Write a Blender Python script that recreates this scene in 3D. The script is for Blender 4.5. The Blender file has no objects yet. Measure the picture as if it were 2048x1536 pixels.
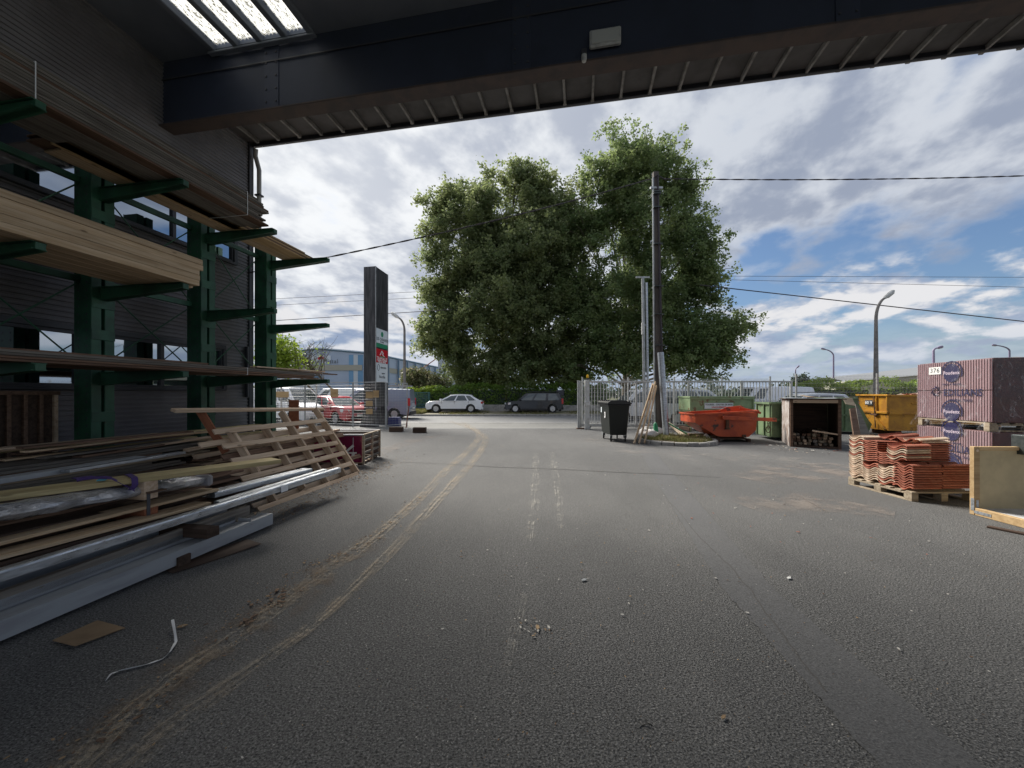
import bpy, math, random
import numpy as np
from mathutils import Matrix, Vector
R = math.radians
rnd = random.Random(7)
C = bpy.context.scene.collection
sc = bpy.context.scene
F = 770.0; HC = 1.6; HY = 787.0; TH = R(9.5)

# ---------------------------------------------------------------- camera
cam_d = bpy.data.cameras.new('camera'); cam = bpy.data.objects.new('camera', cam_d); C.objects.link(cam)
cam.location = (0, 0, HC); cam.rotation_euler = (R(90), 0, 0)
cam_d.sensor_width = 36; cam_d.lens = F / 2048 * 36; cam_d.shift_y = (HY - 768) / 2048
cam_d.clip_start = 0.05; cam_d.clip_end = 3000
sc.camera = cam
# ---------------------------------------------------------------- light
SUN_AZ, SUN_EL = -38.0, 43.0
sd = bpy.data.lights.new('sun', 'SUN'); sd.energy = 4.2; sd.angle = R(24); sd.color = (1.0, 0.95, 0.87)
so = bpy.data.objects.new('sun', sd); C.objects.link(so)
_a, _e = R(SUN_AZ), R(SUN_EL)
sv = Vector((math.sin(_a) * math.cos(_e), math.cos(_a) * math.cos(_e), math.sin(_e)))
so.rotation_euler = sv.to_track_quat('Z', 'Y').to_euler(); so.location = sv * 60
sc.view_settings.view_transform = 'Standard'; sc.view_settings.look = 'None'
sc.view_settings.exposure = 0.95; sc.view_settings.gamma = 1.0; sc.view_settings.use_curve_mapping = False
sc.cycles.max_bounces = 8; sc.cycles.diffuse_bounces = 4; sc.cycles.transparent_max_bounces = 24
world = bpy.data.worlds.new('World'); sc.world = world; world.use_nodes = True

class NT:
    def __init__(s, tree): s.t = tree; s.n = tree.nodes; s.l = tree.links
    def new(s, typ, **kw):
        n = s.n.new(typ)
        for k, v in kw.items(): setattr(n, k, v)
        return n
    def put(s, sock, v):
        if isinstance(v, bpy.types.NodeSocket): s.l.new(v, sock)
        elif v is not None:
            if isinstance(v, (tuple, list)) and len(v) == 3 and sock.type == 'RGBA': v = (*v, 1)
            sock.default_value = v
    def math(s, op, a, b=0.0, c=0.0, clamp=False):
        n = s.new('ShaderNodeMath', operation=op); n.use_clamp = clamp
        s.put(n.inputs[0], a); s.put(n.inputs[1], b); s.put(n.inputs[2], c); return n.outputs[0]
    def vmul(s, a, v):
        n = s.new('ShaderNodeVectorMath', operation='MULTIPLY'); s.put(n.inputs[0], a); n.inputs[1].default_value = v; return n.outputs[0]
    def ramp(s, x, lo, hi, a=0.0, b=1.0, smooth=True):
        n = s.new('ShaderNodeMapRange'); n.interpolation_type = 'SMOOTHSTEP' if smooth else 'LINEAR'
        s.put(n.inputs[0], x); n.inputs[1].default_value = lo; n.inputs[2].default_value = hi
        n.inputs[3].default_value = a; n.inputs[4].default_value = b; return n.outputs[0]
    def noise(s, vec, scale, detail=3.0, rough=0.5, dist=0.0):
        n = s.new('ShaderNodeTexNoise'); s.put(n.inputs['Vector'], vec)
        n.inputs['Scale'].default_value = scale; n.inputs['Detail'].default_value = detail
        n.inputs['Roughness'].default_value = rough; n.inputs['Distortion'].default_value = dist; return n.outputs[0]
    def vor(s, vec, scale, feat='F1', out=0):
        n = s.new('ShaderNodeTexVoronoi'); n.feature = feat; s.put(n.inputs['Vector'], vec); n.inputs['Scale'].default_value = scale
        return n.outputs[out]
    def mix(s, f, a, b, blend='MIX'):
        n = s.new('ShaderNodeMix', data_type='RGBA', blend_type=blend)
        s.put(n.inputs[0], f); s.put(n.inputs[6], a); s.put(n.inputs[7], b); return n.outputs[2]
    def xyz(s, v):
        n = s.new('ShaderNodeSeparateXYZ'); s.put(n.inputs[0], v); return n.outputs
    def comb(s, x, y, z):
        n = s.new('ShaderNodeCombineXYZ'); s.put(n.inputs[0], x); s.put(n.inputs[1], y); s.put(n.inputs[2], z); return n.outputs[0]
    def bump(s, h, strength=0.3, dist=0.02):
        n = s.new('ShaderNodeBump'); s.put(n.inputs['Height'], h); n.inputs['Strength'].default_value = strength
        n.inputs['Distance'].default_value = dist; return n.outputs[0]

def build_world():
    w = NT(world.node_tree); w.n.clear()
    out = w.new('ShaderNodeOutputWorld')
    sky = w.new('ShaderNodeTexSky', sky_type='NISHITA'); sky.sun_disc = False
    sky.sun_elevation = R(SUN_EL); sky.sun_rotation = R(SUN_AZ % 360)
    sky.air_density = 1.2; sky.dust_density = 1.0; sky.ozone_density = 2.0
    bg = w.new('ShaderNodeBackground'); hs = w.new('ShaderNodeHueSaturation'); w.put(hs.inputs['Color'], sky.outputs[0]); hs.inputs['Saturation'].default_value = 0.95; w.put(bg.inputs[0], w.mix(1.0, hs.outputs[0], (0.78, 0.92, 1.12), 'MULTIPLY')); bg.inputs[1].default_value = 0.05
    tc = w.new('ShaderNodeTexCoord').outputs['Generated']
    x, y, z = w.xyz(tc)
    zz = w.math('ADD', w.math('MAXIMUM', z, 0.0), 0.22)
    px = w.math('DIVIDE', x, zz); py = w.math('DIVIDE', y, zz)
    # rotate so that the rows of cloud run up and to the right
    ca, sa = math.cos(R(-28)), math.sin(R(-28))
    qx = w.math('ADD', w.math('MULTIPLY', px, ca), w.math('MULTIPLY', py, sa))
    qy = w.math('SUBTRACT', w.math('MULTIPLY', py, ca), w.math('MULTIPLY', px, sa))
    P = w.comb(w.math('MULTIPLY', qx, 1.0), w.math('MULTIPLY', qy, 0.8), 3.7)
    n1 = w.noise(P, 1.3, 3, 0.5, 0.1)
    n2 = w.noise(P, 5.2, 6, 0.52, 0.12)
    n3 = w.noise(P, 14.0, 4, 0.55, 0.0)
    # coverage thins towards the lower right of the view
    clr = w.math('MULTIPLY', w.ramp(x, 0.30, 0.72), w.math('MULTIPLY', w.ramp(z, 0.42, 0.20), w.ramp(z, 0.02, 0.12)))
    d = w.math('ADD', w.math('MULTIPLY', n1, 0.5), w.math('MULTIPLY', n2, 0.5))
    d = w.math('SUBTRACT', d, w.math('MULTIPLY', clr, 0.17))
    d = w.math('ADD', d, w.math('ADD', w.ramp(x, 0.50, 0.10, 0.0, 0.14), w.ramp(z, 0.30, 0.5, 0.0, 0.05))); mask = w.ramp(d, 0.36, 0.52)
    # shading of the cloud layer: grey bellies, bright thin edges
    sun_dot = w.new('ShaderNodeVectorMath', operation='DOT_PRODUCT'); w.put(sun_dot.inputs[0], tc); sun_dot.inputs[1].default_value = sv
    glow = w.ramp(sun_dot.outputs['Value'], 0.55, 1.0)
    belly = w.ramp(w.math('ADD', w.math('MULTIPLY', n2, 0.75), w.math('MULTIPLY', n3, 0.25)), 0.40, 0.62)
    belly = w.math('MULTIPLY', belly, w.ramp(n1, 0.3, 0.6, 0.75, 1.0))
    lit = w.mix(glow, (0.33, 0.35, 0.385), (0.50, 0.51, 0.52))
    shade = w.mix(glow, (0.17, 0.195, 0.25), (0.28, 0.30, 0.345))
    cc = w.mix(belly, lit, shade)
    # cumulus bank low on the horizon
    ang = w.math('ARCTAN2', x, y)
    Q = w.comb(w.math('MULTIPLY', ang, 1.0), w.math('MULTIPLY', z, 2.3), 1.0)
    k1 = w.noise(Q, 5.5, 7, 0.56, 0.15)
    Q2 = w.comb(w.math('ADD', ang, 0.012), w.math('ADD', w.math('MULTIPLY', z, 2.3), -0.05), 1.0)
    k2 = w.noise(Q2, 5.5, 4, 0.5, 0.15)
    band = w.math('MULTIPLY', w.ramp(z, 0.02, 0.11), w.ramp(z, 0.27, 0.15))
    kd = w.math('ADD', k1, w.math('MULTIPLY', band, 0.16))
    km = w.math('MULTIPLY', w.ramp(kd, 0.54, 0.655), w.ramp(z, 0.30, 0.20))
    kc = w.mix(w.ramp(w.math('SUBTRACT', k2, k1), -0.06, 0.10), (0.42, 0.42, 0.43), (0.15, 0.19, 0.27))
    cc = w.mix(km, cc, kc)
    mask = w.math('MAXIMUM', mask, km)
    # pale air towards the horizon
    hz = w.ramp(z, 0.16, 0.0)
    cc = w.mix(w.math('MULTIPLY', hz, 0.75), cc, (0.21, 0.26, 0.34))
    mask = w.math('MAXIMUM', mask, w.math('MULTIPLY', hz, 0.85))
    bg2 = w.new('ShaderNodeBackground'); w.put(bg2.inputs[0], cc); bg2.inputs[1].default_value = 1.0
    m = w.new('ShaderNodeMixShader'); w.put(m.inputs[0], mask); w.l.new(bg.outputs[0], m.inputs[1]); w.l.new(bg2.outputs[0], m.inputs[2])
    w.l.new(m.outputs[0], out.inputs[0])
    world.cycles.sampling_method = 'MANUAL'; world.cycles.sample_map_resolution = 512
build_world()

# ---------------------------------------------------------------- frames and tagging
FB = Matrix.Rotation(-TH, 4, 'Z')          # building frame: x = across (v), y = along the wall (u)
ID = Matrix.Identity(4)
WM = {}
def at(px, py, Y): return Vector(((px - 1024) / F * Y, Y, HC + (HY - py) / F * Y))
def gp(px, py, z=0.0):
    D = F * (HC - z) / (py - HY); return Vector(((px - 1024) / F * D, D, z))
def pv(px, py, v):
    """point on the vertical plane at distance v across the building frame, seen at a pixel"""
    k = (px - 1024) / F
    Y = v / (k * math.cos(TH) - math.sin(TH)); return at(px, py, Y)
def fb(v, u, z=0): return FB @ Vector((v, u, z))
def tag(o, label=None, cat=None, group=None, kind=None):
    if label: o['label'] = label
    if cat: o['category'] = cat
    if group: o['group'] = group
    if kind: o['kind'] = kind
    return o
def thing(name, label, cat, loc=(0, 0, 0), rz=0.0, group=None):
    o = bpy.data.objects.new(name, None); C.objects.link(o)
    o.location = loc; o.rotation_euler = (0, 0, rz); o.empty_display_size = 0.1
    WM[o.name] = Matrix.Translation(Vector(loc)) @ Matrix.Rotation(rz, 4, 'Z')
    return tag(o, label, cat, group)
def link(name, data, M, parent=None):
    o = bpy.data.objects.new(name, data); C.objects.link(o)
    WM[o.name] = M.copy()
    if parent is not None:
        o.parent = parent; o.matrix_local = WM[parent.name].inverted() @ M
    else: o.matrix_world = M
    return o
def kids(o): return [c for c in o.children]
def copy_tree(o, M, label=None, group=None, parent=None):
    c = o.copy(); C.objects.link(c)
    if parent is not None: c.parent = parent
    else: c.parent = None; c.matrix_world = M
    WM[c.name] = M.copy() if parent is None else WM[parent.name] @ c.matrix_local
    if label: c['label'] = label
    if group: c['group'] = group
    for ch in kids(o): copy_tree(ch, M, parent=c)
    return c

class MB:
    """collects geometry for ONE mesh object"""
    def __init__(s): s.v = []; s.f = []; s.mi = []; s.uv = None
    def face(s, idx, m=0): s.f.append(tuple(idx)); s.mi.append(m)
    def add(s, vs, fs, m=0):
        b = len(s.v); s.v += [tuple(p) for p in vs]
        for f in fs: s.face([b + i for i in f], m)
        return s
    def box(s, a, b, M=None, ch=0.0, m=0):
        a = Vector(a); b = Vector(b); lo = Vector(map(min, a, b)); hi = Vector(map(max, a, b)); c = (lo + hi) / 2; h = (hi - lo) / 2
        ch = min(ch, min(h) * 0.8)
        vs = []; fs = []
        if ch <= 0:
            for sx in (-1, 1):
                for sy in (-1, 1):
                    for sz in (-1, 1): vs.append(c + Vector((sx * h.x, sy * h.y, sz * h.z)))
            fs = [(0, 1, 3, 2), (4, 6, 7, 5), (0, 4, 5, 1), (2, 3, 7, 6), (0, 2, 6, 4), (1, 5, 7, 3)]
        else:
            idx = {}
            for sx in (-1, 1):
                for sy in (-1, 1):
                    for sz in (-1, 1):
                        S = (sx, sy, sz)
                        for ax in range(3):
                            p = [S[i] * (h[i] - (0 if i == ax else ch)) for i in range(3)]
                            idx[(S, ax)] = len(vs); vs.append(c + Vector(p))
            def outward(f):
                n = (vs[f[1]] - vs[f[0]]).cross(vs[f[2]] - vs[f[1]]); cc = sum((vs[i] for i in f), Vector()) / len(f)
                return tuple(f) if n.dot(cc - c) > 0 else tuple(reversed(f))
            for ax in range(3):
                o = [i for i in range(3) if i != ax]
                for s1 in (-1, 1):
                    q = []
                    for (p1, p2) in ((-1, -1), (1, -1), (1, 1), (-1, 1)):
                        S = [0, 0, 0]; S[ax] = s1; S[o[0]] = p1; S[o[1]] = p2; q.append(idx[(tuple(S), ax)])
                    fs.append(outward(q))
                for p1 in (-1, 1):
                    for p2 in (-1, 1):
                        q = []
                        for (e, a2) in ((-1, o[0]), (-1, o[1]), (1, o[1]), (1, o[0])):
                            S = [0, 0, 0]; S[ax] = e; S[o[0]] = p1; S[o[1]] = p2; q.append(idx[(tuple(S), a2)])
                        fs.append(outward(q))
            for sx in (-1, 1):
                for sy in (-1, 1):
                    for sz in (-1, 1): fs.append(outward([idx[((sx, sy, sz), a2)] for a2 in range(3)]))
        if M is not None: vs = [M @ p for p in vs]
        return s.add(vs, fs, m)
    def tube(s, pts, r, n=8, cap=True, m=0):
        pts = [Vector(p) for p in pts]; k = len(pts)
        rs = r if isinstance(r, (list, tuple)) else [r] * k
        b = len(s.v); up = Vector((0, 0, 1)); pa = None
        for i, p in enumerate(pts):
            t = (pts[min(i + 1, k - 1)] - pts[max(i - 1, 0)]).normalized()
            if pa is None:
                a = t.cross(up)
                if a.length < 1e-3: a = t.cross(Vector((1, 0, 0)))
            else: a = pa - t * pa.dot(t)
            a.normalize(); pa = a; c2 = t.cross(a)
            for j in range(n):
                w = 2 * math.pi * j / n
                s.v.append(tuple(p + (a * math.cos(w) + c2 * math.sin(w)) * rs[i]))
        for i in range(k - 1):
            for j in range(n):
                j2 = (j + 1) % n
                s.face((b + i * n + j, b + i * n + j2, b + (i + 1) * n + j2, b + (i + 1) * n + j), m)
        if cap:
            s.face([b + j for j in reversed(range(n))], m); s.face([b + (k - 1) * n + j for j in range(n)], m)
        return s
    def prism(s, poly, y0, y1, M=None, m=0, axis='y'):
        """poly: (x,z) points; extruded from y0 to y1"""
        n = len(poly); b = len(s.v)
        area = sum(poly[i][0] * poly[(i + 1) % n][1] - poly[(i + 1) % n][0] * poly[i][1] for i in range(n))
        if area < 0: poly = poly[::-1]
        def P(q, y):
            v = {'y': (q[0], y, q[1]), 'z': (q[0], q[1], y), 'x': (y, q[0], q[1])}[axis]
            return M @ Vector(v) if M is not None else Vector(v)
        if y0 > y1: y0, y1 = y1, y0
        for y in (y0, y1):
            for q in poly: s.v.append(tuple(P(q, y)))
        flip = axis != 'y'
        def fc(f): s.face(f[::-1] if flip else f, m)
        fc(list(range(b, b + n))); fc([b + n + i for i in reversed(range(n))])
        for i in range(n):
            j = (i + 1) % n; fc([b + i, b + n + i, b + n + j, b + j])
        return s
    def lathe(s, prof, n=20, M=None, m=0):
        """prof: (r, z)"""
        b = len(s.v); k = len(prof)
        for (r, z) in prof:
            for j in range(n):
                w = 2 * math.pi * j / n; p = Vector((r * math.cos(w), r * math.sin(w), z)); s.v.append(tuple(M @ p if M is not None else p))
        for i in range(k - 1):
            for j in range(n):
                j2 = (j + 1) % n; s.face((b + i * n + j, b + i * n + j2, b + (i + 1) * n + j2, b + (i + 1) * n + j), m)
        s.face([b + j for j in reversed(range(n))], m); s.face([b + (k - 1) * n + j for j in range(n)], m)
        return s
    def mesh(s, name, mats, M=None, smooth=False):
        me = bpy.data.meshes.new(name)
        vs = s.v if M is None else [tuple(M @ Vector(p)) for p in s.v]
        me.from_pydata(vs, [], s.f); 
        for mt in (mats if isinstance(mats, (list, tuple)) else [mats]): me.materials.append(mt)
        if len(set(s.mi)) > 1: me.polygons.foreach_set('material_index', s.mi)
        if s.uv is not None:
            ul = me.uv_layers.new(name='UVMap')
            for li, lp in enumerate(me.loops): ul.data[li].uv = s.uv[lp.vertex_index]
        if smooth:
            me.polygons.foreach_set('use_smooth', [True] * len(me.polygons)); me.set_sharp_from_angle(angle=R(38))
        me.validate(); me.update(); return me
    def obj(s, name, mats, parent=None, frame=ID, smooth=False, **tg):
        """vertices are in the frame; the object's origin goes to the middle of its base"""
        a = np.array(s.v); lo = a.min(0); hi = a.max(0)
        o_ = Vector(((lo[0] + hi[0]) / 2, (lo[1] + hi[1]) / 2, lo[2]))
        me = s.mesh(name, mats, Matrix.Translation(-o_), smooth)
        return tag(link(name, me, frame @ Matrix.Translation(o_), parent), **tg)

def axisM(p0, p1, roll=0.0, up=Vector((0, 0, 1))):
    x = (p1 - p0).normalized(); y = up.cross(x)
    if y.length < 1e-3: y = Vector((0, 1, 0)).cross(x)
    y.normalize(); z = x.cross(y)
    M = Matrix((x, y, z)).transposed().to_4x4()
    return Matrix.Rotation(roll, 4, x) @ M if roll else M
def bar(name, p0, p1, w, h, mt, parent=None, anchor='c', roll=0.0, ch=0.003, up=Vector((0, 0, 1)), **tg):
    """a straight board from p0 to p1, its own X axis along it; anchor 'rt' = p runs on its right top edge, 'rb' right bottom, 'cb' centre bottom"""
    p0 = Vector(p0); p1 = Vector(p1); L = (p1 - p0).length; M = axisM(p0, p1, roll, up)
    oy, oz = {'c': (0, 0), 'rt': (w / 2, -h / 2), 'rb': (w / 2, h / 2), 'cb': (0, h / 2), 'ct': (0, -h / 2)}[anchor]
    mb = MB().box((-L / 2, -w / 2, -h / 2), (L / 2, w / 2, h / 2), ch=ch)
    M.translation = (p0 + p1) / 2 + M.to_3x3() @ Vector((0, oy, oz))
    return tag(link(name, mb.mesh(name, mt), M, parent), **tg)
def text(s, name, size, mt, M, parent, sx=1.0, bold=0.0, align='CENTER'):
    cu = bpy.data.curves.new(name, 'FONT'); cu.body = s; cu.size = size; cu.align_x = align; cu.align_y = 'CENTER'
    cu.extrude = 0.0008; cu.offset = bold; cu.resolution_u = 3; cu.materials.append(mt)
    cu.space_character = 1.08
    tmp = bpy.data.objects.new('tmp', cu); C.objects.link(tmp); me = bpy.data.meshes.new_from_object(tmp)
    bpy.data.objects.remove(tmp); me.transform(Matrix.Diagonal((sx, 1, 1, 1)))
    if not me.materials: me.materials.append(mt)
    return link(name, me, M, parent)

# ---------------------------------------------------------------- materials
MT = {}
def mat(name, col, rough=0.6, metal=0.0, col2=None, ns=4.0, nl=(0.4, 0.65), amt=1.0, bs=0.0, bump=0.0, stretch=(1, 1, 1), rv=0.08, coat=0.0,
        spots=None, detail=5.0, bdist=0.01, emit=None, spec=0.5, world_co=False, rough_n=0.0):
    m = bpy.data.materials.new(name); m.use_nodes = True; t = NT(m.node_tree); b = t.n['Principled BSDF']
    tc = t.new('ShaderNodeTexCoord').outputs['Object']
    if world_co: tc = t.new('ShaderNodeNewGeometry').outputs['Position']
    oi = t.new('ShaderNodeObjectInfo')
    off = t.new('ShaderNodeVectorMath', operation='ADD'); t.put(off.inputs[0], t.vmul(tc, stretch))
    if not world_co:
        o3 = t.new('ShaderNodeMath', operation='MULTIPLY'); t.put(o3.inputs[0], oi.outputs['Random']); o3.inputs[1].default_value = 37.0
        t.put(off.inputs[1], o3.outputs[0])
    v = off.outputs[0]
    c = col
    if col2 is not None:
        f = t.ramp(t.noise(v, ns, detail, 0.6), nl[0], nl[1]); c = t.mix(t.math('MULTIPLY', f, amt), col, col2)
    if spots is not None:   # (colour, scale, threshold lo, hi)
        f = t.ramp(t.noise(v, spots[1], 6, 0.65), spots[2], spots[3]); c = t.mix(f, c, spots[0])
    if rv:
        h = t.new('ShaderNodeHueSaturation'); t.put(h.inputs['Color'], c)
        t.put(h.inputs['Value'], t.ramp(oi.outputs['Random'], 0, 1, 1 - rv, 1 + rv, False)); c = h.outputs[0]
    t.put(b.inputs['Base Color'], c); b.inputs['Metallic'].default_value = metal
    if rough_n:
        t.put(b.inputs['Roughness'], t.ramp(t.noise(v, ns * 1.7, 4), 0.3, 0.7, max(0, rough - rough_n), min(1, rough + rough_n)))
    else: b.inputs['Roughness'].default_value = rough
    b.inputs['Coat Weight'].default_value = coat; b.inputs['Coat Roughness'].default_value = 0.05
    b.inputs['Specular IOR Level'].default_value = spec
    if bump: t.put(b.inputs['Normal'], t.bump(t.noise(v, bs, 4, 0.6), bump, bdist))
    if emit: b.inputs['Emission Color'].default_value = (*emit[:3], 1); b.inputs['Emission Strength'].default_value = emit[3]
    MT[name] = m; return m
def wood(name, col, dark, knots=0.5, rough=0.75, rv=0.15, gx=1.2, gy=26.0):
    m = bpy.data.materials.new(name); m.use_nodes = True; t = NT(m.node_tree); b = t.n['Principled BSDF']
    tc = t.new('ShaderNodeTexCoord').outputs['Object']; oi = t.new('ShaderNodeObjectInfo')
    off = t.new('ShaderNodeVectorMath', operation='ADD'); t.put(off.inputs[0], tc)
    t.put(off.inputs[1], t.math('MULTIPLY', oi.outputs['Random'], 53.0)); v = off.outputs[0]
    g = t.noise(t.vmul(v, (gx, gy, gy)), 1.0, 5, 0.6, 0.6)
    c = t.mix(t.ramp(g, 0.38, 0.68), col, dark)
    blot = t.noise(t.vmul(v, (1.0, 3, 3)), 1.3, 3)
    c = t.mix(t.ramp(blot, 0.5, 0.75, 0, 0.45), c, tuple(k * 0.62 for k in dark))
    kn = t.vor(t.vmul(v, (3.0, 9.0, 9.0)), 1.0)
    kf = t.math('MULTIPLY', t.ramp(kn, 0.16, 0.07), knots)
    c = t.mix(kf, c, tuple(k * 0.35 for k in dark))
    h = t.new('ShaderNodeHueSaturation'); t.put(h.inputs['Color'], c); t.put(h.inputs['Value'], t.ramp(oi.outputs['Random'], 0, 1, 1 - rv, 1 + rv, False))
    t.put(b.inputs['Base Color'], h.outputs[0]); b.inputs['Roughness'].default_value = rough; b.inputs['Specular IOR Level'].default_value = 0.25
    t.put(b.inputs['Normal'], t.bump(g, 0.35, 0.004))
    MT[name] = m; return m
def leafmat(name, c1, c2, c3, trans=0.35, ns=0.5):
    m = bpy.data.materials.new(name); m.use_nodes = True; t = NT(m.node_tree); t.n.clear()
    out = t.new('ShaderNodeOutputMaterial'); ge = t.new('ShaderNodeNewGeometry')
    r = ge.outputs['Random Per Island']; pn = t.noise(ge.outputs['Position'], ns, 3)
    c = t.mix(t.ramp(pn, 0.35, 0.65), c1, c2); c = t.mix(t.ramp(r, 0.55, 1.0, 0, 0.7), c, c3)
    d = t.new('ShaderNodeBsdfPrincipled'); t.put(d.inputs['Base Color'], c); d.inputs['Roughness'].default_value = 0.55; d.inputs['Specular IOR Level'].default_value = 0.35
    tr = t.new('ShaderNodeBsdfTranslucent')
    g = t.new('ShaderNodeHueSaturation'); t.put(g.inputs['Color'], c); g.inputs['Value'].default_value = 1.5; g.inputs['Hue'].default_value = 0.485; t.put(tr.inputs[0], g.outputs[0])
    mx = t.new('ShaderNodeMixShader'); mx.inputs[0].default_value = trans; t.l.new(d.outputs[0], mx.inputs[1]); t.l.new(tr.outputs[0], mx.inputs[2])
    t.l.new(mx.outputs[0], out.inputs[0]); MT[name] = m; return m

pine = wood('fresh_pine', (0.60, 0.46, 0.31), (0.46, 0.32, 0.19), 0.8)
pinegreen = wood('treated_pine', (0.52, 0.43, 0.23), (0.38, 0.30, 0.15), 0.6)
reddeal = wood('reddish_deal', (0.62, 0.48, 0.35), (0.47, 0.33, 0.22), 0.7)
brown = wood('brown_board', (0.20, 0.125, 0.085), (0.11, 0.065, 0.045), 0.4)
darkwood = wood('dark_wood', (0.085, 0.055, 0.040), (0.045, 0.03, 0.022), 0.3)
greywood = wood('weathered_board', (0.20, 0.18, 0.155), (0.115, 0.10, 0.085), 0.5)
palletw = wood('pallet_wood', (0.36, 0.30, 0.22), (0.22, 0.17, 0.12), 0.5)
redpost = wood('red_timber', (0.30, 0.115, 0.06), (0.20, 0.07, 0.035), 0.3)
ply = wood('plywood', (0.52, 0.37, 0.20), (0.42, 0.28, 0.14), 0.2)
mdf = mat('beige_board', (0.47, 0.38, 0.22), 0.7, col2=(0.42, 0.34, 0.2), ns=6)
whiteboard = mat('white_board', (0.75, 0.76, 0.78), 0.4, col2=(0.6, 0.6, 0.6), ns=5)
green = mat('green_steel', (0.024, 0.105, 0.056), 0.5, col2=(0.015, 0.062, 0.036), ns=3, spots=((0.05, 0.04, 0.03), 16, 0.64, 0.72), bs=40, bump=0.08)
galv = mat('galvanised_steel', (0.50, 0.53, 0.56), 0.38, 0.75, col2=(0.33, 0.35, 0.38), ns=9, stretch=(0.6, 3, 3), rough_n=0.12, spots=((0.2, 0.17, 0.14), 14, 0.62, 0.7))
galvd = mat('galvanised_post', (0.40, 0.42, 0.43), 0.5, 0.5, col2=(0.30, 0.31, 0.31), ns=6)
greychan = mat('grey_channel_paint', (0.36, 0.38, 0.40), 0.45, 0.15, col2=(0.29, 0.30, 0.32), ns=3, stretch=(0.5, 3, 3), spots=((0.2, 0.18, 0.15), 11, 0.64, 0.72))
clad = mat('dark_cladding', (0.17, 0.163, 0.175), 0.55, 0.0, col2=(0.13, 0.124, 0.134), ns=1.2)
trim = mat('dark_trim', (0.05, 0.052, 0.062), 0.5)
glass = mat('reflective_glass', (0.42, 0.46, 0.5), 0.03, 1.0, rv=0.0)
soff = mat('soffit_sheet', (0.11, 0.105, 0.105), 0.7, col2=(0.07, 0.066, 0.064), ns=1.5)
ribm = mat('soffit_rib', (0.27, 0.26, 0.25), 0.6, col2=(0.16, 0.15, 0.14), ns=5)
ceil_m = mat('dark_ceiling', (0.20, 0.22, 0.26), 0.75, col2=(0.17, 0.19, 0.225), ns=0.8)
beam_m = mat('navy_beam', (0.035, 0.045, 0.078), 0.6, col2=(0.028, 0.036, 0.062), ns=1.0)
beamb = mat('rusty_flange', (0.08, 0.058, 0.052), 0.7, col2=(0.055, 0.044, 0.044), ns=3)
lampw = mat('lamp_housing', (0.55, 0.56, 0.55), 0.5, col2=(0.42, 0.42, 0.41), ns=9)
pipe = mat('pale_pipe', (0.35, 0.35, 0.34), 0.5)
concrete = mat('concrete', (0.34, 0.33, 0.31), 0.9, col2=(0.24, 0.235, 0.22), ns=5, bs=40, bump=0.3)
polec = mat('concrete_pole', (0.10, 0.085, 0.075), 0.9, col2=(0.06, 0.052, 0.048), ns=3, stretch=(1, 1, 0.3), bs=30, bump=0.3)
bark = mat('bark', (0.12, 0.10, 0.075), 0.9, col2=(0.07, 0.058, 0.045), ns=4, bs=14, bump=0.6, bdist=0.05)
black = mat('black_plastic', (0.012, 0.013, 0.013), 0.42, bs=60, bump=0.1)
binleft = mat('bin_plastic', (0.007, 0.010, 0.008), 0.4, spec=0.35)
rubber = mat('rubber', (0.018, 0.018, 0.018), 0.85)
rimm = mat('alloy', (0.55, 0.56, 0.58), 0.3, 0.6)
carglass = mat('car_glass', (0.05, 0.065, 0.07), 0.04, 0.0, spec=1.0, rv=0)
darkpl = mat('bumper_plastic', (0.03, 0.03, 0.032), 0.6)
white_p = mat('white_paint', (0.74, 0.76, 0.80), 0.3, coat=0.8, rv=0.02)
anth_p = mat('anthracite_paint', (0.008, 0.010, 0.015), 0.35, 0.0, coat=0.5, rv=0)
red_p = mat('red_paint', (0.42, 0.018, 0.03), 0.3, coat=0.9, rv=0)
blue_p = mat('blue_grey_paint', (0.22, 0.25, 0.33), 0.35, coat=0.6, rv=0)
silver_p = mat('silver_paint', (0.50, 0.53, 0.57), 0.32, 0.3, coat=0.6, rv=0)
headl = mat('headlight_lens', (0.65, 0.68, 0.7), 0.12, 0.3)
taill = mat('tail_light_lens', (0.45, 0.015, 0.02), 0.2, coat=0.5)
plate = mat('plate_white', (0.75, 0.75, 0.72), 0.5)
gskip = mat('pale_green_paint', (0.27, 0.36, 0.20), 0.6, col2=(0.20, 0.28, 0.15), ns=2.5, spots=((0.17, 0.09, 0.045), 3.2, 0.56, 0.66), bs=12, bump=0.15)
gskip2 = mat('mid_green_paint', (0.16, 0.235, 0.12), 0.65, col2=(0.10, 0.15, 0.08), ns=2.5, spots=((0.12, 0.08, 0.05), 4.0, 0.63, 0.72), bs=12, bump=0.15)
oskip = mat('orange_red_paint', (0.52, 0.085, 0.022), 0.55, col2=(0.38, 0.055, 0.018), ns=3, spots=((0.06, 0.035, 0.028), 4.0, 0.585, 0.64), bs=10, bump=0.12, coat=0.2)
yskip = mat('yellow_orange_paint', (0.55, 0.26, 0.016), 0.6, col2=(0.38, 0.165, 0.014), ns=2.0, spots=((0.13, 0.065, 0.03), 3.5, 0.58, 0.70), bs=9, bump=0.12, coat=0.2)
rust = mat('rust', (0.14, 0.07, 0.04), 0.9, col2=(0.07, 0.045, 0.035), ns=8)
terra = mat('terracotta', (0.38, 0.135, 0.085), 0.85, col2=(0.33, 0.095, 0.055), ns=9, rv=0.22, bs=60, bump=0.2)
cream = mat('cream_terracotta', (0.62, 0.50, 0.38), 0.85, col2=(0.50, 0.36, 0.26), ns=9, rv=0.15, bs=60, bump=0.2)
packm = mat('wrapped_tile', (0.27, 0.17, 0.185), 0.35, col2=(0.24, 0.14, 0.155), ns=3, coat=0.5)
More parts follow.
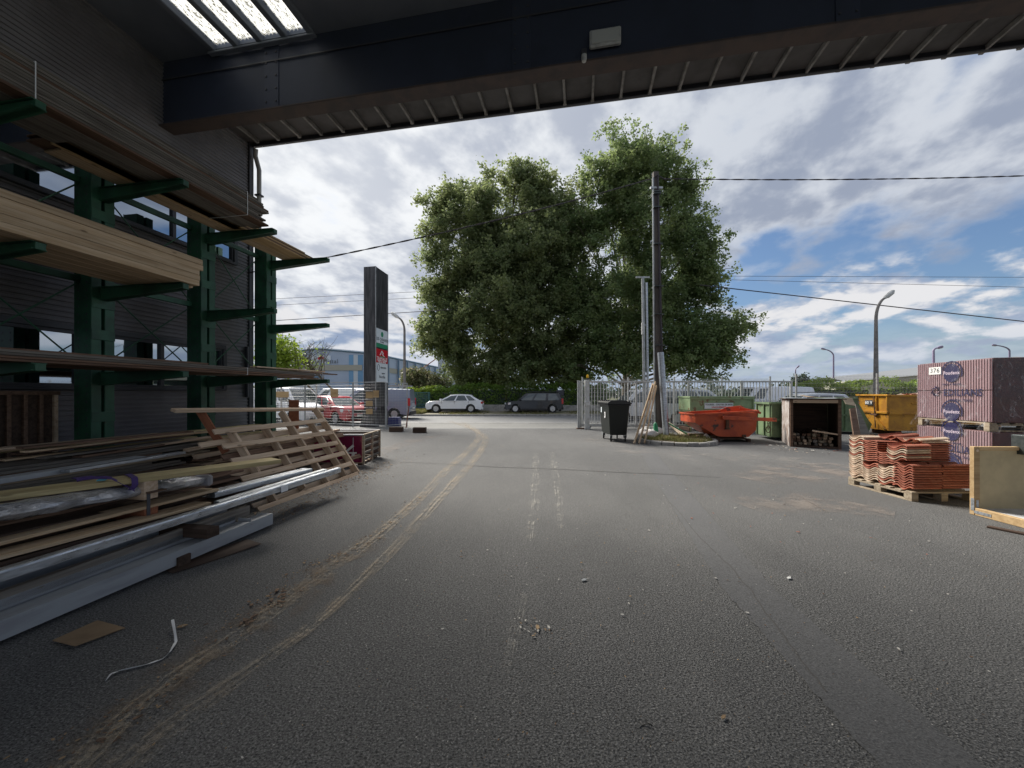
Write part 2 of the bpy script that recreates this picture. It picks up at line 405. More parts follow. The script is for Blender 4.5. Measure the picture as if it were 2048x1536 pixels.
packd = mat('wrapped_tile_shaded', (0.10, 0.032, 0.03), 0.4, col2=(0.07, 0.024, 0.024), ns=6, coat=0.2)  # darker copy of the wrapped tile, the sides' shade put into the colour
navy = mat('navy_print', (0.010, 0.009, 0.055), 0.5, coat=0.0, rv=0)
lav = mat('pale_print', (0.50, 0.42, 0.50), 0.4, rv=0)
bordeaux = mat('bordeaux_panel', (0.17, 0.006, 0.045), 0.25, coat=0.7, rv=0)
signred = mat('sign_red', (0.52, 0.012, 0.025), 0.4, rv=0)
signwhite = mat('sign_white', (0.66, 0.72, 0.76), 0.45, rv=0)
signgreen = mat('sign_green', (0.03, 0.26, 0.14), 0.45, rv=0)
inkdark = mat('ink_dark', (0.06, 0.07, 0.08), 0.5, rv=0)
inkred = mat('ink_red', (0.5, 0.03, 0.04), 0.5, rv=0)
inkwhite = mat('ink_white', (0.8, 0.8, 0.8), 0.5, rv=0)
pyl = mat('pylon_sheet', (0.022, 0.023, 0.027), 0.5, col2=(0.075, 0.075, 0.08), ns=3.0, stretch=(4, 4, 0.35), detail=8)
wpale = mat('pale_blue_cladding', (0.36, 0.43, 0.56), 0.6, col2=(0.33, 0.40, 0.53), ns=0.3)
wpale2 = mat('pale_grey_cladding', (0.50, 0.55, 0.62), 0.6)
wblue = mat('blue_cladding', (0.13, 0.27, 0.45), 0.6)
wedge = mat('roof_edge', (0.12, 0.20, 0.30), 0.6)
wband = mat('ribbed_band', (0.34, 0.33, 0.29), 0.8)
beigeb = mat('beige_shed', (0.36, 0.35, 0.29), 0.8)
sroof = mat('grey_roof', (0.17, 0.18, 0.19), 0.7)
cardm = mat('cardboard', (0.24, 0.165, 0.095), 0.85, col2=(0.19, 0.125, 0.07), ns=4)
strapw = mat('white_strap', (0.75, 0.76, 0.77), 0.5)
purple = mat('purple_webbing', (0.065, 0.035, 0.15), 0.8, bs=300, bump=0.3)
cyan = mat('cyan_tag', (0.08, 0.30, 0.38), 0.7)
wire = mat('cable', (0.035, 0.028, 0.035), 0.7, rv=0)
wirem = mat('fence_wire', (0.36, 0.37, 0.37), 0.5, 0.3, rv=0)
whitebar = mat('pale_gate_paint', (0.50, 0.51, 0.50), 0.5, col2=(0.38, 0.38, 0.36), ns=4)
lampp = mat('lamp_post', (0.22, 0.205, 0.19), 0.6, col2=(0.15, 0.14, 0.13), ns=4)
purp = mat('far_lamp_post', (0.20, 0.17, 0.26), 0.6)
yellowp = mat('yellow_beacon', (0.75, 0.42, 0.01), 0.35)
sackm = mat('white_sack', (0.66, 0.64, 0.62), 0.75, col2=(0.5, 0.46, 0.44), ns=5, bs=9, bump=0.6, bdist=0.03)
greenhose = mat('green_hose', (0.02, 0.20, 0.09), 0.5)
darksteel = mat('dark_steel', (0.05, 0.06, 0.06), 0.4, 0.5, col2=(0.08, 0.09, 0.09), ns=20)
washed = mat('whitewashed_board', (0.20, 0.14, 0.11), 0.85, col2=(0.42, 0.40, 0.385), ns=5, stretch=(3, 3, 0.9), nl=(0.42, 0.56), detail=8)
leafA = leafmat('plane_tree_leaf', (0.12, 0.165, 0.07), (0.17, 0.21, 0.085), (0.24, 0.27, 0.15), 0.55)
leafB = leafmat('maple_leaf', (0.11, 0.17, 0.065), (0.16, 0.215, 0.08), (0.22, 0.26, 0.14), 0.55)
leafH = leafmat('laurel_leaf', (0.10, 0.19, 0.035), (0.15, 0.25, 0.045), (0.22, 0.32, 0.07), 0.45, 1.0)
leafY = leafmat('bright_hedge_leaf', (0.14, 0.22, 0.025), (0.19, 0.28, 0.03), (0.24, 0.34, 0.06), 0.35, 1.0)
leafF = leafmat('flowering_shrub_leaf', (0.085, 0.11, 0.045), (0.13, 0.145, 0.06), (0.42, 0.36, 0.24), 0.3, 0.9)
leafD = leafmat('dark_tree_leaf', (0.035, 0.055, 0.035), (0.05, 0.07, 0.045), (0.06, 0.09, 0.05), 0.2)
grassm = leafmat('grass_blade', (0.11, 0.13, 0.035), (0.17, 0.16, 0.06), (0.25, 0.21, 0.10), 0.3, 2.0)
# ================================================================ GROUND
def asphalt(name, base, light, patchy=0.5, grain=1.0):
    m = bpy.data.materials.new(name); m.use_nodes = True; t = NT(m.node_tree); b = t.n['Principled BSDF']
    P = t.new('ShaderNodeNewGeometry').outputs['Position']
    big = t.noise(P, 0.22, 4, 0.55, 0.4); mid = t.noise(t.vmul(P, (1.0, 0.35, 1)), 1.1, 5, 0.6, 0.3)
    c = t.mix(t.ramp(t.math('ADD', t.math('MULTIPLY', big, 0.6), t.math('MULTIPLY', mid, 0.4)), 0.40, 0.60, 0, patchy), base, light)
    oil = t.noise(P, 0.9, 5, 0.65, 0.2); c = t.mix(t.ramp(oil, 0.63, 0.74, 0, 0.5), c, tuple(k * 0.5 for k in base))
    st = t.vor(P, 95); n = t.noise(P, 140, 2, 0.5)
    c = t.mix(t.ramp(st, 0.15, 0.6, 0.0, 0.55 * grain), c, tuple(k * 0.42 for k in base))
    sp = t.vor(P, 38, 'F1', 0); c = t.mix(t.ramp(sp, 0.10, 0.04, 0, 0.55), c, (0.42, 0.41, 0.38))
    t.put(b.inputs['Base Color'], c); b.inputs['Roughness'].default_value = 0.88; b.inputs['Specular IOR Level'].default_value = 0.3
    pit = t.noise(t.vmul(P, (1, 1.25, 1)), 80, 4, 0.68, 0.4); c = t.mix(t.ramp(pit, 0.485, 0.40, 0.0, 0.85 * grain), c, tuple(k * 0.16 for k in base)); c = t.mix(t.ramp(pit, 0.55, 0.66, 0.0, 0.7 * grain), c, tuple(min(1, k * 1.5) for k in light)); t.put(b.inputs['Base Color'], c)  # relief shade put into the colour: hollows darkened, high grain lightened
    h = t.math('ADD', t.math('MULTIPLY', st, -1.0), t.math('MULTIPLY', pit, 2.2))
    t.put(b.inputs['Normal'], t.bump(h, 0.7 * grain, 0.009)); MT[name] = m; return m
yard_m = asphalt('yard_asphalt', (0.15, 0.15, 0.149), (0.222, 0.22, 0.215), 0.7)
road_m = asphalt('road_asphalt', (0.24, 0.24, 0.24), (0.30, 0.30, 0.295), 0.5, 0.4)
walk_m = asphalt('footway_asphalt', (0.21, 0.21, 0.20), (0.27, 0.265, 0.255), 0.5, 0.4)
trench_m = asphalt('smooth_asphalt_strip', (0.108, 0.109, 0.112), (0.14, 0.14, 0.142), 0.6, 0.45)
earth = mat('earth', (0.14, 0.13, 0.08), 0.95, col2=(0.10, 0.13, 0.05), ns=0.3, world_co=True, rv=0)
verge_m = mat('verge_gravel', (0.27, 0.235, 0.18), 0.95, col2=(0.17, 0.17, 0.08), ns=1.1, world_co=True, rv=0, bs=20, bump=0.5)

def sheet(name, poly, z, mt, parent=None, **tg):
    mb = MB(); mb.add([(x, y, z) for x, y in poly], [tuple(range(len(poly)))])
    a = np.array(mb.v); o = mb.obj(name, mt, parent, **tg)
    if o.data.polygons[0].normal.z < 0: o.data.flip_normals()
    return o
sheet('ground', [(-900, -200), (900, -200), (900, 1400), (-900, 1400)], -0.03, earth, kind='structure')
sheet('yard_asphalt', [(-40, -30), (40, -30), (40, 17.62), (-40, 17.62)], 0.0, yard_m, kind='structure')
sheet('pavement', [(-60, 17.62), (60, 17.62), (60, 20.75), (-60, 20.75)], 0.002, walk_m, kind='structure')
sheet('road', [(-60, 20.95), (60, 20.95), (60, 27.2), (-60, 27.2)], -0.002, road_m, kind='structure')
sheet('car_park_asphalt', [(-60, 33.5), (-11, 33.5), (-11, 60), (-60, 60)], 0.0, walk_m, kind='structure')
sheet('car_park_asphalt', [(14, 33.5), (60, 33.5), (60, 47), (14, 47)], 0.0, walk_m, kind='structure')
# kerb stones let in between pavement and road
kerb_root = thing('kerb', 'row of pale flush kerb stones between pavement and road', 'kerb', (0, 20.85, 0)); kerb_root['kind'] = 'structure'
ks = None
for i in range(44):
    x = -22 + i * 1.0
    if ks is None:
        ks = MB().box((x + .012, 20.75, -0.03), (x + .988, 20.95, 0.012), ch=0.01).obj('kerb_stone', concrete, kerb_root)
    else:
        o = ks.copy(); C.objects.link(o); o.matrix_local = WM[kerb_root.name].inverted() @ Matrix.Translation((x + .5, 20.85, -0.03 + rnd.uniform(-.002, .004)))
far_kerb = thing('far_kerb', 'raised grey kerb along the far side of the road', 'kerb', (0, 27.3, 0)); far_kerb['kind'] = 'structure'
fk = None
for i in range(48):
    x = -24 + i
    if fk is None: fk = MB().box((x + .01, 27.2, -0.03), (x + .99, 27.36, 0.13), ch=0.015).obj('kerb_stone', concrete, far_kerb)
    else:
        o = fk.copy(); C.objects.link(o); o.matrix_local = WM[far_kerb.name].inverted() @ Matrix.Translation((x + .5, 27.28, -0.03 + rnd.uniform(-.004, .006)))
MB().box((-60, 27.36, -0.03), (60, 32.3, 0.11)).obj('verge', verge_m, kind='structure')
MB().box((-30, 17.44, -0.05), (30, 17.50, 0.006)).obj('gate_track', galvd, kind='structure')
def rough_edge(a, b, n):
    return [(a[0] + (b[0] - a[0]) * k / n + (rnd.gauss(0, .006) if k else 0), a[1] + (b[1] - a[1]) * k / n) for k in range(n)]
EL_, ER_ = [(1.50, .9), (1.73, 3.2), (2.72, 7.4), (3.72, 11.4)], [(4.12, 11.35), (3.15, 7.4), (2.13, 3.1), (1.96, .9)]
_sp = []
for a, b, n in list(zip(EL_, EL_[1:], (60, 60, 40))) + list(zip(ER_, ER_[1:], (40, 60, 60))): _sp += rough_edge(a, b, n)
_sp.append(ER_[-1])
mb = MB(); half = 160; Ls, Rs = _sp[:half], _sp[half:][::-1]; m_ = min(len(Ls), len(Rs))
for a, b in zip(Ls[:m_], Rs[:m_]): mb.v += [(a[0], a[1], .004), (b[0], b[1], .004)]
for k in range(m_ - 1): mb.face((2 * k, 2 * k + 1, 2 * k + 3, 2 * k + 2))
mb.obj('trench_strip', trench_m, kind='structure')

def ribbon(name, pts, widths, z, mt, **tg):
    mb = MB(); mb.uv = []; pts = [Vector((p[0], p[1], 0)) for p in pts]
    # resample with a smooth curve
    P = []; Wd = []
    for i in range(len(pts) - 1):
        p0 = pts[max(i - 1, 0)]; p1 = pts[i]; p2 = pts[i + 1]; p3 = pts[min(i + 2, len(pts) - 1)]
        for k in range(6):
            t = k / 6.0; P.append(0.5 * ((2 * p1) + (p2 - p0) * t + (2 * p0 - 5 * p1 + 4 * p2 - p3) * t * t + (3 * p1 - p0 - 3 * p2 + p3) * t ** 3))
            Wd.append(widths[i] * (1 - t) + widths[i + 1] * t)
    P.append(pts[-1]); Wd.append(widths[-1]); s = 0
    for i, p in enumerate(P):
        d = (P[min(i + 1, len(P) - 1)] - P[max(i - 1, 0)]).normalized(); nrm = Vector((-d.y, d.x, 0))
        if i: s += (P[i] - P[i - 1]).length
        for k in (-1, 1):
            q = p + nrm * k * Wd[i] / 2; mb.v.append((q.x, q.y, z)); mb.uv.append(((k + 1) / 2, s))
        if i: b = 2 * i; mb.face((b - 2, b, b + 1, b - 1))
    o = mb.obj(name, mt, **tg)
    if o.data.polygons[0].normal.z < 0: o.data.flip_normals()
    return o
def streak(name, c1, c2, dens=0.5, tread=True, sc_=1.0):
    """dried mud or dust pressed into the asphalt: colour with ragged, see-through gaps"""
    m = bpy.data.materials.new(name); m.use_nodes = True; t = NT(m.node_tree); b = t.n['Principled BSDF']
    uv = t.new('ShaderNodeUVMap').outputs[0]; u, v, _ = t.xyz(uv); P = t.new('ShaderNodeNewGeometry').outputs['Position']
    edge = t.math('MULTIPLY', t.ramp(u, 0.0, 0.32), t.ramp(u, 1.0, 0.68))
    n = t.noise(P, 5.0 * sc_, 6, 0.65); n2 = t.noise(t.comb(t.math('MULTIPLY', u, 5.0), t.math('MULTIPLY', v, 0.5), 0.0), 2.2, 3)
    g = t.noise(P, 40, 3, 0.6)
    a = t.math('ADD', t.math('MULTIPLY', n, 0.45 if tread else 0.70), t.math('MULTIPLY', n2, 0.35 if tread else 0.10)); a = t.math('ADD', a, t.math('MULTIPLY', g, 0.2))
    a = t.math('MULTIPLY', edge, t.ramp(a, 0.62 - dens * 0.34, 0.78 - dens * 0.34))
    if tread:
        w = t.math('SINE', t.math('ADD', t.math('MULTIPLY', v, 110.0), t.math('MULTIPLY', n2, 9.0))); a = t.math('MULTIPLY', a, t.ramp(w, -0.9, 0.4, 0.72, 1.0)); rr_ = t.math('SINE', t.math('MULTIPLY', u, 25.0)); a = t.math('MULTIPLY', a, t.ramp(rr_, -1.0, 0.2, 0.45, 1.0))
    along = t.ramp(t.noise(t.comb(0.0, v, 0.0), 0.8, 3), 0.38, 0.55, 0.6, 1.0); a = t.math('MULTIPLY', a, along)
    t.put(b.inputs['Base Color'], t.mix(t.ramp(n, 0.35, 0.65), c1, c2)); b.inputs['Roughness'].default_value = 0.95
    t.put(b.inputs['Alpha'], t.math('MULTIPLY', a, 0.68 if tread else 0.42)); t.put(b.inputs['Normal'], t.bump(g, 0.6, 0.01)); MT[name] = m; return m
mud = streak('dried_mud', (0.42, 0.37, 0.29), (0.32, 0.265, 0.20), 0.60)
mud2 = streak('brown_mud', (0.27, 0.20, 0.13), (0.18, 0.13, 0.09), 0.5, False)
dust = streak('pale_dust', (0.50, 0.48, 0.43), (0.42, 0.40, 0.35), 0.42)
pinkd = streak('brick_dust', (0.33, 0.245, 0.195), (0.30, 0.255, 0.22), 0.5, False, 0.35)
crackm = mat('crack', (0.07, 0.068, 0.066), 0.95, rv=0)
def GP(l): return [gp(x, y)[:2] for x, y in l]
ribbon('mud_track', GP([(925, 845), (948, 858), (958, 872), (938, 900), (895, 938), (850, 985), (785, 1045), (700, 1110), (600, 1180), (480, 1268), (360, 1345), (255, 1430), (120, 1560)]),
       [.5, .4, .34, .30, .28, .26, .26, .30, .28, .24, .22, .24, .26], 0.008, mud, kind='structure')
ribbon('mud_track', GP([(900, 843), (938, 856), (968, 872), (966, 893), (940, 930), (905, 968), (868, 1010), (800, 1085), (735, 1150), (640, 1240), (545, 1310), (430, 1390), (330, 1460), (200, 1570)]),
       [.5, .40, .34, .30, .26, .25, .23, .22, .18, .15, .15, .22, .28, .3], 0.012, mud, kind='structure')
ribbon('mud_track', GP([(900, 868), (850, 876), (790, 893), (740, 915), (700, 945)]), [.5, .8, .9, .6, .4], 0.008, pinkd, kind='structure')
ribbon('mud_patch', GP([(760, 1075), (640, 1150), (560, 1215), (400, 1320), (260, 1430), (60, 1580)]), [.5, .6, .55, .5, .5, .5], 0.006, mud2, kind='structure')
ribbon('dust_track', GP([(1072, 905), (1070, 960), (1068, 1010), (1060, 1080)]), [.22, .22, .2, .14], 0.009, dust, kind='structure')
ribbon('dust_track', GP([(1105, 905), (1112, 960), (1118, 1010), (1122, 1060)]), [.22, .2, .16, .1], 0.010, dust, kind='structure')
ribbon('dust_track', GP([(1046, 1190), (1030, 1260), (1015, 1350)]), [.10, .14, .1], 0.010, dust, kind='structure')
ribbon('dust_patch', GP([(950, 893), (985, 892), (1005, 891)]), [.9, 1.3, .9], 0.007, streak('sand_spill', (0.46, 0.42, 0.32), (0.38, 0.35, 0.28), 0.34, False, .5), kind='structure')
ribbon('dust_patch', GP([(868, 876), (905, 877), (935, 877)]), [1.2, 1.5, 1.2], 0.009, MT['sand_spill'], kind='structure')
wide = streak('wide_dust', (0.33, 0.31, 0.28), (0.27, 0.25, 0.23), 0.45, False, 0.35)
ribbon('dust_patch', GP([(1170, 870), (1300, 905), (1500, 915), (1640, 925)]), [1.4, 2.2, 2.2, 1.6], 0.007, wide, kind='structure')
ribbon('brick_dust', GP([(1500, 960), (1600, 945), (1700, 932)]), [1.2, 2.0, 1.6], 0.009, pinkd, kind='structure')
ribbon('brick_dust', GP([(1480, 1010), (1620, 1005), (1790, 1030)]), [1.0, 1.5, .9], 0.010, pinkd, kind='structure')
ribbon('road_line', [(-6, 19.0), (0, 19.0), (9, 18.95)], [.10, .10, .10], 0.006, dust, kind='structure')
# a thin wandering crack across the yard and one in the strip
ribbon('crack', GP([(800, 924), (900, 929), (985, 934), (1100, 938), (1220, 944), (1330, 949), (1440, 955)]), [.02, .025, .03, .03, .03, .025, .02], 0.013, crackm, kind='structure')
cp = GP([(1340, 1005), (1400, 1075), (1446, 1120), (1500, 1180), (1560, 1262), (1615, 1335), (1670, 1400)])
cp2 = []
for a, b in zip(cp, cp[1:]):
    for k in range(5): cp2.append((a[0] + (b[0] - a[0]) * k / 5 + rnd.uniform(-.012, .012), a[1] + (b[1] - a[1]) * k / 5))
ribbon('crack', cp2, [.010] * len(cp2), 0.006, crackm, kind='structure')

# ================================================================ FOLIAGE HELPERS
rng = np.random.default_rng(11)
def quads_mesh(name, V, mt):
    """V: (n,4,3) -> one mesh of n separate leaves"""
    n = len(V); me = bpy.data.meshes.new(name)
    me.vertices.add(n * 4); me.vertices.foreach_set('co', V.reshape(-1).astype(np.float32))
    me.loops.add(n * 4); me.loops.foreach_set('vertex_index', np.arange(n * 4, dtype=np.int32))
    me.polygons.add(n); me.polygons.foreach_set('loop_start', np.arange(0, n * 4, 4, dtype=np.int32))
    me.polygons.foreach_set('loop_total', np.full(n, 4, dtype=np.int32))
    me.materials.append(mt); me.update(calc_edges=True); return me
def leaf_quads(P, size, jit=0.35, droop=0.3, aspect=0.7):
    n = len(P); a = rng.normal(size=(n, 3)); a[:, 2] = a[:, 2] * 0.6 - droop; a /= np.linalg.norm(a, axis=1)[:, None]
    b = np.cross(a, rng.normal(size=(n, 3))); b /= np.linalg.norm(b, axis=1)[:, None]
    s = size * (1 + rng.uniform(-jit, jit, n)); a *= s[:, None]; b *= (s * aspect)[:, None]
    nn = np.cross(a, b); nn = nn / np.maximum(np.linalg.norm(nn, axis=1)[:, None], 1e-6) * (s * 0.15)[:, None]
    return np.stack([P - a * 0.5, P + b * 0.5 + nn, P + a * 0.5, P - b * 0.5 + nn], axis=1)
def foliage(name, centres, per, rad, size, mt, parent, M=ID, **kw):
    c = np.repeat(np.asarray(centres), per, axis=0); P = c + rng.normal(size=c.shape) * rad * 0.55
    V = leaf_quads(P, size, **kw); base = np.array(WM[parent.name].translation)
    me = quads_mesh(name, V - base, mt)
    o = link(name, me, Matrix.Translation(Vector(base)), parent); return o

def tree(name, label, base, lobes, D, trunk_r, mt, n_cl, per, size, shell=0.45, group=None, gap=0.0, cl_rad=0.62, lf=None):
    root = thing(name, label, 'tree', base, 0, group); B = Vector(base)
    cs = []; tb = MB(); tot = sum(l[2] * l[3] for l in lobes)
    topz = max((HY - l[1]) / F * D for l in lobes) + HC
    T1 = B + Vector((rnd.uniform(-.3, .3), 0, topz * 0.62))
    tpts = [B - Vector((0, 0, .3)), B + Vector((0.05, 0, topz * .12)), B + Vector((-.1, 0.1, topz * .35)), T1]
    tb.tube(tpts, [trunk_r * 1.3, trunk_r, trunk_r * .8, trunk_r * .4], 10)
    lm = MB()
    for (px, py, rx, ry) in lobes:
        py += max(0, min(26, (520 - py) * .12))
        c = at(px, py, D); sx = rx / F * D * .86; sz = ry / F * D * .86; sy = sx * 0.95
        c.y += rnd.uniform(-.25, .25) * sx
        k = max(4, int(n_cl * rx * ry / tot))
        d = rng.normal(size=(k, 3)); d /= np.linalg.norm(d, axis=1)[:, None]
        r = (shell + (1 - shell) * rng.random(k) ** 0.6)[:, None] * rng.choice([1.0, 1.0, 1.06, 0.9], size=k)[:, None]
        kt = max(3, k // 9); rt = (0.38 + 0.70 * rng.random(kt) ** 0.55)[:, None]; dt = d[:kt] * np.array([1, 1, 1.0])
        tips = np.array(c)[None, :] + dt * rt * np.array([sx, sy, sz]); w_ = rng.integers(kt, size=k)
        cc = tips[w_] + rng.normal(size=(k, 3)) * np.array([.62, .62, .42]) * rng.uniform(.7, 1.5, size=kt)[w_][:, None]; cs.append(cc)
        # limb from the trunk out to the middle of the lobe, with a few branches
        f = min(0.95, max(0.12, (c.z - B.z) / (T1.z - B.z) * 0.6)); s0 = B.lerp(T1, f)
        mid = s0.lerp(c, .5) + Vector((0, 0, sz * .15)); rr = trunk_r * (.42 - .2 * f)
        lm.tube([s0, mid, c], [rr, rr * .6, rr * .28], 6)
        for _ in range(5):
            e = Vector(cc[rng.integers(k)]); lm.tube([c.lerp(s0, .25), c.lerp(e, .5) + Vector((0, 0, .15)), e], [rr * .3, rr * .2, rr * .07], 4, cap=False)
    cs = np.concatenate(cs)
    if gap > 0:   # thin out along soft holes so the sky shows through
        keep = []
        from mathutils import noise as mn
        for p in cs:
            keep.append(mn.noise(Vector(p) * 0.32) > -gap)
        cs = cs[np.array(keep)]
    tb.obj('trunk', bark, root, smooth=True); tag(lm.obj('limbs', bark, root, smooth=True), kind='stuff')
    cr = foliage('crown', cs, per, cl_rad, size, mt, root); return root

lobes1 = [(925, 455, 80, 90), (1030, 420, 95, 95), (1105, 455, 65, 95), (885, 560, 45, 55), (868, 582, 38, 26), (900, 620, 55, 75), (1000, 560, 115, 100),
          (960, 670, 105, 85), (1060, 670, 105, 95), (1130, 590, 60, 90), (905, 700, 45, 55), (970, 735, 85, 42), (1080, 740, 95, 42), (890, 390, 40, 32), (1130, 385, 28, 38), (860, 480, 22, 40), (1030, 345, 45, 24), (950, 365, 40, 25), (1000, 480, 90, 80), (1000, 620, 120, 110), (1140, 640, 60, 100), (1040, 540, 120, 100), (1120, 690, 60, 60), (1090, 385, 60, 45), (1145, 430, 40, 60), (1060, 350, 45, 30), (1120, 500, 60, 70), (940, 400, 60, 50), (930, 745, 60, 34), (1040, 752, 90, 34), (1120, 745, 60, 36), (880, 660, 40, 50)]
tree('plane_tree', 'broad dark green plane tree behind the white hatchback, the wider of the two big trees', gp(1010, 814), lobes1, 36.0, .55, leafA, 5600, 36, .25, gap=0.6, cl_rad=0.42)
lobes2 = [(1262, 345, 72, 62), (1325, 320, 50, 58), (1212, 330, 38, 46), (1245, 440, 75, 80), (1335, 430, 50, 60), (1388, 520, 48, 75), (1392, 432, 20, 36), (1175, 480, 50, 65), (1165, 580, 50, 60),
          (1300, 545, 85, 70), (1385, 590, 50, 62), (1190, 655, 65, 70), (1300, 650, 90, 72), (1390, 680, 70, 55), (1440, 668, 45, 36), (1478, 645, 30, 22), (1455, 655, 34, 28), (1430, 660, 40, 34), (1225, 735, 80, 38), (1400, 735, 55, 30), (1310, 722, 60, 34), (1300, 280, 28, 26), (1360, 330, 22, 34), (1175, 735, 50, 36), (1455, 712, 26, 22), (1430, 545, 14, 28), (1340, 600, 60, 60), (1265, 600, 60, 60), (1230, 260, 18, 30), (1265, 300, 50, 45), (1180, 600, 60, 60), (1200, 350, 38, 46), (1215, 410, 55, 55), (1350, 375, 34, 46), (1388, 480, 44, 52), (1398, 560, 38, 55), (1245, 330, 60, 60), (1350, 690, 80, 60), (1290, 470, 60, 60), (1240, 670, 60, 60), (1420, 700, 50, 40), (1360, 520, 50, 60)]
tree('maple_tree', 'tall loose tree behind the concrete pole with one limb reaching out sideways', gp(1252, 815), lobes2, 34.0, .42, leafB, 4900, 34, .23, gap=0.36, shell=0.35, cl_rad=0.40)

# bare and half leafed trees behind the rack
def small_tree(name, label, base, px, py, D, rx, ry, mt, n, per, size, bare=0, trunk=.12):
    root = thing(name, label, 'tree', base); B = Vector(base); c = at(px, py, D); sx = rx / F * D; sz = ry / F * D
    tb = MB(); tb.tube([B - Vector((0, 0, .2)), B.lerp(c, .6), c], [trunk, trunk * .7, trunk * .3], 7); lm = MB()
    d = rng.normal(size=(max(n, 1), 3)); d /= np.linalg.norm(d, axis=1)[:, None]; cc = np.array(c) + d * (rng.random((max(n, 1), 1)) ** .5) * np.array([sx, sx, sz])
    for k in range(26 + bare):
        a = rnd.uniform(0, 6.28); e = c + Vector((math.cos(a) * sx * rnd.uniform(.4, 1.1), math.sin(a) * sx * .8, rnd.uniform(-.2, 1.1) * sz)); s0 = B.lerp(c, rnd.uniform(.55, 1))
        mid = s0.lerp(e, .5) + Vector((0, 0, .2)); lm.tube([s0, mid, e], [trunk * .25, trunk * .15, .012], 4, cap=False)
        if bare:
            for _ in range(4):
                q = mid.lerp(e, rnd.random()); lm.tube([q, q + Vector((rnd.uniform(-.5, .5), rnd.uniform(-.3, .3), rnd.uniform(0, .6)))], [.014, .006], 3, cap=False)
    tb.obj('trunk', bark, root, smooth=True); tag(lm.obj('branches', bark, root), kind='stuff')
    if n: foliage('crown', cc, per, .5, size, mt, root)
    return root
small_tree('leafy_tree', 'yellow green young tree behind the far end of the rack', (-15.2, 26.9 + 6, 0), 560, 712, 31.5, 42, 40, leafY, 150, 22, .22)
small_tree('bare_tree', 'nearly bare grey tree in front of the blue shed', (-13.8, 34, 0), 600, 715, 34, 60, 36, leafY, 24, 12, .18, bare=34)

def hedge(name, label, x0, x1, y0, y1, z0, z1, mt, dens=70, size=.13, parent=None, bumpy=.12):
    root = thing(name, label, 'hedge', ((x0 + x1) / 2, (y0 + y1) / 2, z0))
    n = int((x1 - x0) * (z1 - z0) * dens); w = y1 - y0
    P = np.stack([rng.uniform(x0, x1, n), y0 + rng.random(n) ** 1.8 * w * .5, rng.uniform(z0, z1, n)], 1)
    nt = int((x1 - x0) * w * dens * .9); T = np.stack([rng.uniform(x0, x1, nt), rng.uniform(y0, y1, nt), np.full(nt, z1)], 1)
    P = np.concatenate([P, T]); f = (P[:, 2] - z0) / (z1 - z0)
    P[:, 2] += f * (np.sin(P[:, 0] * 1.7) * bumpy + np.sin(P[:, 0] * 4.9 + 1) * bumpy * .6 + rng.normal(size=len(P)) * .05)
    P[:, 1] += np.sin(P[:, 0] * 3.1 + P[:, 2] * 4) * .09
    foliage('leaves', P, 6, .16, size, mt, root)
    mb = MB(); mb.box((x0 + .1, y0 + .22, z0), (x1 - .1, y1 - .2, z1 - .22 - bumpy)); mb.obj('shade_core', leafD, root)  # solid box darker than the leaves, shade inside the hedge put into its colour
    return root
D0 = 32.9
hx = lambda px, D=D0: (px - 1024) / F * D
hedge('laurel_hedge', 'dark laurel hedge behind the white hatchback', hx(905), hx(1012), 32.6, 33.8, .3, 2.22, leafH)
hedge('laurel_hedge', 'dark laurel hedge behind the anthracite estate car', hx(1012), hx(1116), 32.75, 33.9, .3, 2.30, leafH)
hedge('laurel_hedge', 'clipped laurel hedge ending at the sliding gate post', hx(1124), hx(1215), 32.6, 33.7, .3, 2.22, leafH)
hedge('bright_hedge', 'bright yellow green clipped hedge above the green mesh fence', hx(812, 33.5), hx(872, 33.5), 33.2, 34.3, .3, 2.05, leafY)
hedge('laurel_hedge', 'darker lower hedge between the bright hedge and the white hatchback', hx(866), hx(908), 32.9, 33.9, .3, 1.95, leafH)
hedge('bright_hedge', 'long bright green hedge behind the mesh fence beside the slanting shed', hx(1588, 28), hx(1745, 28), 28.0, 29.6, .0, 2.3, leafY, 45, .15, bumpy=.22)
hedge('bright_hedge', 'bright green hedge beside the tall curved lamp post', hx(1775, 27), hx(1905, 27), 27.0, 28.4, .0, 2.35, leafY, 45, .15, bumpy=.22)
def bush(name, label, px, py, D, rx, ry, mt, n, per, size, cat='shrub'):
    c = at(px, py, D); root = thing(name, label, cat, (c.x, D, 0)); sx = rx / F * D; sz = ry / F * D
    d = rng.normal(size=(n, 3)); d /= np.linalg.norm(d, axis=1)[:, None]; r = rng.random((n, 1)) ** .4
    P = np.array(c) + d * r * np.array([sx, sx * .7, sz]); P[:, 2] = np.maximum(P[:, 2], .1)
    foliage('leaves', P, per, .4, size, mt, root)
    mb = MB()
    for k in range(14): e = Vector(P[rng.integers(n)]); mb.tube([(c.x + rnd.uniform(-.3, .3), D, 0), tuple(e)], [.04, .012], 4)
    tag(mb.obj('stems', bark, root), kind='stuff'); return root
bush('flowering_shrub', 'tall shrub with cream blossom between the lamp post and the plane tree', 835, 765, 36, 34, 27, leafF, 260, 22, .2)
bush('flowering_shrub', 'loose cream flowering shrub under the left edge of the plane tree', 872, 775, 35, 28, 22, leafF, 160, 22, .18)
bush('dark_shrub', 'dark pointed shrub behind the mesh fence to the right of the gate', 1600, 765, 60, 14, 18, leafD, 90, 16, .3)
bush('dark_shrub', 'low dark shrubs on the skyline beside the bright hedge', 1625, 772, 62, 22, 10, leafD, 90, 16, .3)
bush('dark_shrub', 'shrub seen between the building corner and the last rack column', 494, 745, 30, 10, 26, leafY, 60, 16, .2)

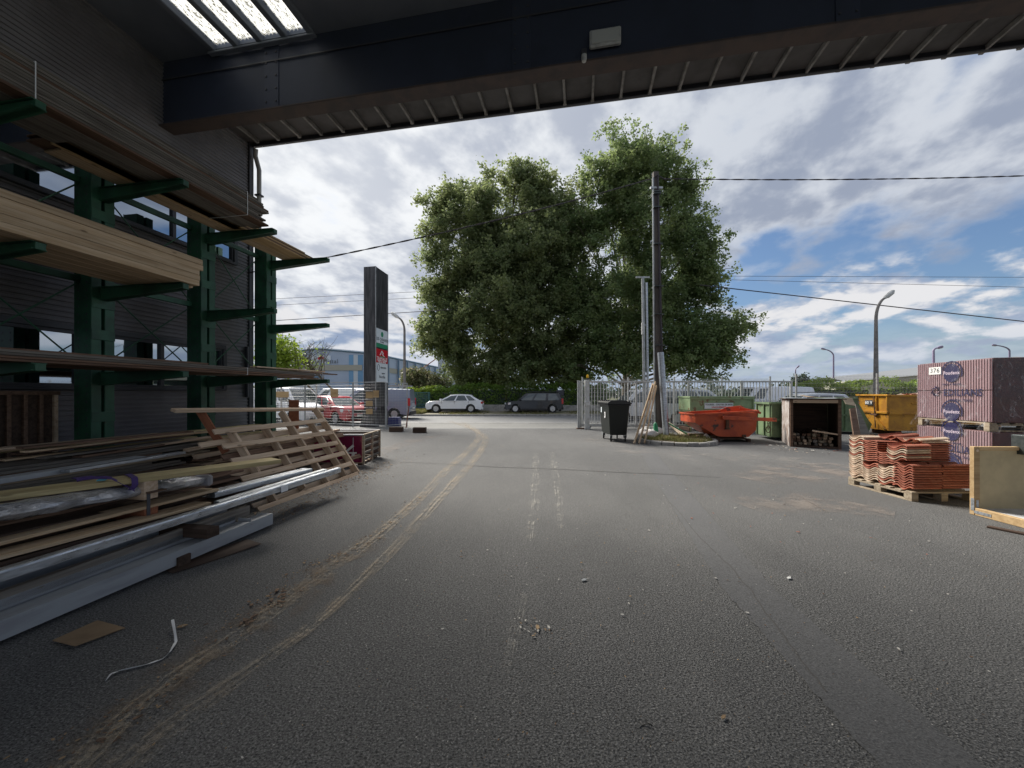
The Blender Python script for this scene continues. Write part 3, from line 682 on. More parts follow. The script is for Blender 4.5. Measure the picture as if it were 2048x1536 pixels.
# low walls along the verge
wl = thing('garden_wall', 'long low grey concrete wall under the laurel hedges', 'wall', (hx(1000), 32.4, .1))
for a, b in ((884, 1012), (1012.6, 1117), (1122, 1230)):
    MB().box((hx(a, 32.4), 32.3, .05), (hx(b, 32.4), 32.5, .62 if a > 1000 else .66), ch=.015).obj('wall_panel', concrete, wl)
# dark garage door between the hedges
gd = thing('wooden_gate', 'dark grey gate panel in the gap between the laurel hedges', 'gate', (hx(1120), 32.6, .1))
MB().box((hx(1113), 32.62, .1), (hx(1127), 32.68, 1.9), ch=.01).obj('gate_leaf', trim, gd)
# green mesh fence left of the hatchback
gf = thing('green_mesh_fence', 'low dark green mesh fence with posts left of the white hatchback', 'fence', (hx(840), 32.5, .1))
for px in (812, 832, 858):
    MB().box((hx(px, 32.3) - .04, 32.26, .1), (hx(px, 32.3) + .04, 32.34, 1.72), ch=.01).obj('post', mat('green_post_%d' % px, (0.04, 0.12, 0.12), .5), gf)
for z in (.62, 1.66): MB().box((hx(800, 32.3), 32.28, z), (hx(860, 32.3), 32.32, z + .05)).obj('rail', MT['green_post_812'], gf)
mb = MB()
for i in range(34):
    x = hx(800, 32.3) + i * .076; mb.tube([(x, 32.3, .1), (x, 32.3, 1.66)], .012, 4, cap=False)
for z in np.arange(.2, 1.6, .14): mb.tube([(hx(800, 32.3), 32.3, z), (hx(860, 32.3), 32.3, z)], .01, 4, cap=False)
tag(mb.obj('mesh_infill', MT['green_post_812'], gf), kind='stuff')
MB().box((hx(800, 32.4), 32.36, .1), (hx(862, 32.4), 32.44, .5)).obj('base_board', mat('blue_base', (.12, .2, .3), .6), gf)
# grass
def grass(name, x0, x1, y0, y1, z, n, h, w=.03, mt=grassm, mask=None):
    P = np.stack([rng.uniform(x0, x1, n), rng.uniform(y0, y1, n), np.full(n, z)], 1)
    if mask is not None: P = P[mask(P)]
    n = len(P); a = rng.uniform(0, 6.28, n); hh = h * rng.uniform(.3, 1, n); d = np.stack([np.cos(a), np.sin(a), np.zeros(n)], 1) * w
    ln = rng.normal(size=(n, 3)) * .35 * hh[:, None]; ln[:, 2] = hh
    V = np.stack([P - d, P + d, P + d * .3 + ln, P - d * .3 + ln], 1); me = quads_mesh(name, V, mt)
    return tag(link(name, me, ID), kind='stuff')
grass('verge_grass', hx(800, 30), hx(856, 30), 27.6, 32.2, .11, 7000, .30)
grass('verge_grass', hx(860, 30), hx(1240, 30), 27.5, 32.2, .11, 5000, .12, mask=lambda P: (np.sin(P[:, 0] * 1.3) + np.sin(P[:, 1] * 3.1 + P[:, 0]) > .2))

# ================================================================ FAR BUILDINGS
# blue industrial shed
D1 = 70.0
bl = thing('blue_shed', 'long pale blue industrial shed with a ribbed grey band and blue stripes', 'building', (hx(660, D1), D1 + 20, 0))
def wp(px, py, D=D1): return at(px, py, D)
x0, x1, xa = hx(520, D1), hx(738, D1), hx(636, D1); zE = wp(0, 706).z; zA = wp(0, 697).z
D2_ = 112.0; xb = hx(884, D2_); zE2 = zE
mb = MB(); V = [(x0, D1, -.03), (x1, D1, -.03), (x1, D1, zE), (xa, D1, zA), (x0, D1, zE - .3), (xb, D2_, -.03), (xb, D2_, zE2), (xa + (xb - x1), D2_, zA), (x0 + (xb - x1), D2_, zE - .3), (x0 + (xb - x1), D2_, -.03)]
mb.add(V, [(0, 1, 2, 3, 4), (1, 5, 6, 2)]); wl_ = mb.obj('wall', wpale, bl)
mb = MB(); mb.add(V, [(2, 6, 7, 3), (3, 7, 8, 4)]); mb.obj('roof', wpale2, bl)
mb = MB(); e = .35
for p, q in ((V[4], V[3]), (V[3], V[2]), (V[2], V[6])): mb.tube([Vector(p) + Vector((0, -.15, 0)), Vector(q) + Vector((0, -.15, 0))], e * .6, 4)
mb.obj('roof_edge', wedge, bl)
def fpan(pxa, pxb, z0, z1, mt, nm, off=.08, par=bl):
    return MB().box((hx(pxa, D1), D1 - off, z0), (hx(pxb, D1), D1 - .01, z1)).obj(nm, mt, par)
zb0, zb1 = wp(0, 741).z, wp(0, 730).z
fpan(698, 707, 0, zE - .35, wblue, 'blue_stripe', .06); fpan(716, 726, 0, zE - .35, wblue, 'blue_stripe', .06)
fpan(707.2, 715.8, 0, zE - .35, wpale2, 'pale_stripe', .05)
fpan(560, 725, zb0, zb1, wband, 'ribbed_band', .18)
mb = MB(); mb.add([Vector(V[1]) + Vector((0.2, -.1, 0)), Vector(V[5]) + Vector((.2, -.1, 0)), Vector(V[5]) + Vector((.2, -.1, 0)), Vector(V[1]) + Vector((.2, -.1, 0))], [])
mb = MB(); mb.add([(x1 + .15, D1, zb0), (xb + .15, D2_, zb0), (xb + .15, D2_, zb1), (x1 + .15, D1, zb1)], [(0, 1, 2, 3)]); mb.obj('ribbed_band', wband, bl)
for k in range(9):   # downpipes on the long side
    f = (k + .5) / 9; x = x1 + (xb - x1) * f; y = D1 + (D2_ - D1) * f
    MB().box((x + .2, y - .15, 0), (x + .5, y + .15, zE)).obj('downpipe', wedge, bl)
fpan(619, 662, wp(0, 727).z, wp(0, 711).z, wpale2, 'sign_board', .14)
for (a, b) in (((636, 718), (642, 713.5)), ((642, 713.5), (647, 717)), ((639, 717.5), (645, 714.5))):
    p, q = wp(*a, D1 - .3), wp(*b, D1 - .3); bar('logo_stroke', p, q, .15, .35, inkred, bl)
text('ArcelorMittal', 'sign_lettering', 1.1, inkdark, Matrix.Translation(wp(640, 723, D1 - .25)) @ Matrix.Rotation(R(90), 4, 'X'), bl)
fpan(560, 640, 0, wp(0, 752).z, wpale2, 'lower_panel', .05)
MB().box((hx(634, D1) - .5, D1 - .6, zA - 5.4), (hx(634, D1) + .7, D1 - .1, zA - 4.9), ch=.1).obj('floodlight', wedge, bl)
# tall pale building left of the plane tree and its low neighbour
ws = thing('white_hall', 'tall white sided hall partly hidden by the left edge of the plane tree', 'building', (hx(910, 58), 66, 0))
DD = 58.0
mb = MB(); mb.prism([(hx(876, DD), -.03), (hx(968, DD), -.03), (hx(968, DD), at(0, 777, DD).z), (hx(925, DD), at(0, 752, DD).z), (hx(900, DD), at(0, 703, DD).z), (hx(876, DD), at(0, 703, DD).z)], DD, DD + 16); mb.obj('wall', wpale2, ws)
mb = MB()
for i in range(26):
    x = hx(877, DD) + i * .22; mb.box((x, DD - .05, 0), (x + .06, DD, at(0, 704 if i < 7 else 760, DD).z))
tag(mb.obj('cladding_ribs', wpale, ws), kind='stuff')
ph = thing('pink_roofed_house', 'small house with a pinkish roof seen under the plane tree', 'building', (hx(985, 62), 66, 0))
MB().box((hx(968, 62), 62, -.03), (hx(1005, 62), 70, at(0, 772, 62).z)).obj('wall', wpale2, ph)
MB().prism([(hx(966, 62), at(0, 772, 62).z), (hx(1008, 62), at(0, 772, 62).z), (hx(1000, 62), at(0, 764, 62).z), (hx(974, 62), at(0, 764, 62).z)], 61.6, 70.4).obj('roof', mat('pink_roof', (.45, .28, .25), .8), ph)
MB().tube([at(842, 739, 52), at(877, 714, 52)], .07, 6).tube([at(842, 739, 52), (at(842, 739, 52).x, 52, 0)], .09, 6).obj('barrier_arm', mat('red_brown_arm', (.3, .12, .1), .6), label='thin red brown barrier arm raised beside the cream flowering shrubs', cat='barrier')
# long beige shed on the right
bs = thing('beige_shed', 'long low beige shed with a grey roof behind the bright hedge', 'building', (hx(1800, 48), 55, 0))
zs = at(0, 757, 48).z
mb = MB()
xL, xR = hx(1693, 55), hx(2150, 40)
V = [(xL, 55, -.03), (xR, 40, -.03), (xR, 40, 5.0), (xL, 55, 3.35), (xL + 2, 66, -.03), (xR + 12, 58, -.03), (xR + 12, 58, 5.0), (xL + 2, 66, 3.35)]
mb.add(V, [(0, 1, 2, 3), (4, 0, 3, 7), (1, 5, 6, 2)]); mb.obj('wall', beigeb, bs)
mb = MB(); mb.add([(xL - .3, 54.6, 3.3), (xR, 39.5, 4.9), (xR + 7, 50, 6.4), (xL + 3, 62, 4.2), (xL + 2, 66.4, 3.3), (xR + 12, 58.4, 4.95)], [(0, 1, 2, 3), (3, 2, 5, 4)]); mb.obj('roof', sroof, bs)
# treeline and dark low roofs at the horizon
P = np.stack([rng.uniform(20, 150, 2600), rng.uniform(110, 130, 2600), np.abs(rng.normal(size=2600)) * 1.3 + .6], 1)
me = quads_mesh('far_treeline', leaf_quads(P, 1.6), leafD); tag(link('far_treeline', me, ID), kind='stuff')
P = np.stack([rng.uniform(-160, -20, 2400), rng.uniform(130, 150, 2400), np.abs(rng.normal(size=2400)) * 1.6 + .6], 1)
me = quads_mesh('far_treeline', leaf_quads(P, 1.8), leafD); tag(link('far_treeline', me, ID), kind='stuff')
# ================================================================ LEFT BUILDING (dark ribbed cladding) in the building frame
VW = -8.4; UE = 8.77; ZC = 8.4; ZE = 8.05
wb = thing('warehouse', 'dark grey warehouse with ribbed metal walls and ribbon windows on the left', 'building', fb(VW, 2), -TH)
def clad_panel(u0, u1, z0, z1, nm='wall', pitch=.085):
    mb = MB(); z = z0; i = 0; prof = []
    while z < z1 - 1e-6:
        zt = min(z + pitch, z1); prof += [(VW, z), (VW, min(z + pitch * .45, zt)), (VW + .022, min(z + pitch * .55, zt)), (VW + .022, min(z + pitch * .9, zt))]; z = zt
    prof.append((VW, z1))
    for (v, zz) in prof: mb.v += [(v, u0, zz), (v, u1, zz)]
    for k in range(len(prof) - 1): mb.face((2 * k, 2 * k + 1, 2 * k + 3, 2 * k + 2))
    o = mb.obj(nm, clad, wb, FB)
    return o
U0 = -7.0; UC = 8.7
W1 = (1.2, 7.95, 1.72, 2.66); W2 = (1.2, 8.25, 4.84, 5.95)
clad_panel(U0, UC, 0.25, W1[2]); clad_panel(U0, W1[0], W1[2], W1[3]); clad_panel(W1[1], UC, W1[2], W1[3])
clad_panel(U0, UC, W1[3], W2[2]); clad_panel(U0, W2[0], W2[2], W2[3]); clad_panel(W2[1], UC, W2[2], W2[3]); clad_panel(U0, UC, W2[3], ZC)
MB().box((VW - .06, U0, 0), (VW + .03, UC, .26), ch=.01).obj('plinth', concrete, wb, FB)
MB().box((VW - 7, U0, 0), (VW - .10, UC, ZC)).obj('inner_body', trim, wb, FB)
MB().box((VW - .1, UC, 0), (VW + .06, UC + .14, ZC), ch=.01).obj('corner_trim', trim, wb, FB)
MB().box((VW - 7, UC + .0, 0), (VW - .101, UC + .06, ZC)).obj('end_wall', clad, wb, FB)
for (a, b, z0, z1, n) in ((W1[0], W1[1], W1[2], W1[3], 5), (W2[0], W2[1], W2[2], W2[3], 5)):
    w = (b - a) / n
    for k in range(n):
        uu0, uu1 = a + k * w, a + (k + 1) * w
        f = MB()
        for (p, q) in (((uu0, z0), (uu1, z0 + .05)), ((uu0, z1 - .05), (uu1, z1)), ((uu0, z0 + .05), (uu0 + .035, z1 - .05)), ((uu1 - .035, z0 + .05), (uu1, z1 - .05))):
            f.box((VW - .05, p[0], p[1]), (VW + .035, q[0], q[1]))
        fo = f.obj('window', trim, wb, FB)
        MB().box((VW - .03, uu0 + .036, z0 + .051), (VW - .012, uu1 - .036, z1 - .051)).obj('pane', glass, fo, FB)
    MB().box((VW + .0, a - .05, z0 - .06), (VW + .09, b + .05, z0 - .005), ch=.008).obj('window_sill', trim, wb, FB)
    for zz in (z1 + .002,): MB().box((VW, a - .08, zz), (VW + .07, b + .08, zz + .1), ch=.008).obj('window_trim', trim, wb, FB)
    for uu in (a - .1, b + .002): MB().box((VW, uu, z0 - .05), (VW + .07, uu + .098, z1), ch=.008).obj('window_trim', trim, wb, FB)
MB().tube([fb(VW + .14, UC + .22, .05), fb(VW + .14, UC + .22, ZE - .55), fb(VW + .14, UC + .1, ZE - .25), fb(VW + .2, UC + .05, ZE - .1)], .055, 10).obj('downpipe', pipe, wb, smooth=True)
for z in (1.4, 3.2, 5.0, 6.8): MB().box((VW + .06, UC + .15, z), (VW + .22, UC + .29, z + .04)).obj('pipe_bracket', trim, wb, FB)
MB().box((VW + .03, UC - .13, 1.5), (VW + .13, UC - .07, 2.8), ch=.01).obj('alarm_box', trim, wb, FB)

# ================================================================ CANOPY
VR = 20.0; ZE += .06
FC = FB @ Matrix.Translation((VW, UE, 0)) @ Matrix.Rotation(R(-.75), 4, 'Z') @ Matrix.Translation((-VW, -UE, 0))
cn = thing('canopy', 'broad dark canopy roof over the yard with a deep navy edge beam', 'roof', fb(2, 2, ZC), -TH)
SK = (-7.04, -4.89, 2.2, 6.55)     # skylight opening v0,v1,u0,u1
for nm, a, b in (('ceiling_sheet', (VW, U0), (SK[0], 6.62)), ('ceiling_sheet', (SK[1], U0), (VR, 6.62)), ('ceiling_sheet', (SK[0] + .001, U0), (SK[1] - .001, SK[2])), ('ceiling_sheet', (SK[0] + .001, SK[3]), (SK[1] - .001, 6.62))):
    MB().box((a[0], a[1], ZC), (b[0], b[1], ZC + .12)).obj(nm, ceil_m, cn, FC)
for u in (-3.5, -1, 1.4, 4.0):   # purlins under the ceiling
    if not (SK[2] < u < SK[3]): MB().box((VW, u - .05, ZC - .14), (VR, u + .05, ZC - .002), ch=.01).obj('purlin', ceil_m, cn, FC)
MB().box((VW + .0, 6.63, 7.10), (VR, 6.80, ZC + .12), ch=.01).obj('edge_beam', beam_m, cn, FC)
MB().box((VW + .0, 6.55, 7.055), (VR, 6.86, 7.097), ch=.008).obj('beam_flange', beamb, cn, FC)
MB().box((VW - .1, 6.81, ZE), (VR, UE, ZE + .06)).obj('soffit', soff, cn, FC)
MB().box((VW - .15, UE - .02, ZE - .10), (VR, UE + .05, ZE + .22), ch=.012).obj('fascia', trim, cn, FC)
MB().box((VW - .15, UE + .052, ZE - .03), (VR, UE + .18, ZE + .18), ch=.03).obj('gutter', pipe, cn, FC)
rb = None
for i in range(47):
    v = VW + .35 + i * .6
    if rb is None: rb = MB().box((v - .025, 6.83, ZE - .095), (v + .025, UE - .10, ZE - .002), ch=.006).box((v - .04, UE - .16, ZE - .098), (v + .04, UE - .101, ZE - .004), ch=.006).obj('soffit_rib', ribm, cn, FC)
    else:
        o = rb.copy(); C.objects.link(o); o.matrix_local = Matrix.Translation(((i * .6), 0, 0)) @ WM[cn.name].inverted() @ WM[rb.name]
# skylight: corrugated translucent sheets between bars
def skymat():
    m = bpy.data.materials.new('translucent_sheet'); m.use_nodes = True; t = NT(m.node_tree); t.n.clear(); out = t.new('ShaderNodeOutputMaterial')
    P = t.new('ShaderNodeTexCoord').outputs['Object']; f = t.ramp(t.noise(t.vmul(P, (1.5, .5, 1)), 26, 4, .7), .52, .60)
    tr = t.new('ShaderNodeBsdfTranslucent'); t.put(tr.inputs[0], t.mix(f, (.78, .78, .74), (.14, .135, .11)))
    tp = t.new('ShaderNodeBsdfTransparent'); t.put(tp.inputs[0], t.mix(f, (.72, .72, .69), (.08, .08, .07)))
    mx = t.new('ShaderNodeMixShader'); mx.inputs[0].default_value = .45; t.l.new(tr.outputs[0], mx.inputs[1]); t.l.new(tp.outputs[0], mx.inputs[2]); t.l.new(mx.outputs[0], out.inputs[0]); return m
skm = skymat()
nb = 4; wv = (SK[1] - SK[0]) / nb
for row, (ua, ub) in enumerate(((SK[2], 3.62), (3.72, 5.30), (5.42, SK[3]))):
    for k in range(nb):
        va, vb = SK[0] + k * wv + .06, SK[0] + (k + 1) * wv - .06; mb = MB(); n = 36
        for j in range(n + 1):
            f = j / n; v = va + (vb - va) * f; z = ZC + .05 + .022 * math.sin(f * math.pi * 2 * 5)
            mb.v += [(v, ua + .03, z), (v, ub - .03, z)]
            if j: b = 2 * j; mb.face((b - 2, b - 1, b + 1, b))
        mb.obj('skylight_sheet', skm, cn, FC, smooth=True)
for k in range(nb + 1):
    v = SK[0] + k * wv; MB().box((v - .06, SK[2], ZC - .06), (v + .06, SK[3], ZC + .10), ch=.012).obj('skylight_bar', ceil_m, cn, FC)
for u in (SK[2], 3.67, 5.36, SK[3]): MB().box((SK[0] - .1, u - .05, ZC - .10), (SK[1] + .1, u + .05, ZC - .061), ch=.01).obj('skylight_bar', ceil_m, cn, FC)
for (px, py, w, h, nm) in ((1209, 93, .46, .23, 'floodlight'),):
    c = FC.inverted() @ pv(px, py, 0) if False else None
# joints, bolts and a conduit along the beam
for k in range(6):
    v = VW + 2.6 + k * 4.9; MB().box((v - .16, 6.615, 7.14), (v + .16, 6.629, ZC - .05), ch=.004).obj('joint_plate', beam_m, cn, FC)
    mb = MB()
    for z in (7.25, 7.5, 7.75, 8.0, 8.2):
        for dv in (-.11, .11): mb.box((v + dv - .018, 6.60, z - .018), (v + dv + .018, 6.614, z + .018), ch=.004)
    tag(mb.obj('bolts', trim, cn, FC), kind='stuff')
MB().box((VW, 6.60, 8.02), (VR, 6.614, 8.045)).obj('conduit', trim, cn, FC)
# lamp on the beam face (u = 6.63)
def on_u(px, py, u):
    k = (px - 1024) / F; Y = u / (k * math.sin(TH) + math.cos(TH)); p = at(px, py, Y); return FC.inverted() @ p
c = on_u(1209, 93, 6.6)
fl = thing('floodlight', 'pale rectangular floodlight fixed to the navy beam', 'lamp', FC @ Vector((c.x, 6.62, c.z)), -TH)
MB().box((c.x - .25, 6.52, c.z - .14), (c.x + .25, 6.60, c.z + .14), ch=.02).obj('housing', lampw, fl, FC)
MB().box((c.x - .21, 6.505, c.z - .10), (c.x + .21, 6.519, c.z + .10), ch=.004).obj('lens', mat('lens_grey', (.5, .51, .5), .3), fl, FC)
MB().box((c.x - .05, 6.60, c.z - .04), (c.x + .05, 6.63, c.z + .04)).obj('bracket', trim, fl, FC)
c = on_u(1168, 118, 6.5)
cm = thing('security_camera', 'small pale security camera under the beam beside the floodlight', 'camera', FC @ Vector((c.x, 6.6, c.z)), -TH)
MB().box((c.x - .045, 6.56, c.z + .02), (c.x + .045, 6.63, c.z + .14), ch=.01).obj('mount', trim, cm, FC)
MB().lathe([(.0, -.09), (.035, -.08), (.045, -.04), (.045, .02), (.03, .03)], 14, Matrix.Translation((c.x, 6.53, c.z - .03))).obj('dome', lampw, cm, FC, smooth=True)
MB().tube([fb(c.x, 6.6, c.z + .13), fb(c.x, 6.6, c.z + .4)], .01, 6).obj('cable', wire, cm)
# back and far side of the covered hall

# ================================================================ CANTILEVER RACK
rk = thing('cantilever_rack', 'tall dark green steel cantilever rack holding timber along the warehouse wall', 'rack', fb(-7.3, 6, 0), -TH)
UT = [ -5.0 * math.sin(TH) + 5.9 * math.cos(TH), 0, 0]
def u_of(px, D): X = (px - 1024) / F * D; return X * math.sin(TH) + D * math.cos(TH)
us = [u_of(22, 4.05) , u_of(370, 5.9), u_of(553, 7.65), u_of(654, 9.3)]
us = [us[1] - 1.62, us[1], us[2] + .0, us[3] + .0]
VT = -5.92; VC = -7.46
LV = [(1.80, 1.93), (3.14, 3.28), (4.72, 4.86)]
def column(u):
    c = MB()
    for s in (-1, 1):     # two channels back to back
        c.box((VC - .34, u + s * .022, 0), (VC, u + s * .155, 5.35), ch=.006)
    co = c.obj('column', green, rk, FB)
    for z in (.35, 1.15, 2.45, 2.95, 3.75, 4.35, 5.2):
        MB().box((VC + .001, u - .155, z), (VC + .012, u + .155, z + .16), ch=.003).obj('batten_plate', green, rk, FB)
    MB().box((VC - .5, u - .2, .0), (VC + 1.15, u + .2, .02)).obj('foot_plate', green, rk, FB)
    MB().box((VC, u - .06, .02), (VC + 1.2, u + .06, .16), ch=.006).obj('base_arm', green, rk, FB)
def arm(u, zb, zt, vt=VT):
    m = MB(); poly = [(VC, zt), (vt, zt), (vt, zt - .075), (VC, zt - .20)]
    m.prism(poly, u - .035, u + .035); m.box((VC, u - .065, zt), (vt, u + .065, zt + .012)); m.prism([(VC, zt - .20), (vt, zt - .075), (vt, zt - .063), (VC, zt - .188)], u - .065, u + .065)
    m.box((vt - .002, u - .045, zt - .08), (vt + .025, u + .045, zt + .005), ch=.006)
    m.obj('arm', green, rk, FB)
for i, u in enumerate(us):
    column(u)
    for (zb, zt) in LV: arm(u, zb, zt)
for i in range(len(us) - 1):
    a, b = us[i] + .16, us[i + 1] - .16
    for z in (.5, 2.0, 3.35, 4.9):
        MB().box((VC - .26, a, z), (VC - .20, b, z + .10), ch=.006).obj('cross_rail', green, rk, FB)
    for (z0, z1) in ((2.08, 3.35), (3.45, 4.9)):
        for (q0, q1) in ((z0, z1), (z1, z0)):
            MB().tube([fb(VC - .24, a, q0), fb(VC - .24, b, q1)], .012, 5).obj('brace_rod', green, rk)
# bolts / slots down the near face of the columns
for u in us:
    mb = MB()
    for k in range(40):
        z = .2 + k * .125
        for v in (VC - .09, VC - .26): mb.box((v - .012, u - .158, z), (v + .012, u - .154, z + .035))
    tag(mb.obj('slots', trim, rk, FB), kind='stuff')

# ---------------------------------------------------------------- timber on the rack
def stack(name, label, cat, v0, v1, u0, u1, z0, rows, cols, th, mt, jag=.05, gapv=.004, bearers=True, board='board', group=None, lean=0):
    root = thing(name, label, cat, fb((v0 + v1) / 2, (u0 + u1) / 2, z0), -TH, group)
    wv = (v1 - v0) / cols
    for r in range(rows):
        for c in range(cols):
            a = u0 + rnd.uniform(-jag, jag) * .5; b = u1 + rnd.uniform(-jag, jag)
            vv0 = v0 + c * wv + gapv + rnd.uniform(-.006, .006); vv1 = vv0 + wv - gapv * 2
            z = z0 + r * (th + .004) 
            mm = rnd.choice(mt) if isinstance(mt, (list, tuple)) else mt
            bar(board, fb((vv0 + vv1) / 2, a, z + th / 2), fb((vv0 + vv1) / 2, b, z + th / 2 + lean), vv1 - vv0, th, mm, root)
    return root
st1 = stack('pine_pack', 'pack of thick fresh pine planks on the middle rack arms', 'timber', -6.95, -5.86, 1.0, u_of(405, 6.12), 3.295, 5, 5, .082, pine, .05, .006)
for r in range(4):
    for u in (2.4, 4.3): MB().box((-6.9, u, 3.295 + (r + 1) * .086 - .004), (-5.95, u + .05, 3.295 + (r + 1) * .086 - .001)).obj('spacer_strip', pine, st1, FB)
st2 = stack('grey_board_pack', 'strapped pack of weathered grey boards on top of the rack', 'timber', -6.75, -5.95, 1.0, u_of(524, 7.45), 4.873, 12, 4, .031, [greywood, greywood, brown], .16, .003)
def strap(u, v0, v1, z0, z1, par, mt=strapw, w=.012):
    MB().tube([fb(v0, u, z1 + .004), fb(v1 + .006, u, z1 + .004), fb(v1 + .006, u, z0 - .004), fb(v0, u, z0 - .004)], w * .5, 5, cap=False).obj('strap', mt, par)
for u in (3.35, 6.15): strap(u, -6.75, -5.94, 4.873, 5.29, st2)
st3 = stack('pine_sheet_pack', 'pale brown boards beside the grey pack, reaching past the last rack arm', 'timber', -7.12, -6.50, 4.0, u_of(556, 9.25) + .35, 4.873, 5, 2, .028, [pine, brown, ply], .22, .004)
st4 = stack('brown_board_stack', 'thin stack of old brown boards on the lowest rack arms', 'timber', -6.98, -5.90, 1.2, u_of(632, 8.85), 1.945, 4, 6, .027, [brown, brown, darkwood, greywood], .42, .004)
for i, (u0_, u1_, v, z, mm) in enumerate(((5.4, 8.1, -6.45, 2.062, brown), (6.2, 9.0, -6.2, 2.064, brown), (6.8, 8.7, -6.75, 2.064, darkwood), (4.1, 6.3, -6.6, 2.066, darkwood), (7.4, 9.05, -6.5, 2.094, brown), (6.4, 8.3, -6.05, 2.095, reddeal), (2.2, 5.4, -6.1, 2.062, brown))):
    L = ['long brown board lying askew on the brown stack near the middle column', 'brown board on the lowest arms pointing at the blue shed', 'dark short board at the wall side of the brown stack', 'dark board lying on the near half of the brown stack', 'topmost brown board near the last rack column', 'reddish board along the front edge of the brown stack', 'long brown board on the near end of the brown stack'][i]
    bar('loose_board', fb(v, u0_, z), fb(v + .08, u1_, z + .01), .16, .026, mm, None, 'cb', label=L, cat='board')
for u in (6.1, 8.2): strap(u, -6.98, -5.89, 1.945, 2.06, st4)
# ================================================================ VEHICLES
def car(name, label, cat, cx, cy, rz, L, W, H, paint, belt, hood, xs, gz=0.0, wheel=.33, style='hatch', wb=None, rims=5, group=None, roofrack=False, solid_side=False, glass_s=None):
    """front at -X. xs = cowl, roof front, roof rear, tail of the glasshouse as fractions of L"""
    root = thing(name, label, cat, (cx, cy, gz), rz, group); Wd = WM[root.name]
    wb = wb or (.19 * L, .79 * L); X = lambda f: -L / 2 + f * L; hw = W / 2; sill = .24
    def arch(xc, rad, n=9): return [(xc + rad * math.cos(a), max(sill, wheel + rad * math.sin(a))) for a in [math.pi * k / (n - 1) for k in range(n)]]
    xf, xr = -L / 2 + wb[0], -L / 2 + wb[1]; ra = wheel * 1.17
    top = [(X(0.0), .38), (X(0.0), hood * .62), (X(.015), hood * .80), (X(.06), hood * .93), (X(xs[0] * .6), hood * .985), (X(xs[0]), belt - .02), (X(.5), belt + .01), (X(xs[3]), belt + .05), (X(.99), belt - .02), (X(1.0), belt * .72), (X(1.0), .42)]
    bot = [(X(.975), sill)] + arch(xr, ra) + arch(xf, ra) + [(X(.02), sill)]
    poly = top + bot
    cxm = 0; czm = .62
    def taper(x): return 1 - .10 * abs(2 * x / L) ** 5 - .02 * abs(2 * x / L) ** 2
    def inset(p, d):
        x, z = p; f = 1 - d * 1.2 / L
        zz = z if z < belt * .75 else z - d * .35
        return (x * f, zz)
    levels = [(1.0, .06), (.965, .012), (.90, 0.0)]
    mb = MB(); n = len(poly); rings = []
    for s in (-1, 1):
        for (wf, ins) in (levels if s == -1 else levels[::-1]):
            b = len(mb.v); rings.append(b)
            for p in poly:
                q = inset(p, ins); bulge = 1.0 - .035 * abs(q[1] - belt * .62) / belt * 1.6
                mb.v.append((q[0], s * hw * wf * taper(q[0]) * bulge, q[1]))
    for i in range(len(rings) - 1):
        for j in range(n):
            k = (j + 1) % n; mb.face((rings[i] + j, rings[i] + k, rings[i + 1] + k, rings[i + 1] + j))
    mb.face(list(range(rings[0], rings[0] + n))); mb.face([rings[-1] + j for j in reversed(range(n))])
    # glasshouse
    xb = [X(xs[0]), X(xs[3])]; xt = [X(xs[1]), X(xs[2])]; wb_ = hw * .925; wt = hw * (.70 if not style == 'van' else .84); zb = belt - .05; zt = H - .06
    N = 10; gl = []
    def side(s, t, sg):
        x0 = xb[0] + (xb[1] - xb[0]) * s; x1 = xt[0] + (xt[1] - xt[0]) * s
        x = x0 * (1 - t) + x1 * t; w = wb_ * (1 - t) + wt * t
        w *= taper(x) * (1 - .04 * (2 * s - 1) ** 4) * (1 + .03 * math.sin(math.pi * t)); z = zb + (zt - zb) * t - .045 * (2 * s - 1) ** 2 * t
        return Vector((x, sg * w, z))
    T = [0, .25, .5, .75, .93, 1.0]
    rr = []
    for i in range(N + 1):
        s = i / N; row = []
        for t in T: row.append(side(s, t, -1))
        cr = side(s, 1.0, -1); row.append(Vector((cr.x, cr.y * .82, cr.z + .045))); row.append(Vector((cr.x, 0, cr.z + .06)))
        row += [Vector((p.x, -p.y, p.z)) for p in reversed(row[:-1])]; b = len(mb.v); rr.append(b); mb.v += [tuple(p) for p in row]; M_ = len(row)
    for i in range(N):
        for j in range(M_ - 1): mb.face((rr[i] + j, rr[i] + j + 1, rr[i + 1] + j + 1, rr[i + 1] + j))
    mb.face([rr[0] + j for j in reversed(range(M_))]); mb.face([rr[-1] + j for j in range(M_)])
    mb.obj('body', paint, root, Wd, smooth=True)
    # windows: thin panes just proud of the glasshouse
    def pane(nm, fn, mt_=carglass, nn=6):
        m = MB()
        for lay in (0.012, -0.02):
            for i in range(nn + 1):
                for j in range(3): m.v.append(tuple(fn(i / nn, j / 2, lay)))
        K = (nn + 1) * 3
        for i in range(nn):
            for j in range(2): a = i * 3 + j; m.face((a, a + 1, a + 4, a + 3)); m.face((K + a, K + a + 3, K + a + 4, K + a + 1))
        for i in range(nn):
            for j in (0, 2): a = i * 3 + j; m.face((a, a + 3, K + a + 3, K + a))
        for i in (0, nn):
            for j in range(2): a = i * 3 + j; m.face((a, a + 1, K + a + 1, K + a))
        return m.obj(nm, mt_, root, Wd, smooth=True)
    spans = glass_s or ((.07, .40), (.44, .70), (.74, .93))
    for sg in (-1, 1):
        for (s0, s1) in spans:
            def fn(i, j, lay, s0=s0, s1=s1, sg=sg):
                t = .10 + .80 * j; sh0 = s0 + (.05 * j if s0 < .1 else 0); sh1 = s1 - (.05 * j if s1 > .9 else 0)
                p = side(sh0 + (sh1 - sh0) * i, t, sg); p.y += sg * lay; return p
            pane('side_window', fn)
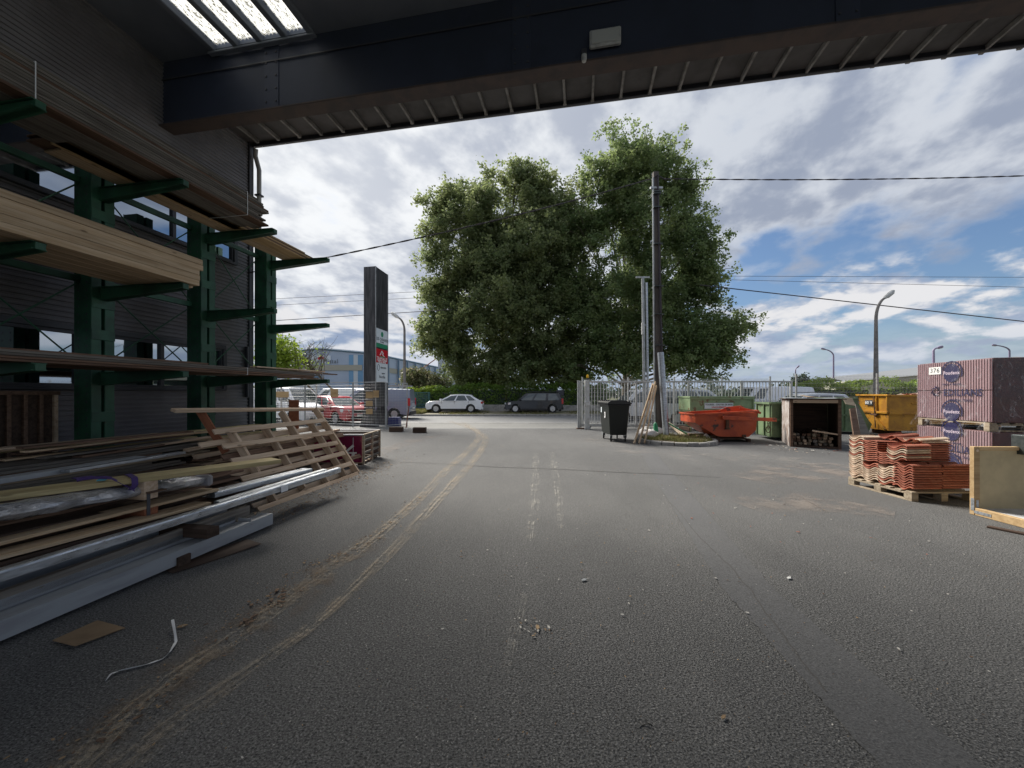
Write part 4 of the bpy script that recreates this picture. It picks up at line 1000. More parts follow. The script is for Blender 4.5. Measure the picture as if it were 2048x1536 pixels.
    def front(i, j, lay):
        t = .08 + .84 * j; a = side(0, t, -1); b = side(0, t, 1); p = a.lerp(b, .06 + .88 * i); p.x -= lay + .03 * math.sin(math.pi * i); p.z += lay * .6; return p
    pane('windscreen', front)
    if style != 'panel':
        def rear(i, j, lay):
            t = .22 + .68 * j; a = side(1, t, -1); b = side(1, t, 1); p = a.lerp(b, .08 + .84 * i); p.x += lay + .0; p.z += lay * .3; return p
        pane('rear_window', rear)
    # wheels
    def wh(x, sg):
        y = sg * (hw - .10) * taper(x); Mx = Wd @ Matrix.Translation((x, y, wheel)) @ Matrix.Rotation(R(90) * -sg, 4, 'X'); r = wheel
        Mi = Matrix.Translation((x, y, wheel)) @ Matrix.Rotation(R(90) * -sg, 4, 'X')
        t = MB().lathe([(r * .60, -.09), (r * .93, -.10), (r, -.07), (r, .07), (r * .93, .10), (r * .66, .095), (r * .62, .05)], 26, Mi).obj('wheel', rubber, root, Wd, smooth=True)
        m = MB().lathe([(r * .60, .04), (r * .64, .085), (r * .60, .088), (r * .56, .06), (.02, .055)], 26, Mi)
        for k in range(rims):
            a0 = 2 * math.pi * k / rims; m.box((r * .10, -r * .075, .055), (r * .60, r * .075, .082), Mi @ Matrix.Rotation(a0, 4, 'Z'), ch=.008)
        m.lathe([(r * .16, .05), (r * .16, .092), (.01, .095)], 12, Mi); m.obj('rim', rimm, t, Wd, smooth=True)
        d = MB().lathe([(r * .55, .050), (r * .55, .0555), (.01, .056)], 20, Mi)
    for x in (xf, xr):
        for sg in (-1, 1): wh(x, sg)
    for sg in (-1, 1):
        y = sg * hw
        m = MB()   # headlight wraps the corner
        for k in range(5):
            f = k / 4; x = X(.006 + .10 * f); yy = sg * hw * (taper(x)) * (.80 + .19 * min(1, f * 1.6)); m.v += [(x, yy, hood * .66 + .03 * f), (x + .012, yy, hood * .82 + .035 * f)]
        for k in range(4): m.face((2 * k, 2 * k + 1, 2 * k + 3, 2 * k + 2))
        m2 = MB(); 
        for p in m.v: m2.v.append((p[0] - .02, p[1] + sg * .012, p[2]))
        for f_ in m.f: m2.face(f_)
        bsz = len(m2.v); m2.v += m.v
        for f_ in m.f: m2.face([bsz + q for q in reversed(f_)])
        for (q0, q1) in ((0, 1), (8, 9)): m2.face((q0, q1, bsz + q1, bsz + q0))
        for k in range(4): m2.face((2 * k, 2 * k + 2, bsz + 2 * k + 2, bsz + 2 * k)); m2.face((2 * k + 1, 2 * k + 3, bsz + 2 * k + 3, bsz + 2 * k + 1))
        m2.obj('headlight', headl, root, Wd)
        zt0, zt1 = (belt * .74, belt * 1.0) if style == 'hatch' else (belt * .72, belt * 1.22)
        xw = .075 if style == 'hatch' else .03
        MB().box((X(1 - xw), y * .955 * taper(X(.97)) - .02 * sg, zt0), (X(1.004), y * taper(X(.97)) * .965 + .01 * sg, zt1 - .06), ch=.015).obj('tail_light', taill, root, Wd)
        MB().box((X(xs[0] + .035), y * .93, belt + .02), (X(xs[0] + .075), y * .93 + sg * .17, belt + .16), ch=.04).obj('mirror', paint if style == 'hatch' else darkpl, root, Wd)
        # door shut lines and handles
        for (s0) in [sp[0] - .02 for sp in spans[1:]] + [spans[0][0] + .03]:
            xx = xb[0] + (xb[1] - xb[0]) * s0
            MB().box((xx - .005, y * .935 * taper(xx), .34), (xx + .005, y * .972 * taper(xx) + sg * .006, belt - .02)).obj('door_seam', darkpl, root, Wd)
        for (s0) in [sp[1] - .09 for sp in spans[:2]]:
            xx = xb[0] + (xb[1] - xb[0]) * s0
            MB().box((xx - .09, y * .95 * taper(xx), belt - .15), (xx + .07, y * .975 * taper(xx) + sg * .018, belt - .12), ch=.008).obj('door_handle', paint, root, Wd)
        MB().box((xf + ra + .02, y * .93, sill - .02), (xr - ra - .02, y * .958 + sg * .004, sill + .085), ch=.012).obj('sill_trim', darkpl, root, Wd)
    MB().box((X(-.008), -hw * .62, .28), (X(.02), hw * .62, .44), ch=.03).obj('lower_grille', darkpl, root, Wd)
    MB().box((X(-.006), -hw * .50, hood * .62), (X(.02), hw * .50, hood * .78), ch=.02).obj('grille', darkpl, root, Wd)
    MB().box((X(-.014), -.26, .44), (X(-.004), .26, .55), ch=.004).obj('number_plate', plate, root, Wd)
    MB().box((X(.985), -hw * .86, sill), (X(1.008), hw * .86, .46), ch=.03).obj('rear_bumper', darkpl if style != 'hatch' else paint, root, Wd)
    MB().box((X(1.001), -.26, .62), (X(1.012), .26, .73), ch=.004).obj('number_plate', plate, root, Wd)
    MB().box((X(.08), -hw * .75, .16), (X(.92), hw * .75, .36)).obj('underbody', darkpl, root, Wd)
    if roofrack:
        for sg in (-1, 1): MB().tube([Wd @ Vector((xt[0] + .15, sg * wt * .86, H + .04)), Wd @ Vector((xt[1] - .1, sg * wt * .86, H + .04))], .022, 6).obj('roof_rail', darkpl, root)
    return root

GV = 0.11
hatch = car('parked_car', 'white five door hatchback parked on the verge beyond the road', 'car', (910 - 1024) / F * 30.3, 30.3 + .2, 0, 4.42, 1.80, 1.44, white_p, .93, .93, (.22, .42, .80, .985), GV, .32, 'hatch', (.83, 3.52), 5, glass_s=((.06, .36), (.40, .68), (.72, .90)))
wagon = car('parked_car', 'anthracite estate car with roof rails parked on the verge beside the laurel hedge', 'car', (1067 - 1024) / F * 30.3, 30.3 + .2, 0, 4.52, 1.75, 1.60, anth_p, .95, .93, (.21, .37, .93, .99), GV, .32, 'estate', (.82, 3.70), 6, roofrack=True, glass_s=((.05, .31), (.35, .62), (.68, .95)))
# behind the fence on the right
car('parked_van', 'small white panel van behind the gate, its bonnet towards the black bin', 'van', (1284 - 1024) / F * 22.6, 22.6, R(4), 4.5, 1.85, 1.86, white_p, 1.08, 1.0, (.20, .36, .97, .995), 0, .33, 'panel', (.8, 3.55), 6, glass_s=((.06, .27), (.31, .46)))
car('parked_car', 'silvery white people carrier behind the pale green skip, facing away from the van', 'car', (1392 - 1024) / F * 20.6, 20.6, R(178), 4.6, 1.85, 1.86, silver_p, 1.06, 1.0, (.22, .40, .95, .99), 0, .33, 'estate', (.85, 3.6), 5, glass_s=((.05, .30), (.34, .62), (.66, .94)))
car('parked_van', 'tall white delivery van behind the gate left of the bright hedge', 'van', (1534 - 1024) / F * 25.0, 25.0, R(2), 5.3, 2.05, 2.06, white_p, 1.25, 1.15, (.14, .26, .985, .998), 0, .35, 'panel', (.9, 4.2), 6, glass_s=((.05, .22),))
car('parked_car', 'silver car behind the mesh fence above the open wooden box', 'car', (1612 - 1024) / F * 19.4, 19.6, R(2), 4.4, 1.8, 1.62, silver_p, 1.0, .98, (.22, .42, .90, .99), 0, .33, 'estate', (.83, 3.5), 5, roofrack=True, glass_s=((.05, .31), (.35, .62), (.66, .93)))
# behind the fence on the left
car('parked_van', 'white van with a sloping bonnet behind the temporary fence, next to the red car', 'van', (572 - 1024) / F * 20.6, 20.9, R(155), 4.9, 1.95, 1.97, white_p, 1.16, 1.05, (.17, .33, .97, .995), 0, .34, 'panel', (.9, 3.95), 6, glass_s=((.06, .27), (.31, .5)))
car('parked_car', 'bright red car behind the temporary fence, nose towards the tall pylon sign', 'car', (668 - 1024) / F * 20.6, 20.9, R(146), 4.4, 1.84, 1.50, red_p, .98, .98, (.24, .42, .86, .985), 0, .34, 'hatch', (.88, 3.5), 5, glass_s=((.05, .31), (.35, .62), (.66, .91)))
bv = car('parked_van', 'blue grey panel van with ladder rack on its roof, behind the pylon sign', 'van', (747 - 1024) / F * 24.6, 24.8, R(2), 4.9, 1.95, 1.93, blue_p, 1.12, 1.05, (.16, .30, .985, .998), 0, .33, 'panel', (.9, 3.95), 6, glass_s=((.06, .27),))
Wv = WM[bv.name]
for sg in (-1, 1): MB().box((-1.6, sg * .55 - .03, 2.04), (2.3, sg * .55 + .03, 2.12)).obj('ladder_rail', galvd, bv, Wv)
for k in range(12): MB().box((-1.5 + k * .33, -.52, 2.06), (-1.46 + k * .33, .52, 2.10)).obj('ladder_rung', galvd, bv, Wv)
lorry_x = (648 - 1024) / F * 40
car('parked_lorry', 'far white van cab seen above the red car', 'van', lorry_x + 2.0, 40, 0, 6.0, 2.2, 2.15, white_p, 1.3, 1.2, (.10, .20, .985, .998), 0, .4, 'panel', (1.0, 4.8), 6, glass_s=((.04, .2),))

# ================================================================ GATE AND FENCES
def gx(f): return Vector((3.12 + (12.32 - 3.12) * f, 17.5 - .5 * f, 0))
GZ = 2.16
gt = thing('sliding_gate', 'long pale steel bar gate standing open along the fence on the right', 'gate', gx(.5))
GM = axisM(gx(0), gx(1)); gl = (gx(1) - gx(0)).length; GM.translation = gx(0)
MB().box((.0, -.03, GZ - .07), (gl, .03, GZ), ch=.006).obj('top_rail', whitebar, gt, GM)
MB().box((.0, -.04, .10), (gl, .04, .22), ch=.006).obj('bottom_rail', whitebar, gt, GM)
nbar = int(gl / .134); pb = None
for i in range(nbar):
    x = .10 + i * .134
    if pb is None: pb = MB().box((x - .0125, -.0125, .22), (x + .0125, .0125, GZ - .07)).obj('bar', whitebar, gt, GM); B0 = pb.matrix_local.copy(); X0 = x
    else:
        o = pb.copy(); C.objects.link(o); o.matrix_local = WM[gt.name].inverted() @ GM @ Matrix.Translation((x - X0, 0, 0)) @ GM.inverted() @ WM[pb.name]
for f in (0.0, .27, .52, .77, 1.0):
    x = gl * f; MB().box((x - .045, -.045, .06), (x + .045, .045, GZ + .01), ch=.008).obj('post', whitebar, gt, GM)
for x in (.4, gl - .5): MB().lathe([(.07, -.02), (.08, 0), (.07, .02)], 14, Matrix.Translation((x, 0, .09)) @ Matrix.Rotation(R(90), 4, 'X')).obj('roller', galvd, gt, GM)
gpst = thing('gate_post', 'stout pale gate post with an orange beacon on top', 'post', (gp(1174, 860).x, 17.2, 0))
x = (1174 - 1024) / F * 17.2
MB().box((x - .10, 17.12, 0), (x + .10, 17.28, 2.2), ch=.012).obj('post', whitebar, gpst)
MB().box((x - .14, 17.06, 1.05), (x + .13, 17.12, 1.25), ch=.01).obj('sensor_box', lampw, gpst)
MB().lathe([(.045, 2.2), (.045, 2.26), (.04, 2.30)], 12, Matrix.Translation((x + .03, 17.2, 0))).obj('beacon_base', darkpl, gpst)
MB().lathe([(.05, 2.30), (.055, 2.36), (.045, 2.42), (.01, 2.44)], 14, Matrix.Translation((x + .03, 17.2, 0))).obj('beacon', yellowp, gpst, smooth=True)
gp2 = thing('gate_post', 'slim weathered post at the road end of the sliding gate', 'post', ((1157 - 1024) / F * 17.4, 17.4, 0)); x = (1157 - 1024) / F * 17.4
MB().box((x - .05, 17.35, 0), (x + .05, 17.45, 2.18), ch=.01).obj('post', galvd, gp2); MB().box((x - .09, 17.30, 0), (x + .35, 17.5, .05), ch=.01).obj('foot_plate', rust, gp2)

def mesh_fence(name, label, A, B, h, n_post, bends=(.25, .95, 1.65, 2.2), pitch=.055, wr=.0042, z0=.05):
    A = Vector(A); B = Vector(B); root = thing(name, label, 'fence', (A + B) / 2); M = axisM(A, B); M.translation = A; L = (B - A).length
    for i in range(n_post):
        x = L * i / (n_post - 1); MB().box((x - .03, -.03, 0), (x + .03, .03, h + .05), ch=.006).obj('post', whitebar, root, M)
        MB().box((x - .034, -.034, h + .05), (x + .034, .034, h + .075), ch=.008).obj('post_cap', galvd, root, M)
    mb = MB(); k = int(L / pitch)
    zz = [z0]
    for b in bends:
        if b < h - .1: zz += [b - .05, b, b + .05]
    zz.append(h)
    for i in range(k):
        x = i * pitch; pts = []
        for z in zz: pts.append((x, -.035 if any(abs(z - b) < 1e-6 for b in bends) else 0.0, z))
        mb.tube(pts, wr, 3, cap=False)
    tag(mb.obj('vertical_wires', wirem, root, M), kind='stuff')
    mb = MB()
    z = z0
    while z < h:
        mb.tube([(0, .003, z), (L, .003, z)], wr, 3, cap=False); z += .2
    for b in bends: mb.tube([(0, -.035, b), (L, -.035, b)], wr, 3, cap=False)
    tag(mb.obj('horizontal_wires', wirem, root, M), kind='stuff'); return root
mesh_fence('mesh_fence', 'tall pale wire mesh fence behind the sliding gate', (3.4, 18.6, 0), (12.0, 17.9, 0), 2.32, 5)
mesh_fence('mesh_fence', 'tall wire mesh fence with pale posts behind the open wooden box and the yellow skip', (12.55, 17.0, 0), (25.5, 15.6, 0), 2.40, 5)
mesh_fence('mesh_fence', 'wire mesh fence between the warehouse corner and the white van', (-15.2, 19.6, 0), (-9.6, 18.9, 0), 2.25, 4, pitch=.12, wr=.003)
# temporary site fence panels
def site_fence(name, label, A, B, h=2.05, vn=10, hn=26):
    A = Vector(A); B = Vector(B); root = thing(name, label, 'fence', (A + B) / 2); M = axisM(A, B); M.translation = A; L = (B - A).length
    for x in (0.02, L - .02): MB().tube([M @ Vector((x, 0, .02)), M @ Vector((x, 0, h))], .021, 8).obj('post', galvd, root)
    MB().tube([M @ Vector((0, 0, h)), M @ Vector((L, 0, h))], .018, 6).obj('top_rail', galvd, root)
    MB().tube([M @ Vector((0, 0, .16)), M @ Vector((L, 0, .16))], .018, 6).obj('bottom_rail', galvd, root)
    mb = MB()
    for i in range(vn): mb.tube([(.05 + (L - .1) * i / (vn - 1), 0, .16), (.05 + (L - .1) * i / (vn - 1), 0, h)], .0024, 3, cap=False)
    for i in range(hn): z = .16 + (h - .16) * i / hn; mb.tube([(0.02, .004, z), (L - .02, .004, z)], .0024, 3, cap=False)
    tag(mb.obj('wire_infill', wirem, root, M), kind='stuff'); return root
SF = [((548 - 1024) / F * 18.9, 18.9), ((610 - 1024) / F * 18.7, 18.7), ((706 - 1024) / F * 18.0, 18.0), ((772 - 1024) / F * 17.4, 17.4), ((815 - 1024) / F * 18.2, 18.2)]
sfl = ['site fence panel in front of the white van bonnet', 'site fence panel in front of the red car', 'site fence panel in front of the pylon sign', 'last site fence panel, angled towards the road beside the van']
for i in range(4): site_fence('site_fence_panel', sfl[i], (*SF[i], 0), (*SF[i + 1], 0), 2.12 if i < 3 else 2.08, 10 if i < 2 else 8, 15)
# timber blocks holding the site fence, board tags wired to it
for i, (px, py, w, h, l) in enumerate(((791, 864, .55, .2, 'dark timber block on the ground at the foot of the last site fence panel'), (838, 866, .52, .22, 'dark timber block lying alone between the site fence and the mud tracks'), (741, 849, .3, .10, 'small dark block under the site fence by the red car'))):
    p = gp(px, py); p.y += .12
    MB().box((p.x - w / 2, p.y - .12, 0), (p.x + w / 2, p.y + .12, h), ch=.012).obj('timber_block', darkwood, label=l, cat='block')
for i, (px, py, w, h, D, l) in enumerate(((564, 789, .68, .28, 18.4, 'wide plywood offcut hung on the fence in front of the white van'), (669, 786, .36, .40, 18.1, 'square plywood offcut with a small batten hung on the fence above the red car'),
                            (739, 790, .32, .30, 17.5, 'plywood square on the fence, upper left of the group of four'), (752.5, 788, .26, .32, 17.45, 'plywood square with batten on the fence, upper right of the group of four'),
                            (739, 807, .30, .24, 17.5, 'plywood square on the fence in the middle of the column of three'), (739, 823, .30, .24, 17.5, 'faded plywood square, lowest on the fence before the pylon'))):
    p = at(px, py, D); o = thing('plywood_tag', l, 'board', (p.x, p.y, p.z - h / 2))
    MB().box((p.x - w / 2, D - .03, p.z - h / 2), (p.x + w / 2, D - .012, p.z + h / 2), ch=.003).obj('plate', ply, o)
    if i in (1, 3): MB().box((p.x - w * .2, D - .06, p.z - .02), (p.x + w * .42, D - .031, p.z + .05), ch=.003).obj('batten', ply, o)
bar('lath', gp(812, 820 + 36), gp(812, 856) + Vector((.12, .1, .0)) + Vector((0, 0, 1.05)), .05, .03, redpost, None, label='reddish lath leaning against the end of the site fence', cat='lath')
bb = gp(783, 853); MB().prism([(-.28, 0), (.28, 0), (.25, .42), (-.25, .42)], -.2, .2, Matrix.Translation(bb + Vector((0, .5, 0)))).obj('blue_tub', mat('blue_plastic', (.03, .04, .16), .4), label='dark blue plastic tub on the ground behind the site fence', cat='tub')

# ================================================================ PYLON SIGN
pa = Vector((-6.56, 18.5, 0)); pbx = Vector((-6.45 + .05, 19.8, 0)); pl = Vector((-7.17, 18.62, 0)); zt = 7.72
ps = thing('pylon_sign', 'tall black pylon sign with company boards behind the site fence', 'sign', pa + Vector((-.3, .6, 0)))
zb = .95; dd = pbx - pa; ee = pl - pa
c4 = [pa, pbx, pbx + ee, pl]
mb = MB(); mb.v = [tuple(q + Vector((0, 0, z))) for z in (zb, zt) for q in c4]
for f in ((0, 1, 2, 3), (4, 7, 6, 5), (0, 4, 5, 1), (1, 5, 6, 2), (2, 6, 7, 3), (3, 7, 4, 0)): mb.face(f)
mb.obj('casing', pyl, ps)
mb = MB(); i1 = .10   # tapered legs under the casing
for (q, r) in ((pa, .12), (pbx, .12)):
    c0 = q + ee * .5; mb.add([tuple(c0 + Vector((sx * w, sy * w * .7, z))) for z, w in ((0, .38), (zb, .20)) for sx, sy in ((-1, -1), (1, -1), (1, 1), (-1, 1))],
           [(3, 2, 1, 0), (4, 5, 6, 7), (0, 1, 5, 4), (1, 2, 6, 5), (2, 3, 7, 6), (3, 0, 4, 7)])
tag(mb.obj('legs', pyl, ps), kind='stuff')
nrm = Vector((dd.y, -dd.x, 0)).normalized()
PM = Matrix((dd.normalized(), Vector((0, 0, 1)), nrm)).transposed().to_4x4(); PM.translation = pa
LW = dd.length
for (px_, py_, q) in ((0, 0, pa), (0, 0, pbx)): MB().box((-.02 if q is pa else LW - .02, zb, .0), (.02 if q is pa else LW + .02, zt, .03)).obj('edge_strip', galvd, ps, PM)
def zpx(y): return HC + (HY - y) / F * 18.5
def pboard(y0, y1, mt_, nm='sign_board'):
    return MB().box((.03, zpx(y1), .002), (LW - .03, zpx(y0), .022), ch=.003).obj(nm, mt_, ps, PM)
pboard(655, 684.5, signwhite); pboard(685, 693, signgreen); pboard(696, 724, signred); pboard(724.5, 764, signwhite)
def ptx(s, y, size, mt_, sx=1.0, x=None): return text(s, 'lettering', size, mt_, PM @ Matrix.Translation((LW / 2 if x is None else x, zpx(y), .024)), ps, sx, .004)
ptx('LES CABANES', 676, .19, inkdark, 1.0); ptx('du bassin', 681, .10, inkdark)
MB().lathe([(.13, 0), (.13, .006), (.01, .006)], 20, Matrix.Translation((LW / 2, zpx(665), .022))).obj('logo_disc', signgreen, ps, PM)
for (a, b) in (((.40, 709), (.62, 699.5)), ((.62, 699.5), (.80, 705)), ((.42, 711.5), (.98, 711.5)), ((.62, 705), (.92, 711))):
    p, q = PM @ Vector((a[0], zpx(a[1]), .028)), PM @ Vector((b[0], zpx(b[1]), .028)); bar('logo_stroke', p, q, .012, .05, inkwhite if a[1] < 711 else signgreen, ps, up=Vector((0, 0, 1)))
ptx('TRAPSALLE', 715.5, .21, inkwhite); ptx('Charpente - Couverture', 719.2, .095, inkwhite); ptx('Zinguerie - Bardage', 722.2, .095, inkwhite)
mb = MB(); 
for k in range(16):
    a0, a1 = 2 * math.pi * k / 16, 2 * math.pi * (k + 1) / 16; mb.tube([(.25 + .11 * math.cos(a0), zpx(734) + .15 * math.sin(a0), .026), (.25 + .11 * math.cos(a1), zpx(734) + .15 * math.sin(a1), .026)], .012, 4)
mb.obj('logo_ring', inkdark, ps, PM)
ptx('MENUISERIE', 734, .12, inkdark, .9, .80); ptx('NectiBa', 753, .19, inkdark); bar('logo_stroke', PM @ Vector((.62, zpx(746), .028)), PM @ Vector((.92, zpx(745.5), .028)), .012, .05, inkdark, ps)

# ================================================================ POLES, LAMPS, CABLES
PB = Vector((5.29, 13.8, 0)); PT = Vector((5.14, 13.8, 9.52))
cp_ = thing('utility_pole', 'tall brown concrete utility pole on the grassy island, black cable down its side', 'pole', PB)
n_ = 4; mb = MB(); mb.v = []
for (z, w, d) in ((-.05, .145, .13), (9.52, .09, .08)):
    c = PB.lerp(PT, max(z, 0) / 9.52)
    for sx, sy in ((-1, -1), (1, -1), (1, 1), (-1, 1)): mb.v.append((c.x + sx * w, c.y + sy * d, z))
for f in ((3, 2, 1, 0), (4, 5, 6, 7), (0, 1, 5, 4), (1, 2, 6, 5), (2, 3, 7, 6), (3, 0, 4, 7)): mb.face(f)
mb.obj('shaft', polec, cp_)
def pc(z, dx=0, dy=0): c = PB.lerp(PT, z / 9.52); return Vector((c.x + dx, c.y + dy, z))
MB().tube([pc(9.4, .04, -.12), pc(7.0, .03, -.14), pc(4.5, .04, -.16), pc(2.5, .06, -.18), pc(.4, .07, -.20)], .028, 6).obj('black_cable', wire, cp_)
MB().tube([pc(9.3, -.11, -.06), pc(4.5, -.15, -.05), pc(.2, -.185, -.06)], .035, 8).obj('side_tube', galvd, cp_, smooth=True)
for z in (8.75, 8.68, 8.2, 6.9, 5.4, 4.4, 3.3, 1.6): w = .165 - .065 * z / 9.52; MB().box((pc(z).x - w - .03, pc(z).y - .19, z), (pc(z).x + w + .03, pc(z).y + .16, z + .035)).obj('steel_band', darksteel, cp_)
MB().box((pc(8.9).x - .22, pc(8.9).y - .1, 8.9), (pc(8.9).x + .22, pc(8.9).y - .03, 8.97)).obj('crossarm', galvd, cp_)
MB().tube([pc(9.25, -.15), pc(9.35, .0, -.15), pc(9.25, .38, 0)], .02, 6).obj('hook', wire, cp_)
# galvanised tube leaning on the pole
tb_ = MB(); tp = at(1321, 705, 13.45); bp = gp(1330, 884); bp = Vector((5.33, 13.30, .1))
tb_.tube([bp, bp.lerp(tp, .25), tp], [.10, .105, .105], 16); tb_.obj('galvanised_tube', galv, smooth=True, label='fat galvanised tube leaning on the concrete pole, crushed at its foot', cat='tube')
gpz = thing('metal_pole', 'slim pair of galvanised poles behind the gate left of the concrete pole', 'pole', ((1288 - 1024) / F * 19.6, 19.6, 0)); D = 19.6
x0_, x1_ = (1289.5 - 1024) / F * D, (1285.5 - 1024) / F * D
MB().tube([(x0_, D, 0), (x1_, D, HC + (HY - 556) / F * D)], .075, 10).obj('shaft', galvd, gpz, smooth=True)
MB().tube([(x0_ + .16, D - .05, 0), (x1_ + .17, D - .05, HC + (HY - 566) / F * D)], .06, 10).obj('second_tube', galv, gpz, smooth=True)
MB().box((x1_ - .35, D - .03, HC + (HY - 556) / F * D), (x1_ + .35, D + .03, HC + (HY - 553) / F * D)).obj('crossarm', galvd, gpz)
MB().box((x0_ - .17, D - .1, 5.2 - .6), (x0_ - .05, D + .02, 5.2)).obj('junction_box', lampw, gpz)
MB().tube([(7.05, 18.0, 0), (7.03, 18.0, 2.9)], .05, 8).tube([(7.15, 18.0, 0), (7.13, 18.0, 2.95)], .035, 8).obj('fence_stake', galvd, smooth=True, label='pair of short grey stakes behind the gate beside the concrete pole', cat='stake')
def street_lamp(nm, label, px, D, ytop, xh, yh, r0, r1, mt_, group=None, n=12):
    x = (px - 1024) / F * D; zt_ = HC + (HY - ytop) / F * D; hd = at(xh, yh, D); root = thing(nm, label, 'street lamp', (x, D, 0), 0, group)
    pts = [(x, D, 0), (x, D, zt_ * .5), (x, D, zt_)]; rs = [r0, (r0 + r1) / 2, r1]
    for k in range(1, 9):
        f = k / 8; a = f * R(72); pts.append((x + (hd.x - x) * (1 - math.cos(a)) / (1 - math.cos(R(72))), D, zt_ + (hd.z - zt_) * math.sin(a) / math.sin(R(72)))); rs.append(r1 * (1 - .25 * f))
    MB().tube(pts, rs, n).obj('post', mt_, root, smooth=True); s = 1 if hd.x > x else -1
    d = (Vector(pts[-1]) - Vector(pts[-2])).normalized(); e = Vector(pts[-1])
    Mh = axisM(e, e + d); Mh.translation = e
    MB().lathe([(r1 * .6, 0), (r1 * 1.1, .08), (r1 * 1.5, .3), (r1 * 1.3, .62), (r1 * .5, .72)], 12, Mh @ Matrix.Rotation(R(90), 4, 'Y') ).obj('lamp_head', mt_ if mt_ is not lampp else lampw, root, smooth=True)
    MB().box((.18, -r1 * .9, -r1 * 1.6), (.6, r1 * .9, -r1 * .9), Mh, ch=.02).obj('lens', lampw, root)
    return root
street_lamp('street_lamp', 'curved street lamp between the pylon sign and the cream shrubs', 809, 29, 662, 798, 636, .13, .085, lampp)
street_lamp('street_lamp', 'tall thick curved street lamp behind the mesh fence above the yellow skip', 1752, 21.5, 640, 1768, 597, .145, .08, lampp)
street_lamp('street_lamp', 'far slim street lamp seen over the silver car, arm to the side', 1667, 60, 712, 1651, 699, .14, .10, purp)
street_lamp('street_lamp', 'far slim street lamp just left of the bright hedge', 1591, 75, 742, 1593, 736, .16, .10, purp)
street_lamp('street_lamp', 'far double headed lamp above the wrapped tile packs', 1867, 45, 702, 1874, 696, .19, .11, purp)
street_lamp('street_lamp', 'far slim lamp seen over the dark end of the wrapped packs', 2019, 55, 702, 1994, 691, .14, .1, purp)
def cable(name, label, pts, r, n=5, twist=False, sag=0.0):
    P = []
    for a, b in zip(pts, pts[1:]):
        a = Vector(a); b = Vector(b); k = 40
        for i in range(k):
            f = i / k; p = a.lerp(b, f); p.z -= sag * 4 * f * (1 - f); P.append(p)
    P.append(Vector(pts[-1])); mb = MB()
    if twist:
        Q = []
        for a, b in zip(P, P[1:]):
            for i in range(4): Q.append(a.lerp(b, i / 4))
        for ph_ in (0, math.pi): mb.tube([q + Vector((0, math.sin(i * .55 + ph_) * r, math.cos(i * .55 + ph_) * r)) for i, q in enumerate(Q)], r, n)
    else: mb.tube(P, r, n)
    return mb.obj(name, wire, label=label, cat='cable')
K0 = pc(9.3, -.15)
cable('overhead_cable', 'thick twisted cable running from the concrete pole to the warehouse', [at(496, 546, 9.95), K0], .012, twist=True, sag=.16)
cable('overhead_cable', 'thick twisted cable running from the concrete pole out over the tile packs', [K0 + Vector((.5, 0, 0)), at(2250, 344, 12.5)], .012, twist=True, sag=.12)
D = 40
for (a, b, l) in (((440, 603), (905, 580), 'upper of the three thin wires behind the pylon sign'), ((440, 616), (905, 592), 'middle one of the three thin wires behind the pylon sign')): cable('thin_wire', l, [at(*a, 44), at(*b, 44)], .022, 4)
cable('thin_wire', 'lowest and thickest of the three wires behind the pylon sign', [at(440, 648, 32), at(905, 619, 32)], .026, 4)
for (a, b, l) in (((1400, 552), (2150, 555), 'upper of the two faint wires right of the maple tree'), ((1400, 558), (2150, 577), 'lower of the two faint wires right of the maple tree')): cable('thin_wire', l, [at(*a, 44), at(*b, 44)], .022, 4)
cable('thin_wire', 'thicker wire sloping down to the side over the yellow skip', [at(1400, 570, 30), at(2200, 660, 30)], .04, 4)
# ================================================================ RIGHT SIDE OBJECTS
# grassy island with its kerb stones
ic = Vector((5.45, 12.9, 0)); ax, ay = 1.28, 1.35
isl = thing('island_kerb', 'rounded grey kerb around the grassy island at the concrete pole', 'kerb', ic)
NS = 22
def epos(a, k=1.0, z=0): return Vector((ic.x + ax * k * math.cos(a), ic.y + ay * k * math.sin(a), z))
for i in range(NS):
    a0 = 2 * math.pi * i / NS + .012; a1 = 2 * math.pi * (i + 1) / NS - .012; mb = MB(); n = 3
    hh = .115 + rnd.uniform(-.008, .008)
    for k in range(n + 1):
        a = a0 + (a1 - a0) * k / n
        for (kk, z) in ((1.0, -.02), (.992, hh - .02), (.975, hh), (.90, hh), (.89, -.02)): mb.v.append(tuple(epos(a, kk, z)))
    for k in range(n):
        for j in range(5): j2 = (j + 1) % 5; b = k * 5; mb.face((b + j, b + 5 + j, b + 5 + j2, b + j2))
    mb.face([4, 3, 2, 1, 0][::-1]); mb.face([n * 5 + j for j in (4, 3, 2, 1, 0)])
    mb.obj('kerb_stone', concrete, isl)
mb = MB(); mb.v = [(ic.x, ic.y, .12)]; 
for k, zz in ((.5, .115), (.885, .085)):
    for i in range(40): p = epos(2 * math.pi * i / 40, k, zz + rnd.uniform(-.01, .012)); mb.v.append(tuple(p))
for i in range(40): j = (i + 1) % 40; mb.face((0, 1 + i, 1 + j)); mb.face((1 + i, 41 + i, 41 + j, 1 + j))
mb.obj('island_soil', mat('soil', (.16, .115, .07), .95, col2=(.12, .12, .05), ns=5, bs=30, bump=.6, rv=0), kind='structure')
grass('island_grass', ic.x - ax, ic.x + ax, ic.y - ay, ic.y + ay, .095, 9000, .13, .008,
      mask=lambda P: ((((P[:, 0] - ic.x) / ax) ** 2 + ((P[:, 1] - ic.y) / ay) ** 2) < .74) & (np.sin(P[:, 0] * 5) + np.sin(P[:, 1] * 6 + P[:, 0] * 3) > -.5))
